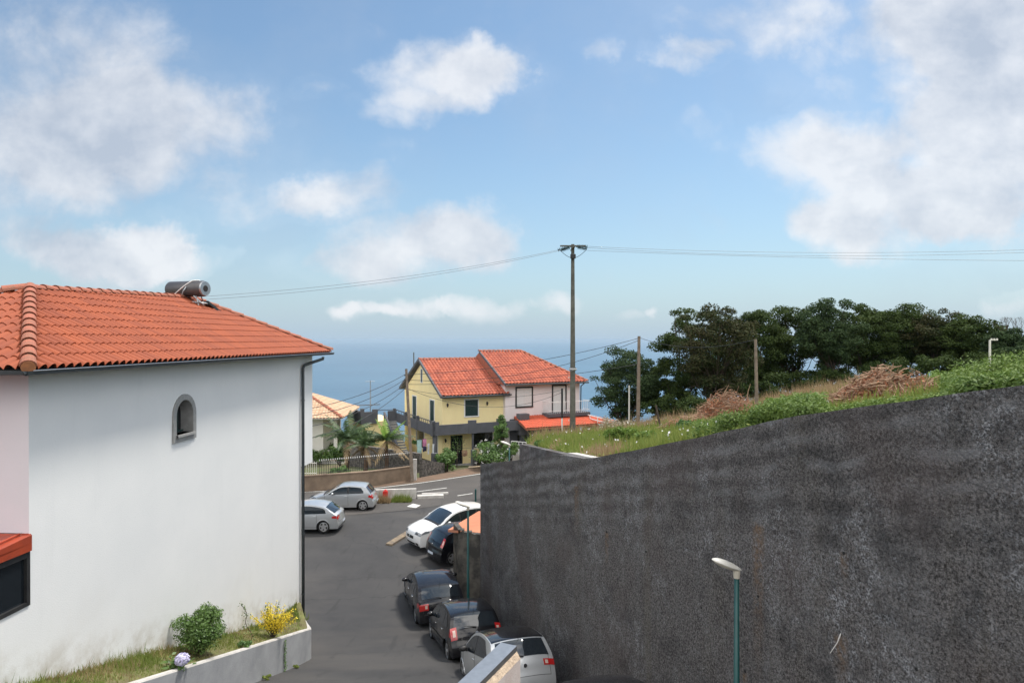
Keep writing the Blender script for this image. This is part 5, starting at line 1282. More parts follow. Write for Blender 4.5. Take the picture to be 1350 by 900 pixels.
def wheel(parent, x, y, r, w, sgn, rim_m, ns=5):
    t = MB(); seg = 28; prof = [(r*.66,-w/2+.02),(r*.9,-w/2),(r*.985,-w/2+.025),(r,-w/4),(r,w/4),(r*.985,w/2-.025),(r*.9,w/2),(r*.66,w/2-.015)]
    for i in range(seg):
        a = 2*math.pi*i/seg
        for (rr, yy_) in prof: t.v.append((x+rr*math.cos(a), y+yy_, r+rr*math.sin(a)))
    m = len(prof)
    for i in range(seg):
        for j in range(m-1): t.f.append((i*m+j, ((i+1) % seg)*m+j, ((i+1) % seg)*m+j+1, i*m+j+1)); t.m.append(0); t.a.append(.5)
    t.f.append(tuple(i*m for i in range(seg))); t.f.append(tuple(i*m+m-1 for i in range(seg))[::-1]) ; t.m += [0, 0]; t.a += [.5, .5]
    # recess the faces: drop the outer cap so the rim shows
    ty = t.build('wheel', M['tyre'], parent, smooth='auto')
    rb = MB(); yo = y+sgn*(w/2-.012)
    for (ra_, rb_, dy) in ((r*.70, r*.62, .012), (r*.62, r*.58, -.03)):
        k0 = len(rb.v)
        for i in range(seg):
            a = 2*math.pi*i/seg
            rb.v.append((x+ra_*math.cos(a), yo+sgn*.006, r+ra_*math.sin(a))); rb.v.append((x+rb_*math.cos(a), yo+sgn*(.006+dy*.4), r+rb_*math.sin(a)))
        for i in range(seg): j = (i+1) % seg; rb.f.append((k0+2*i, k0+2*i+1, k0+2*j+1, k0+2*j)); rb.m.append(0); rb.a.append(.5)
    for q in range(ns):
        a = 2*math.pi*q/ns+.3; c, s_ = math.cos(a), math.sin(a)
        for (w0, w1) in ((.20, .13),):
            vs = []
            for (rr, ww) in ((r*.10, w0*r), (r*.60, w1*r)):
                for sg in (-1, 1): vs.append((x+rr*c-sg*ww*s_, yo+sgn*.014, r+rr*s_+sg*ww*c))
            rb.add(vs, [(0,1,3,2)])
    rb.tube([(x, yo+sgn*.0, r), (x, yo+sgn*.022, r)], r*.2, 12)
    rb.build('rim', rim_m, ty, smooth=False)
def make_car(name, label, cat, spec, col, loc, heading, group='parked cars', rear=True, front=True, extras=None, rim=None, roofcol=None, plate_text=None):
    c = Car(spec); f = Vector((math.cos(R(heading)), math.sin(R(heading)), 0)); x, y = loc
    zf, zr = H(x+f.x*c.xf, y+f.y*c.xf), H(x+f.x*c.xr, y+f.y*c.xr); zc = zr+(zf-zr)*(-c.xr)/(c.xf-c.xr)
    root = empty(name, (x, y, zc+.006), 0, label, cat, group); root.rotation_euler = (0, -math.atan2(zf-zr, c.xf-c.xr), R(heading))
    bd = c.body().build('body', col, root, smooth='auto')
    b = MB(); yi = c.W/2-.34; b.box(-c.hl+.25, c.hl-.35, -yi, yi, .17, .72); b.box(c.xr+c.ra, c.xf-c.ra, -c.W/2+.10, c.W/2-.10, .17, .6); b.build('underbody', M['plastic'], root)
    for (xw, nm) in ((c.xf, 'f'), (c.xr, 'r')):
        for sg in (-1, 1):
            wheel(root, xw, sg*(c.W/2*c.plan(xw)-.125), c.wr, .20, sg, rim or M['rim'], c.spokes)
            b = MB()      # wheel arch lip
            pts = [c.pt(xw+(c.ra+.012)*math.cos(a), sg*(c.half(xw+(c.ra)*math.cos(a), c.wr+(c.ra)*math.sin(a))+.002), c.wr+(c.ra+.006)*math.sin(a)) for a in [math.pi*k/14 for k in range(15)]]
            b.tube(pts, .014, 6); b.build('arch_lip', c.trim if hasattr(c, 'trim') else col, root)
    # glass
    g = M['glass_sky']
    c.patch(lambda x, z: c.ws1 <= x <= c.ws0 and z > .9, -.88, .88, .008, 10).build('windscreen', g, root, smooth=True)
    rw_ = c.patch(lambda x, z: x <= c.rw0 and c.rwz0 <= z <= c.rwz1, -.86, .86, .008, 10).build('rear_window', g, root, smooth=True)
    for sg in (-1, 1):
        for (xa, xb) in c.sidewin:
            lo = lambda X_: c.belt(X_)+.025
            def hi(X_, xa=xa, xb=xb):
                v = c.ztop(X_)-.115
                if X_ < c.qx: v = min(v, c.belt(X_)+.025+(X_-c.qend)/(c.qx-c.qend)*(c.ztop(c.qx)-.115-c.belt(c.qx)-.025)) if not c.qround else min(v, c.belt(X_)+.025+math.sqrt(max(0, 1-((c.qx-X_)/(c.qx-c.qend))**2))*(c.ztop(c.qx)-.115-c.belt(c.qx)-.025))
                return v
            c.side(xa, xb, lo, hi, sg, .007, 16).build('side_window', g, root, smooth=True)
        # pillars between the windows (gloss black)
        for (xa, xb) in zip(c.sidewin[:-1], c.sidewin[1:]):
            c.side(xb[1] if xb[1] < xa[0] else xb[0], xa[0], lambda X_: c.belt(X_)+.02, lambda X_: c.ztop(X_)-.11, sg, .005, 2).build('pillar', M['plastic'], root)
        # door gaps
        for dx in c.doors:
            b = MB(); pts = [c.pt(dx+.02*math.sin((z-.3)*4), sg*(c.half(dx, z)+.001), z) for z in [.30+k*(c.belt(dx)-.30)/8 for k in range(9)]]; b.tube(pts, .005, 4); b.build('door_gap', M['ink'], root)
        b = MB(); pts = [c.pt(X_, sg*(c.half(X_, .30)+.001), .30) for X_ in [c.doors[-1]+(c.doors[0]-c.doors[-1])*k/8 for k in range(9)]]; b.tube(pts, .004, 4); b.build('sill_gap', M['ink'], root)
        for hx in c.handles:
            hz_ = c.belt(hx)-.10; b = MB(); yh = sg*(c.half(hx, hz_)+.018); b.tube([(hx-.09, yh-sg*.02, hz_), (hx-.06, yh, hz_+.004), (hx+.06, yh, hz_+.004), (hx+.09, yh-sg*.02, hz_)], .014, 6); b.build('door_handle', c.handle_m if hasattr(c, 'handle_m') else col, root)
        # mirror
        mx_ = c.ws0-.42; b = MB(); mz = c.belt(mx_)+.06; my = sg*(c.half(mx_, c.belt(mx_))+.10)
        b.ell((mx_, my, mz+.03), (.075, .115, .075), 12, 8); b.tube([(mx_+.02, my-sg*.12, mz-.04), (mx_, my, mz)], .025, 6); b.build('mirror', c.mirror_m if hasattr(c, 'mirror_m') else col, root, smooth=True)
        if c.strip:
            c.side(c.doors[-1]+.0, c.doors[0], lambda X_: .52, lambda X_: .555, sg, .012, 12, 1).build('side_moulding', c.strip, root)
    # rear
    b = MB(); b.tube([c.pt(c.rw0-.02, 0, c.ztop(c.rw0-.02)) + Vector((0,0,.0)), c.pt(c.rw0-.02, 0, c.ztop(c.rw0-.02))+Vector((-.10,0,.17))], [.006,.003], 5); b.build('antenna', M['plastic'], root)
    if rear:
        for sg in (-1, 1):
            z0, z1, s0, xs = c.tail
            pt_ = c.patch(lambda x, z: x < -c.hl*.6 and z0 <= z <= z1, s0, .995, .010, 6)
            if sg < 0: pt_.v = [(v[0], -v[1], v[2]) for v in pt_.v]
            tl = pt_.build('tail_lamp', M['red_lamp'], root, smooth=True)
            p2 = c.patch(lambda x, z: x < -c.hl*.6 and z0+(z1-z0)*.25 <= z <= z0+(z1-z0)*.8, s0+.05, s0+.15, .014, 3)
            if sg < 0: p2.v = [(v[0], -v[1], v[2]) for v in p2.v]
            if len(p2.f): p2.build('reversing_lens', M['amber_lamp'], tl, smooth=True)
            xr1 = -c.hl+xs
            c.side(-c.hl+.075, xr1, lambda X_: z0+.04*(X_+c.hl)/xs, lambda X_: min(z1, c.ztop(X_)-.02)-.06*(X_+c.hl)/xs, sg, .010, 8).build('tail_lamp_side', M['red_lamp'], tl, smooth=True)
        pz0, pz1 = c.plate
        c.patch(lambda x, z: x < -c.hl*.8 and pz0 <= z <= pz1, -.32, .32, .014, 6).build('number_plate', M['plate'], root)
        pc = c.toppt(*min(c.prof, key=lambda q: abs(q[1]-(c.emb))+ (0 if q[0] < -1 else 9)), 0, 0)
        b = MB(); b.tube([pc+Vector((-.004,0,0)), pc+Vector((-.018,0,0))], .045, 14); b.build('badge', M['chrome'], root)
        wpt = [(q, c.toppt(*q, .0, 0)) for q in c.prof if q[0] <= c.rw0 and c.rwz0 <= q[1] <= c.rwz1]
        if len(wpt) > 2:
            p0 = wpt[-1][1]; b = MB(); b.tube([p0+Vector((-.03,0,.0)), p0+Vector((-.025,.12,.03)), p0+Vector((-.02,.38,.06))], [.02,.012,.006], 5); b.build('rear_wiper', M['plastic'], root)
        c.patch(lambda x, z: x < -c.hl*.8 and .30 <= z <= .36, -.9, .9, .01, 8).build('bumper_strip', c.bump_m if hasattr(c, 'bump_m') else M['plastic'], root)
        # hatch shut line
        for sg in (-1, 1):
            pl_ = [c.toppt(*q, sg*.83, 0)+Vector((-.003, 0, .002)) for q in c.prof if q[0] < c.rw0 and .58 <= q[1] <= c.rwz1+.02]
            if len(pl_) > 2: b = MB(); b.tube(pl_, .004, 4); b.build('hatch_gap', M['ink'], root)
        q0 = min((q for q in c.prof if q[0] < -1), key=lambda q: abs(q[1]-.58)); b = MB(); b.tube([c.toppt(*q0, k/6, 0)+Vector((-.003,0,0)) for k in range(-5, 6)], .005, 4); b.build('bumper_gap', M['ink'], root)
    if front:
        z0, z1, s0, xs = c.head
        for sg in (-1, 1):
            pt_ = c.patch(lambda x, z: x > c.hl*.6 and z0 <= z <= z1, s0, .99, .010, 6)
            if sg < 0: pt_.v = [(v[0], -v[1], v[2]) for v in pt_.v]
            hl_ = pt_.build('headlight', M['head_lamp'], root, smooth=True)
            c.side(c.hl-.09, c.hl-xs, lambda X_: z0+.08*(c.hl-X_)/xs, lambda X_: min(z1+.02, c.ztop(X_)-.03), sg, .010, 8).build('headlight_side', M['head_lamp'], hl_, smooth=True)
            c.patch(lambda x, z: x > c.hl*.6 and z0+.03 <= z <= z1-.03, s0+.08, s0+.25, .016, 4).build('lamp_bowl', M['plastic'], hl_) if sg > 0 else None
            pf = c.patch(lambda x, z: x > c.hl*.8 and .33 <= z <= .46, .62, .82, .012, 4)
            if sg < 0: pf.v = [(v[0], -v[1], v[2]) for v in pf.v]
            pf.build('fog_lamp_recess', M['plastic'], root)
        c.patch(lambda x, z: x > c.hl*.8 and .56 <= z <= .74, -.42, .42, .010, 8).build('grille', M['plastic'], root)
        c.patch(lambda x, z: x > c.hl*.8 and .28 <= z <= .42, -.5, .5, .010, 8).build('lower_grille', M['plastic'], root)
        c.patch(lambda x, z: x > c.hl*.8 and .44 <= z <= .54, -.3, .3, .014, 6).build('number_plate', M['plate'], root)
        q0 = min((q for q in c.prof if q[0] > 1), key=lambda q: abs(q[1]-.66)); pc = c.toppt(*q0, 0, 0)
        b = MB(); b.add([pc+Vector((.02,0,.09)), pc+Vector((.03,.06,0)), pc+Vector((.02,0,-.09)), pc+Vector((.03,-.06,0)), pc+Vector((.045,0,0))], [(0,1,4),(1,2,4),(2,3,4),(3,0,4)]); b.build('badge', M['chrome'], root)
        for sg in (-1, 1):
            pl_ = [c.toppt(*q, sg*.90, 0)+Vector((0,0,.002)) for q in c.prof if q[0] > c.ws0 and q[1] > .78]
            if len(pl_) > 2: b = MB(); b.tube(pl_, .004, 4); b.build('bonnet_gap', M['ink'], root)
        c.patch(lambda x, z: c.ws0-.0 <= x <= c.ws0+.14 and z > .8, -.85, .85, .006, 8).build('cowl', M['plastic'], root)
    if roofcol: c.patch(lambda x, z: c.rw0 <= x <= c.ws1 and z > 1.2, -.97, .97, .006, 10).build('roof_panel', roofcol, root, smooth=True)
    return root, c
base = dict(W=1.70, b0=.86, b1=.97, tf=.18, tr=.10, tum=.30, ra=.345, wr=.30, spokes=5, qround=False, strip=None)
HATCH = dict(base, L=3.98, W=1.71, xf=1.26, xr=-1.30,
    profile=[(1.93,.22),(1.97,.36),(1.98,.52),(1.93,.66),(1.80,.77),(1.5,.86),(1.15,.94),(.92,1.01),(.55,1.24),(.15,1.43),(-.3,1.485),(-.8,1.47),(-1.25,1.41),(-1.48,1.34),(-1.66,1.14),(-1.80,.97),(-1.88,.84),(-1.92,.70),(-1.97,.56),(-1.99,.40),(-1.95,.24)],
    ws0=.92, ws1=.20, rw0=-1.46, rwz0=.99, rwz1=1.345, sidewin=[(-.02,.86),(-.86,-.10),(-1.40,-.93)], qx=-1.12, qend=-1.45, doors=[.92,-.06,-.98], handles=[.12,-.82], tail=(.72,1.06,.74,.30), plate=(.42,.53), emb=.86, head=(.62,.80,.60,.45))
CLIO = dict(HATCH, strip=M['plastic'], tail=(.74,1.08,.76,.26), plate=(.40,.50), handle_m=M['chrome'])
MEG = dict(HATCH, L=4.2, W=1.77, xf=1.32, xr=-1.30,
    profile=[(2.03,.22),(2.08,.36),(2.09,.52),(2.04,.66),(1.90,.77),(1.6,.85),(1.2,.93),(.95,1.0),(.55,1.24),(.1,1.41),(-.35,1.455),(-.85,1.43),(-1.25,1.36),(-1.45,1.29),(-1.72,1.12),(-1.93,.99),(-2.02,.93),(-2.06,.80),(-2.08,.66),(-2.10,.42),(-2.06,.24)],
    rwz0=1.03, rwz1=1.295, rw0=-1.43, tail=(.72,.93,.60,.34), plate=(.40,.50), emb=.84, qx=-1.05, qend=-1.62, sidewin=[(-.02,.88),(-.88,-.10),(-1.50,-.94)], head=(.62,.80,.60,.45), handle_m=M['chrome'])
IBIZA = dict(HATCH, L=3.95, W=1.70, doors=[.92,-.30], handles=[-.18], sidewin=[(-.25,.86),(-1.42,-.32)], qx=-1.0, qend=-1.47, tail=(.76,.93,.62,.32), plate=(.30,.40), emb=.80, bump_m=M['plastic'], mirror_m=M['plastic'])
P206 = dict(HATCH, L=3.84, W=1.65, xf=1.22, xr=-1.22, b0=.84, b1=.98,
    profile=[(1.86,.22),(1.91,.36),(1.92,.50),(1.88,.60),(1.70,.70),(1.35,.83),(1.0,.92),(.85,.96),(.45,1.21),(.05,1.39),(-.35,1.43),(-.8,1.41),(-1.2,1.36),(-1.38,1.30),(-1.60,1.08),(-1.72,.93),(-1.78,.84),(-1.82,.68),(-1.90,.56),(-1.92,.40),(-1.88,.24)],
    doors=[.88,-.42], handles=[-.28], sidewin=[(-.36,.78),(-1.28,-.45)], qx=-1.12, qend=-1.34, tail=(.70,.92,.70,.32), ws0=.86, ws1=.12, rw0=-1.38, rwz0=.98, rwz1=1.30)
LEON = dict(HATCH, L=4.18, W=1.74, xf=1.24, xr=-1.27,
    profile=[(2.02,.22),(2.07,.36),(2.08,.52),(2.03,.66),(1.86,.76),(1.5,.85),(1.15,.92),(.95,.97),(.55,1.22),(.15,1.38),(-.3,1.43),(-.75,1.41),(-1.15,1.34),(-1.35,1.28),(-1.68,1.10),(-1.92,.96),(-2.0,.90),(-2.03,.76),(-2.07,.58),(-2.09,.42),(-2.05,.24)],
    rwz0=1.0, rwz1=1.285, rw0=-1.33, qround=True, qx=-.85, qend=-1.42, sidewin=[(-.02,.86),(-1.42,-.10)], doors=[.92,-.06,-.95], handles=[.10,-.80], tail=(.70,.88,.66,.34), wr=.315, ra=.35)
SUV = dict(HATCH, L=4.45, W=1.84, xf=1.36, xr=-1.29, b0=1.0, b1=1.14, wr=.345, ra=.40, tf=.20,
    profile=[(2.12,.26),(2.19,.40),(2.21,.62),(2.16,.82),(2.05,.93),(1.7,1.02),(1.3,1.09),(1.02,1.14),(.6,1.37),(.15,1.55),(-.35,1.61),(-.9,1.60),(-1.4,1.54),(-1.72,1.46),(-1.92,1.26),(-2.05,1.06),(-2.12,.90),(-2.15,.72),(-2.21,.56),(-2.22,.42),(-2.16,.26)],
    ws0=1.02, ws1=.22, rw0=-1.70, rwz0=1.12, rwz1=1.46, sidewin=[(-.02,.98),(-.98,-.10),(-1.72,-1.05)], qx=-1.3, qend=-1.8, doors=[1.0,-.06,-1.05], handles=[.12,-.90], tail=(.85,1.08,.66,.36), plate=(.62,.72), emb=.95, head=(.78,.92,.50,.50), trim=M['plastic'])
FIAT = dict(HATCH, L=4.03, W=1.69, tail=(.88,1.25,.80,.16), rwz0=1.0, plate=(.46,.56), bump_m=M['clear_lamp'])
make_car('parked_car', 'silver hatchback with black roof, nearest in the row along the charcoal wall', 'car', IBIZA, M['p_silver2'], (-.18, 17.72), 108, 'parked cars', front=False, roofcol=M['p_black'])
make_car('parked_car', 'black hatchback with big red tail lamps, middle of the row along the wall', 'car', CLIO, M['p_black'], (-1.57, 21.95), 108, 'parked cars', front=False)
make_car('parked_car', 'anthracite fastback hatchback parked at the far end of the row along the wall', 'car', MEG, M['p_grey'], (-3.05, 26.0), 107, 'parked cars', front=False)
make_car('parked_car', 'black hatchback half hidden by the shed, its red tail lamp towards us', 'car', FIAT, M['p_black'], (-1.95, 31.4), 33, 'parked cars', front=False)
make_car('parked_car', 'white crossover parked nose towards us behind the shed', 'car', SUV, M['p_white'], (-2.95, 33.2), 215, 'parked cars', rear=False)
make_car('parked_car', 'silver three door hatchback in full side view by the low pale wall', 'car', P206, M['p_silver'], (-9.55, 38.7), 182, 'parked cars')
make_car('parked_car', 'silver rounded hatchback cut off by the white house corner', 'car', LEON, M['p_silver'], (-10.65, 34.7), 181, 'parked cars')
make_car('parked_car', 'dark car of which only the roof shows at the bottom edge beside the charcoal wall', 'car', CLIO, M['p_black'], (1.40, 11.15), 108, 'parked cars', front=False)
# ---------------------------------------------------------------- vegetation
def leaf_arrays(ctr, nrm, size, asp, rng):
    """quads (diamond leaves): centres, normals (n,3); size (n,)"""
    n = len(ctr); r = rng.normal(size=(n, 3)); u = np.cross(nrm, r); u /= np.linalg.norm(u, axis=1)[:, None]+1e-9
    w = np.cross(nrm, u); s = size[:, None]
    P4 = np.stack([ctr-u*s, ctr-w*s*asp, ctr+u*s, ctr+w*s*asp], 1); return P4.reshape(-1, 3)
def mesh_np(name, verts, k, m, parent=None, extra=None, mats=None):
    """verts (n*k,3) loose faces of k corners"""
    n = len(verts)//k; me = bpy.data.meshes.new(name); me.vertices.add(n*k); me.vertices.foreach_set('co', verts.astype(np.float32).ravel())
    me.loops.add(n*k); me.loops.foreach_set('vertex_index', np.arange(n*k, dtype=np.int32)); me.polygons.add(n)
    me.polygons.foreach_set('loop_start', np.arange(0, n*k, k, dtype=np.int32)); me.polygons.foreach_set('loop_total', np.full(n, k, dtype=np.int32))
    me.materials.append(m); me.update(calc_edges=True); me.validate(); o = bpy.data.objects.new(name, me); C.objects.link(o); o.parent = parent; return o
def crown_leaves(rng, centers, radii, per, ls, asp=.5, flat=.75):
    out = []
    for c, r in zip(centers, radii):
        n = int(per*(r/np.mean(radii))**2); d = rng.normal(size=(n, 3)); d /= np.linalg.norm(d, axis=1)[:, None]
        d[:, 2] = np.abs(d[:, 2])*rng.choice([1, 1, 1, -.6], n)
        rr = r*rng.uniform(.55, 1.05, n)[:, None]; p = c + d*rr*np.array([1, 1, flat])
        nn = d*.8 + rng.normal(size=(n, 3))*.55 + np.array([0, 0, .35]); nn /= np.linalg.norm(nn, axis=1)[:, None]
        out.append(leaf_arrays(p, nn, rng.uniform(.6, 1.25, n)*ls, asp, rng))
    return np.concatenate(out)
def tree(label, px, ytop, wpx, d, cfrac, m, seed, nclump=70, per=190, ls=.085, name='tree', group='dark trees on the slope', base=None, bare=0, zb=None):
    rng = np.random.default_rng(seed); x = (px-675)/900*d; z0 = (G(x, d) if base is None else base)-.1; zt = (447-ytop)/900*d; h = zt-z0; w = wpx/900*d
    o = empty(name, (x, d, z0), 0, label, 'tree', group)
    cz = h*cfrac*.55; ch = (h-cz)/2; cc = np.array([0, 0, cz+ch])
    cs, rs = [], []
    for i in range(nclump):
        dd = rng.normal(size=3); dd /= np.linalg.norm(dd); q = rng.uniform(.45, .95)
        r = w*rng.uniform(.15, .29)
        p = dd*q*np.array([w*1.22-r*.7, w*.95, ch*1.04-r*.45]); p[2] *= 1.0
        if p[2] < 0: p[:2] *= (1+ p[2]/ch*.35)
        cs.append(cc+p); rs.append(r)
    cs = np.array(cs); rs = np.array(rs)
    mesh_np('crown', crown_leaves(rng, cs, rs, per, ls), 4, m, o)
    b = MB(); nst = 1+int(rng.integers(0, 3)); rr = random.Random(seed)
    for s_ in range(nst):
        bx = rr.uniform(-.3, .3)*w*.4; p = Vector((bx, rr.uniform(-.2, .2), -.3)); top = Vector((bx*1.5+rr.uniform(-.2,.2)*w, rr.uniform(-.2,.2)*w, cz+ch*.5))
        pts = [p+(top-p)*t+Vector((rr.uniform(-.08,.08)*h*.3, rr.uniform(-.05,.05), 0))*(0 if t in (0,) else 1) for t in (0, .2, .4, .6, .8, 1)]
        r0 = .028*h/math.sqrt(nst); b.tube(pts, [r0, r0*.85, r0*.7, r0*.55, r0*.4, r0*.25], 7)
        for k in range(9):
            st = pts[rr.choice([1, 2, 3, 4])]; tg = Vector(cs[rr.randrange(len(cs))]); mid = st+(tg-st)*.5+Vector((0,0,-.12*(tg-st).length)); b.tube([st, mid, tg], [r0*.35, r0*.22, r0*.07], 5)
    if bare:
        for k in range(bare):
            a = rr.uniform(0, 6.28); q = rr.uniform(.3, 1.0); st = Vector((0, 0, h*.25)); tg = Vector((math.cos(a)*w*q, -abs(math.sin(a))*w*.9, rr.uniform(h*.2, h*.8))); mid = st+(tg-st)*.5+Vector((0,0,.2)); b.tube([st, mid, tg], [.05, .03, .008], 4)
    b.build('trunk', M['bark'], o); return o
TR = [(824,450,46,50,.02,'leaf_blue','leftmost dark tree standing apart beside the tall timber pole'),
 (868,475,24,55,.05,'leaf_dark','low dark tree filling the gap right of the tall timber pole'),
 (905,397,44,49,.10,'leaf_dark','dark tree with rounded crown at the left end of the tree row'),
 (945,391,54,44,.06,'leaf_rust','broad dark tree with bare dead branches behind the rusty brush heap'),
 (1000,398,42,50,.15,'leaf_dark','dark tree behind the timber pole next to the rusty heap'),
 (1045,397,42,52,.20,'leaf_dark','dark tree with slim trunks and blue gaps below its crown'),
 (1094,388,44,47,.22,'leaf_blue','tallest feathery dark tree left of the large brush heap'),
 (1145,393,44,49,.20,'leaf_dark','dark tree rising straight behind the large brush heap'),
 (1192,395,46,50,.20,'leaf_dark','dark tree right behind the stick standing out of the brush heap'),
 (1236,402,46,48,.25,'leaf_rust','dark tree with rusty tint left of the white post'),
 (1282,412,46,46,.22,'leaf_dark','dark dome shaped tree behind the white post'),
 (1338,432,38,42,.02,'leaf_blue','lower dark tree at the right edge of the photo'),
 (975,430,55,58,.05,'leaf_dark','shaded back row tree behind the broad tree with dead branches'),
 (1120,430,50,58,.35,'leaf_dark','shaded back row tree seen between the tallest tree and its neighbour'),
 (1215,435,60,58,.30,'leaf_dark','shaded back row tree low between the rusty tinted crown and the brush heap')]
for i, (px, yt, wp, d, cf, mm, lb) in enumerate(TR):
    tree(lb, px, yt, wp, d, cf, M[mm], 100+i, nclump=112, per=220, bare=26 if i == 3 else (8 if i in (5, 11) else 0))
for (px, yt, wp, d, lb) in [(885,512,38,46,'low dark thicket under the left end of the tree row'),(930,520,40,41,'dark thicket in front of the broad tree trunk'),(1005,500,40,47,'dark undergrowth behind the timber pole'),
  (1050,488,44,47,'dark undergrowth below the slim trunks'),(1100,482,40,47,'dark undergrowth left behind the large brush heap'),(1180,470,44,46,'dark undergrowth right behind the large brush heap'),(1250,465,44,44,'dark undergrowth below the rusty tinted crown'),(1312,458,44,40,'dark undergrowth right of the white post')]:
    tree(lb, px, yt, wp, d, .0, M['leaf_dark'], int(px), nclump=34, per=150, name='thicket', group='dark thickets under the trees')
def bare_tree(label, px, ytop, d, wpx, seed):
    rr = random.Random(seed); x = (px-675)/900*d; z0 = G(x, d); h = (447-ytop)/900*d-z0; o = empty('bare_tree', (x, d, z0), 0, label, 'tree'); b = MB()
    def br(p, dr, ln, r, lv):
        q = p+dr*ln; b.tube([p, p+dr*ln*.5+Vector((rr.uniform(-.05,.05),)*3)*ln, q], [r, r*.75, r*.5], 5 if lv < 2 else 3, caps=False)
        if lv < 5:
            for k in range(3 if lv > 0 else 4): nd = (dr+Vector((rr.uniform(-.7,.7), rr.uniform(-.7,.7), rr.uniform(-.1,.4)))).normalized(); br(q, nd, ln*.62, r*.5, lv+1)
    br(Vector((0,0,0)), Vector((0,0,1)), h*.42, .09, 0); b.build('branches', M['bark'], o)
bare_tree('thin leafless tree top showing over the dark trees near the right edge', 1334, 418, 43, 20, 5)

# brush heaps
def heap(label, px, d, w, h, seed, nst=420, nleaf=2600, dy=0):
    rr = random.Random(seed); x = (px-675)/900*d; z = G(x, d)-.1; o = empty('brush_heap', (x, d, z), 0, label, 'brush heap'); b = MB()
    def dome(q, a): return max(0, (1-q**2.6))
    for k in range(nst):
        a = rr.uniform(0, 6.283); q = rr.random()**.6; hh = h*dome(q, a)*rr.uniform(.5, 1.02)*(1+.25*math.sin(a*3+seed)); p = Vector((math.cos(a)*w*q, math.sin(a)*w*.8*q, hh))
        dr = Vector((rr.gauss(0, 1)+math.cos(a)*.9, rr.gauss(0, 1), rr.gauss(-.15, .45))).normalized(); ln = rr.uniform(.15, .55)*(1+.7*(rr.random() < .06)); r = rr.choice([.005, .007, .010, .016]); c = Vector((0,0,rr.uniform(-.1,.12)))*ln
        b.tube([p-dr*ln*.5, p+c, p+dr*ln*.5], [r, r*.9, r*.5], 4, caps=False)
    for k in range(2):
        p = Vector((rr.uniform(-.3,.5)*w, -.2, h*.6)); dr = Vector((rr.uniform(-.5,.3), -.2, 1)).normalized(); b.tube([p, p+dr*h*.55, p+dr*h*.8+Vector((.05,0,0))], [.022, .016, .008], 4)
    b.build('sticks', M['twig'], o)
    rng = np.random.default_rng(seed); n = nleaf; a = rng.uniform(0, 6.283, n); q = rng.random(n)**.5; hh = h*(1-q**2.6)*rng.uniform(.3, .95, n)*(1+.25*np.sin(a*3+seed))
    c = np.stack([np.cos(a)*w*q, np.sin(a)*w*.8*q, hh], 1); nn = rng.normal(size=(n, 3)); nn /= np.linalg.norm(nn, axis=1)[:, None]
    mesh_np('dead_foliage', leaf_arrays(c, nn, rng.uniform(.03, .09, n), .22, rng), 4, M['rusty'], o); return o
heap('large heap of cut branches and rusty dead foliage behind the wall top', 1170, 15.5, 1.45, .74, 3, 1500, 5200)
heap('rusty heap of dead branches left of the timber pole, in front of the trees', 960, 27, 1.4, 1.15, 4, 900, 4200)
heap('low spread of pale cut branches left of the rusty heap', 915, 26, 1.3, .45, 6, 420, 1500)
heap('small rusty patch of dead twigs in the meadow near the concrete pole', 742, 26, .45, .22, 7, 120, 900)
heap('low brown heap of twigs among the bracken at the far right', 1335, 20, 1.1, .35, 8, 260, 900)

# grass / bracken
def in_plot(x, d): return x > XL(d)+.05
def blades(name, pts, hts, wd, m, label, seed, lean=.35):
    rng = np.random.default_rng(seed); p = np.array(pts); n = len(p); a = rng.uniform(0, 6.283, n); u = np.stack([np.cos(a), np.sin(a), np.zeros(n)], 1)
    h = np.array(hts)[:, None]; tip = p + np.array([0, 0, 1])*h + rng.normal(size=(n, 3))*h*lean; w = (np.full(n, wd)*rng.uniform(.6, 1.5, n))[:, None]
    V_ = np.stack([p-u*w, p+u*w, tip], 1).reshape(-1, 3); o = mesh_np(name, V_, 3, m); o['kind'] = 'stuff'; tag(o, label, 'grass'); return o
rr = random.Random(77)
G1, H1, G2, H2 = [], [], [], []
for _ in range(11000):
    d = rr.uniform(12.5, 48); x = XL(d)+.05+rr.random()**1.3*(max(4, d*.5)); px = 675+900*x/d
    if px > 1345 or px < 683: continue
    n_v = mnoise.noise(Vector((x*.35, d*.25, 9))); z = G(x, d)
    dryz = (d > 31 and n_v > -.35) or (n_v > .12 and px < 830)
    for k in range(7):
        xx, dd = x+rr.gauss(0, .13), d+rr.gauss(0, .13)
        if not in_plot(xx, dd): continue
        big = 1.35 if d > 30 else 1.0
        (G2 if dryz else G1).append((xx, dd, z-.03)); (H2 if dryz else H1).append(rr.uniform(.12, .34)*big*(1.5 if dryz and d > 33 else 1))
blades('grass', G1, H1, .018, M['grass'], 'green meadow grass and low weeds on the plot above the charcoal wall', 1)
blades('dry_grass', G2, H2, .016, M['dry'], 'tall dry straw coloured grass on the plot around the timber pole', 2)
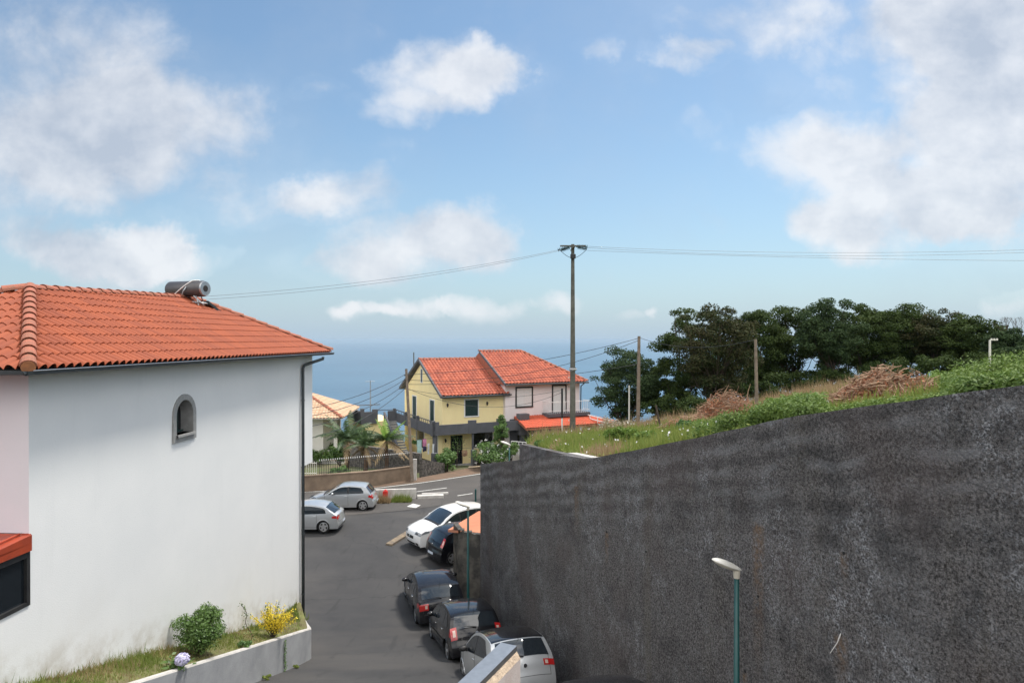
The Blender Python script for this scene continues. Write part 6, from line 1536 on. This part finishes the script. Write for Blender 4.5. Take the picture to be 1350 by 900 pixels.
# low leafy weeds over the front of the plot
rng = np.random.default_rng(5); cs = []; sz = []
for _ in range(26000):
    d = rng.uniform(10, 34); x = XL(d)+.05+abs(rng.normal())*2.2*(d/16); px = 675+900*x/d
    if px > 1350: continue
    if mnoise.noise(Vector((x*.6, d*.45, 2))) < -.12: continue
    cs.append((x, d, G(x, d)+rng.uniform(.0, .16))); sz.append(rng.uniform(.02, .05))
cs = np.array(cs); nn = rng.normal(size=cs.shape)*.5+np.array([0, 0, 1]); nn /= np.linalg.norm(nn, axis=1)[:, None]
o = mesh_np('low_weeds', leaf_arrays(cs, nn, np.array(sz), .6, rng), 4, M['grass']); o['kind'] = 'stuff'; tag(o, 'carpet of low leafy weeds along the edge of the charcoal wall', 'weeds')
cs = cs[rng.random(len(cs)) < .007]; cs[:, 2] += rng.uniform(.1, .3, len(cs)); nn = rng.normal(size=cs.shape); nn /= np.linalg.norm(nn, axis=1)[:, None]
o = mesh_np('wild_flowers', leaf_arrays(cs, nn, np.full(len(cs), .035), .8, rng), 4, M['white_paint']); o['kind'] = 'stuff'; tag(o, 'scattered tiny white wild flowers among the weeds', 'flowers')
M['fern2'] = mat('leafy weed green', (.055,.115,.02), (.18,.26,.05), .9, .7, island=True, trans=.3)
# bracken fronds
def frond(V_, base, az, ln, up, w, rr, n=9, droop=.9):
    pts = []
    for i in range(n+1):
        t = i/n; r_ = ln*t*math.cos(up)+ln*.15*t*t; z = ln*t*math.sin(up)-droop*ln*.45*t*t; pts.append(Vector((base[0]+math.cos(az)*r_, base[1]+math.sin(az)*r_, base[2]+z)))
    sd_ = Vector((-math.sin(az), math.cos(az), 0))
    for i in range(1, n+1):
        t = i/n; lw = w*math.sin(math.pi*min(1, .18+t*.82))+.02; p = pts[i]; q = pts[i-1]; fw = (p-q)*.62
        for s_ in (-1, 1):
            tip = p+sd_*s_*lw+(p-q)*.6-Vector((0, 0, lw*.25)); V_ += [q, q+fw, tip, tip-fw*.45]
V_ = []; rr = random.Random(9)
def bracken_at(x, d, sc):
    z = G(x, d)
    for k in range(rr.randint(5, 8)): frond(V_, (x+rr.uniform(-.1,.1)*sc, d+rr.uniform(-.1,.1)*sc, z-.03), rr.uniform(0, 6.283), rr.uniform(.45, .8)*sc, rr.uniform(.8, 1.35), rr.uniform(.13, .2)*sc, rr)
cnt = 0
while cnt < 900:
    px = rr.uniform(930, 1365); d0 = 7.025/((px-675)/900+.3125); dd = d0 + .35 + abs(rr.gauss(0, 1))*3.2; x = (px-675)/900*dd
    if not in_plot(x-.15, dd): continue
    if abs(px-1165) < 72 and 1.0 < dd-d0 < 9 and rr.random() < .93: continue
    if abs(px-960) < 45 and dd > 18: continue
    if px < 1000 and rr.random() < .4: continue
    bracken_at(x, dd, min(rr.uniform(.45, .95), .034*dd)*(.55 if abs(px-1165) < 85 and dd-d0 < 2 else 1)); cnt += 1
o = mesh_np('bracken', np.array([tuple(v) for v in V_]), 4, M['fern']); o['kind'] = 'stuff'; tag(o, 'bright green bracken growing along the top of the charcoal wall', 'bracken')

_bk = o
def shrub(name, label, cat, loc, w, h, m, seed, nclump=26, per=150, ls=.05, group=None, flowers=None, wy=None, asp=.5, stem=True, low=.5):
    rng = np.random.default_rng(seed); o = empty(name, loc, 0, label, cat, group); cs, rs = [], []
    wy = wy or w
    for i in range(nclump):
        dd = rng.normal(size=3); dd /= np.linalg.norm(dd); q = rng.uniform(.3, .9); r = min(w, h)*rng.uniform(.20, .34)
        p = np.array([dd[0]*q*(w-r*.6), dd[1]*q*(wy-r*.6), h*low+dd[2]*q*(h*low-r*.4)]); cs.append(p); rs.append(r)
    mesh_np('foliage', crown_leaves(rng, np.array(cs), np.array(rs), per, ls, asp, .9), 4, m, o)
    if stem:
        b = MB()
        for k in range(6):
            t = cs[k % len(cs)]; b.tube([(rng.uniform(-.05,.05), rng.uniform(-.05,.05), -.1), tuple(np.array(t)*.5), tuple(t)], [.03*h, .022*h, .008], 5)
        b.build('stems', M['bark'], o)
    if flowers:
        n, fm, fs = flowers; c = np.array(cs)[rng.integers(0, len(cs), n)] + rng.normal(size=(n, 3))*np.mean(rs)*.75; k = 9; c2 = np.repeat(c, k, 0)+rng.normal(size=(n*k, 3))*fs*.5; nn = rng.normal(size=c2.shape); nn /= np.linalg.norm(nn, axis=1)[:, None]
        f = mesh_np('flowers', leaf_arrays(c2, nn, np.full(n*k, fs*.5), .8, rng), 4, fm, o)
    return o
# leafy clumps of mixed height in the bracken belt
rng = np.random.default_rng(44); cs, rs = [], []
while len(cs) < 620:
    px = rng.uniform(900, 1370); d0 = 7.025/((px-675)/900+.3125); dd = d0+.3+abs(rng.normal())*3.4; x = (px-675)/900*dd
    if x < XL(dd)+.15 or (abs(px-1168) < 78 and 1.2 < dd-d0 < 9): continue
    if abs(px-960) < 50 and dd > 18: continue
    sc = (.6+1.1*max(0, mnoise.noise(Vector((x*.5, dd*.4, 21)))+.25))*(1.25 if px > 1180 else 1.0)*(.8 if px < 1000 else 1); r = rng.uniform(.10, .24)*sc
    
    cap = .020*dd+(dd-d0)*.028
    if abs(px-1168) < 90: cap = .012*dd
    if dd-d0 > 9: continue
    r = min(r, cap*.9); cs.append((x, dd, G(x, dd)+min(r*rng.uniform(.3, 1.7), cap))); rs.append(r)
o = mesh_np('leafy_weeds', crown_leaves(rng, np.array(cs), np.array(rs), 90, .030, .45, 1.1), 4, M['fern2']); o['kind'] = 'stuff'; tag(o, 'rough leafy weeds of uneven height above the charcoal wall', 'weeds')
def gz(x, d): return G(x, d)-.05
for (px, d, w, h, mm, lb) in [(822,22.5,.78,.62,'fern','bright green shrub at the wall top below the white railing'),
    (852,21,.45,.45,'fern','small bright green shrub right of the larger one at the wall top'),
    (712,27,.25,.3,'bush','tiny green shrub near the tip of the plot'),
    (905,24,.55,.5,'bush','dark green shrub in front of the pale cut branches'),
    (930,22,.6,.45,'fern','bright green shrub below the rusty heap'),
    (1040,22,1.1,.8,'fern','large green thicket right of the rusty heap'),
    (1085,19,.8,.65,'fern','green thicket just left of the large brush heap'),
    (1245,19,1.0,.85,'fern','tall green thicket right of the large brush heap'),
    (1215,17,.6,.5,'fern','green shrub at the right foot of the large brush heap'),
    (1290,20,.9,.55,'bush','darker green thicket around the white metal post')]:
    x = (px-675)/900*d; shrub('shrub', lb, 'shrub', (x, d, gz(x, d)), w, h, M[mm], int(px), 22, 130, .045 if d < 25 else .06, 'shrubs on the plot')
shrub('shrub', 'low dry greyish shrub at the foot of the tall concrete pole', 'shrub', (5.1, 34.5, gz(5.1,34.5)), 1.3, .95, mat('pale dry leaves', (.42,.38,.30), (.26,.22,.15), 1, .9, island=True), 801, 20, 90, .05)
shrub('shrub', 'tall weeds with pale stalks left of the rusty stake', 'shrub', (6.6, 31, gz(6.6,31)), .8, .5, M['dry'], 802, 16, 90, .05)

# gardens by the houses
def gshrub(px, ybase, d, w, h, mm, lb, **k):
    x = (px-675)/900*d; return shrub('shrub', lb, 'shrub', (x, d, (447-ybase)/900*d), w, h, M[mm], int(px*3+d), **k)
gshrub(590, 624, 50.3, 1.15, 2.0, 'bush', 'dark bushy shrub outside the left gate pillar of the yellow house', nclump=30, per=150, ls=.075)
gshrub(567, 628, 49.6, .4, .6, 'box_leaf', 'small green shrub on the verge left of the dark bush', nclump=10, per=100, ls=.06)
gshrub(648, 616, 51.5, 1.75, 2.0, 'bush', 'leafy bush with white blooms in front of the yellow house wall', nclump=34, per=150, ls=.075, flowers=(60, M['white_paint'], .10))
gshrub(674, 606, 50.5, .95, 1.5, 'box_leaf', 'bright green bush behind the small far street lamp', nclump=20, per=140, ls=.07, flowers=(18, M['white_paint'], .10))
gshrub(661, 592, 52.2, .85, 2.9, 'bush', 'tall narrow climbing shrub against the end of the grey balcony', nclump=40, per=130, ls=.07)
gshrub(445, 632, 45.2, 1.1, .9, 'bush', 'spiky dark green shrub behind the iron fence', nclump=24, per=150, ls=.11, asp=.16)
gshrub(448, 612, 48.5, 1.0, 1.3, 'box_leaf', 'light green shrub beside the cream house balcony', nclump=24, per=130, ls=.08)
gshrub(425, 610, 56, 2.4, 1.6, 'box_leaf', 'wide green hedge under the balustrade balcony', nclump=36, per=130, ls=.10)
gshrub(470, 590, 60, 2.2, 1.8, 'bush', 'dark green shrub between the palms and the terrace', nclump=30, per=130, ls=.10)
gshrub(552, 590, 55.5, .7, .8, 'bush', 'dark shrub in the shade by the stair of the yellow house', nclump=14, per=110, ls=.08)
# a sapling in front of the yellow wall
o = empty('sapling', (-4.25, 52.5, H(-4.2,52.5)), 0, 'thin sparse sapling against the yellow ground floor wall', 'sapling'); b = MB(); rq = random.Random(4)
for k in range(7): a = rq.uniform(0, 6.28); b.tube([(0,0,0), (math.cos(a)*.12, math.sin(a)*.1, 1.2), (math.cos(a)*rq.uniform(.3,.8), math.sin(a)*.3, rq.uniform(1.6,2.3))], [.025,.018,.005], 5)
b.build('stem', M['bark'], o); rng = np.random.default_rng(2); c = rng.normal(size=(260, 3))*np.array([.38,.2,.35])+np.array([0,0,1.75]); nn = rng.normal(size=c.shape); nn /= np.linalg.norm(nn, axis=1)[:, None]
mesh_np('foliage', leaf_arrays(c, nn, rng.uniform(.03,.06,260), .4, rng), 4, M['bush'], o)

# palms
def palm(label, px, ybase, ycrown, d, rad, seed, m, new=False, dead=4):
    x = (px-675)/900*d; z0 = (447-ybase)/900*d; hc_ = (447-ycrown)/900*d-z0; rr = random.Random(seed); o = empty('palm_tree', (x, d, z0), 0, label, 'palm', 'palms in the garden by the road')
    b = MB(); n = 12; b.tube([(0.03*math.sin(i), 0, -.6+(hc_+.6)*i/n) for i in range(n+1)], [.17-.05*i/n+.012*(i % 2) for i in range(n+1)], 9); b.build('trunk', M['palm_trunk'], o)
    b = MB(); b.tube([(0,0,hc_-.3),(0,0,hc_+.25),(0,0,hc_+.6)], [.11,.10,.05], 9); b.build('crownshaft', M['palm_new'] if new else M['palm'], o)
    def fr(az, up, ln, droop, mm):
        V_ = []; n = 26; pts = []
        for i in range(n+1):
            t = i/n; r_ = ln*(t*math.cos(up)+.12*t*t); z = hc_+.35+ln*t*math.sin(up)-droop*ln*t*t*.75; pts.append(Vector((math.cos(az)*r_, math.sin(az)*r_, z)))
        sd_ = Vector((-math.sin(az), math.cos(az), 0))
        for i in range(2, n+1):
            t = i/n; lw = ln*.19*math.sin(math.pi*min(.97, .12+t*.86))**.7; p = pts[i]; fw = pts[i]-pts[i-1]
            for s_ in (-1, 1):
                tip = p+sd_*s_*lw*rr.uniform(.75,1)+fw*1.6-Vector((0, 0, lw*rr.uniform(.35,.75))); mid = p+(tip-p)*.5+Vector((0,0,lw*.10)); hw = fw*.42
                V_ += [p-hw, p+hw, mid+hw, mid-hw, mid-hw, mid+hw, tip+hw*.2, tip-hw*.2]
        f = mesh_np('frond', np.array([tuple(v) for v in V_]), 4, mm, o)
        b = MB(); b.tube(pts[::4]+[pts[-1]], [.03*(1-k/8)+.004 for k in range(len(pts[::4])+1)], 5); b.build('midrib', mm, f)
    for k in range(13): fr(k*2.4+rr.uniform(-.3,.3), rr.uniform(.25, 1.0), rad*rr.uniform(.85,1.1), rr.uniform(.40,.75), m)
    for k in range(4): fr(k*1.6+rr.uniform(-.3,.3), rr.uniform(.95, 1.3), rad*rr.uniform(.8,1.15), rr.uniform(.1,.25), M['palm_new'] if new else m)
    for k in range(dead): fr(rr.uniform(0, 6.28), rr.uniform(-.4, -.1), rad*.8, .7, M['palm_dead'])
palm('left palm with dark spreading fronds, tallest of the three', 458, 622, 585, 48.2, 2.35, 1, M['palm'])
palm('middle palm with lower crown between the two others', 482, 628, 594, 47.2, 1.6, 2, M['palm'], dead=5)
palm('right palm with bright new upright fronds', 509.5, 628, 587, 47.6, 2.0, 3, M['palm'], new=True)

# weeds along the low wall
def tuft(label, x, d, w, h, n, m, seed, z=None, name='grass_tuft', cat='grass tuft', wy=None, bw=.012):
    rng = np.random.default_rng(seed); o = empty(name, (x, d, H(x, d) if z is None else z), 0, label, cat); p = np.stack([rng.uniform(-w, w, n), rng.uniform(-(wy or w*.4), (wy or w*.4), n), np.zeros(n)-.02], 1)
    a = rng.uniform(0, 6.283, n); u = np.stack([np.cos(a), np.sin(a), np.zeros(n)], 1)*bw; hh = rng.uniform(.4, 1, n)[:, None]*h*(1-(np.abs(p[:, 0])/w)[:, None]**3*.5); tip = p+np.array([0,0,1])*hh+rng.normal(size=(n, 3))*hh*.25
    mesh_np('blades', np.stack([p-u, p+u, tip], 1).reshape(-1, 3), 3, m, o); return o
tuft('straw coloured weeds in front of the low pale wall beside the silver car', -7.75, 39.9, .65, .55, 900, M['dry'], 1, bw=.02)
tuft('green weeds in front of the right end of the low pale wall', -6.5, 40.1, .6, .5, 800, M['grass'], 2, bw=.02)

M['dry2'] = mat('brownish dry grass', (.26,.19,.09), (.34,.27,.12), 1.5, .9, island=True, trans=.2)
# planter plants
def PZ(x, d): return planter_z(x, d)
GP, HP = [], []; rr = random.Random(31)
for _ in range(26000):
    d = rr.uniform(7.5, 22.2); xc = (float(np.interp(d, [c[0] for c in CT], [c[1] for c in CT]))-.16) if d < 20.3 else -6.25-(d-20.3)*.42; xw = -8.395+.062*d+.0
    t = rr.random(); x = xc+(xw-xc)*t
    if mnoise.noise(Vector((x*1.3, d*.9, 4))) < -.15 and rr.random() < .75: continue
    lush = .6+1.2*max(0, mnoise.noise(Vector((x*.9, d*.5, 7)))+.2) + (.5 if t > .75 else 0)
    GP.append((x, d, PZ(x, d)-.02)); HP.append(rr.uniform(.03, .10)*lush)
gi = [i for i in range(len(GP)) if mnoise.noise(Vector((GP[i][0]*1.1, GP[i][1]*.8, 11))) > .02 and i % 3]; gs = set(gi)
blades('dry_grass', [GP[i] for i in gi], [HP[i]*.8 for i in gi], .008, M['dry2'], 'dry brownish grass patches in the raised planter', 13, .6)
GP, HP = [GP[i] for i in range(len(GP)) if i not in gs], [HP[i] for i in range(len(HP)) if i not in gs]
blades('planter_grass', GP, HP, .008, M['grass'], 'rough grass covering the raised planter beside the white house', 3, .45)
def on_planter(px, d): x = (px-675)/900*d; return (x, d, PZ(x, d))
lp = on_planter(262, 15.0); q = shrub('shrub', 'rounded glossy green shrub against the white house wall', 'shrub', lp, .70, .92, M['box_leaf'], 61, 64, 150, .028, asp=.55, low=.56)
lp = on_planter(359, 18.2); o = empty('shrub', lp, 0, 'golden yellow leaved shrub at the far end of the planter', 'shrub'); rng = np.random.default_rng(8); b = MB(); allc = []; gr = []
for k in range(44):
    a = rng.uniform(0, 6.283); q = rng.uniform(.05, .60); h = rng.uniform(.40, 1.0)*(1-.35*q); tip = np.array([math.cos(a)*q, math.sin(a)*q*.8, h]); b.tube([(0,0,-.05), tuple(tip*np.array([.4,.4,.5])), tuple(tip)], [.012,.008,.003], 4)
    n = 60; t = rng.uniform(.35, 1.0, n)[:, None]; c = tip*t+rng.normal(size=(n, 3))*.035; (gr if k % 9 == 0 else allc).append(c)
b.build('stems', M['bark'], o)
for nm, lst, mm in (('foliage', allc, M['gold_leaf']), ('green_foliage', gr, M['box_leaf'])):
    c = np.concatenate(lst); nn = rng.normal(size=c.shape)+np.array([0,0,.5]); nn /= np.linalg.norm(nn, axis=1)[:, None]; mesh_np(nm, leaf_arrays(c, nn, rng.uniform(.018,.034,len(c)), .5, rng), 4, mm, o)
lp = Vector(on_planter(240, 13.45)); o = empty('hydrangea', lp, 0, 'single pale lilac hydrangea bloom with leaves at the planter edge', 'hydrangea')
n = 700; dd = rng.normal(size=(n, 3)); dd /= np.linalg.norm(dd, axis=1)[:, None]; c = dd*np.array([.14,.14,.12])*rng.uniform(.85,1.02,n)[:, None]+np.array([.0,-.02,.22])
mesh_np('bloom', leaf_arrays(c, dd+rng.normal(size=(n,3))*.25, rng.uniform(.014,.022,n), .9, rng), 4, mat('lilac petals', (.52,.48,.74), (.70,.68,.82), 14, .8, island=True), o)
n = 120; c = rng.normal(size=(n, 3))*np.array([.13,.13,.05])+np.array([-.12,.05,.12]); nn = rng.normal(size=(n, 3))*.4+np.array([0,0,1]); nn /= np.linalg.norm(nn, axis=1)[:, None]; mesh_np('leaves', leaf_arrays(c, nn, rng.uniform(.04,.07,n), .55, rng), 4, M['box_leaf'], o)
# climbing weed on the wall
o = empty('climbing_weed', on_planter(331, 17.4), 0, 'tall thin climbing weed leaning on the white wall between the shrubs', 'weed'); b = MB(); st_ = [Vector((.05*math.sin(i*1.3)-.028*i, 0, .115*i)) for i in range(9)]; b.tube(st_, [.008]*9, 5); b.build('stem', M['bark'], o)
c = np.array([tuple(p) for p in st_ for _ in range(9)])+rng.normal(size=(81, 3))*.045; nn = rng.normal(size=c.shape); nn /= np.linalg.norm(nn, axis=1)[:, None]; mesh_np('leaves', leaf_arrays(c, nn, rng.uniform(.02,.035,81), .5, rng), 4, M['box_leaf'], o)
lp = on_planter(322, 16.4); shrub('shrub', 'small low green plant below the climbing weed in the planter', 'plant', lp, .22, .2, M['bush'], 66, 10, 60, .04, stem=False)
def kx(d): return float(np.interp(d, [c[0] for c in CT], [c[1] for c in CT]))
o = empty('ivy', (kx(18.4)+.01, 18.4, H(-6,18.4)), 0, 'narrow strand of ivy hanging down the planter kerb', 'ivy'); n = 160; c = np.stack([rng.uniform(.005,.035,n), rng.normal(size=n)*.05, rng.uniform(.0,.85,n)], 1); nn = rng.normal(size=(n,3))*.4+np.array([1,0,.2]); nn /= np.linalg.norm(nn, axis=1)[:, None]; mesh_np('leaves', leaf_arrays(c, nn, rng.uniform(.015,.03,n), .6, rng), 4, M['bush'], o)
for i, (d, lb) in enumerate([(17.0, 'green weed growing at the foot of the planter kerb, nearest the camera'), (18.9, 'small weed at the foot of the planter kerb below the golden shrub')]):
    shrub('weed', lb, 'weed', (kx(d)+.12, d, H(kx(d), d)), .16 if i == 0 else .1, .13, M['grass'], 70+i, 7, 50, .03, stem=False)
tuft('tuft of tall grass at the house corner end of the planter', -6.75, 21.5, .22, .4, 200, M['grass'], 5, z=-8.95, wy=.35)
tuft('tall thin dry grass stalks by the white wall near the left edge', -7.25, 12.6, .3, .42, 70, M['dry'], 6, z=PZ(-7.25, 12.6), wy=.2, bw=.005)
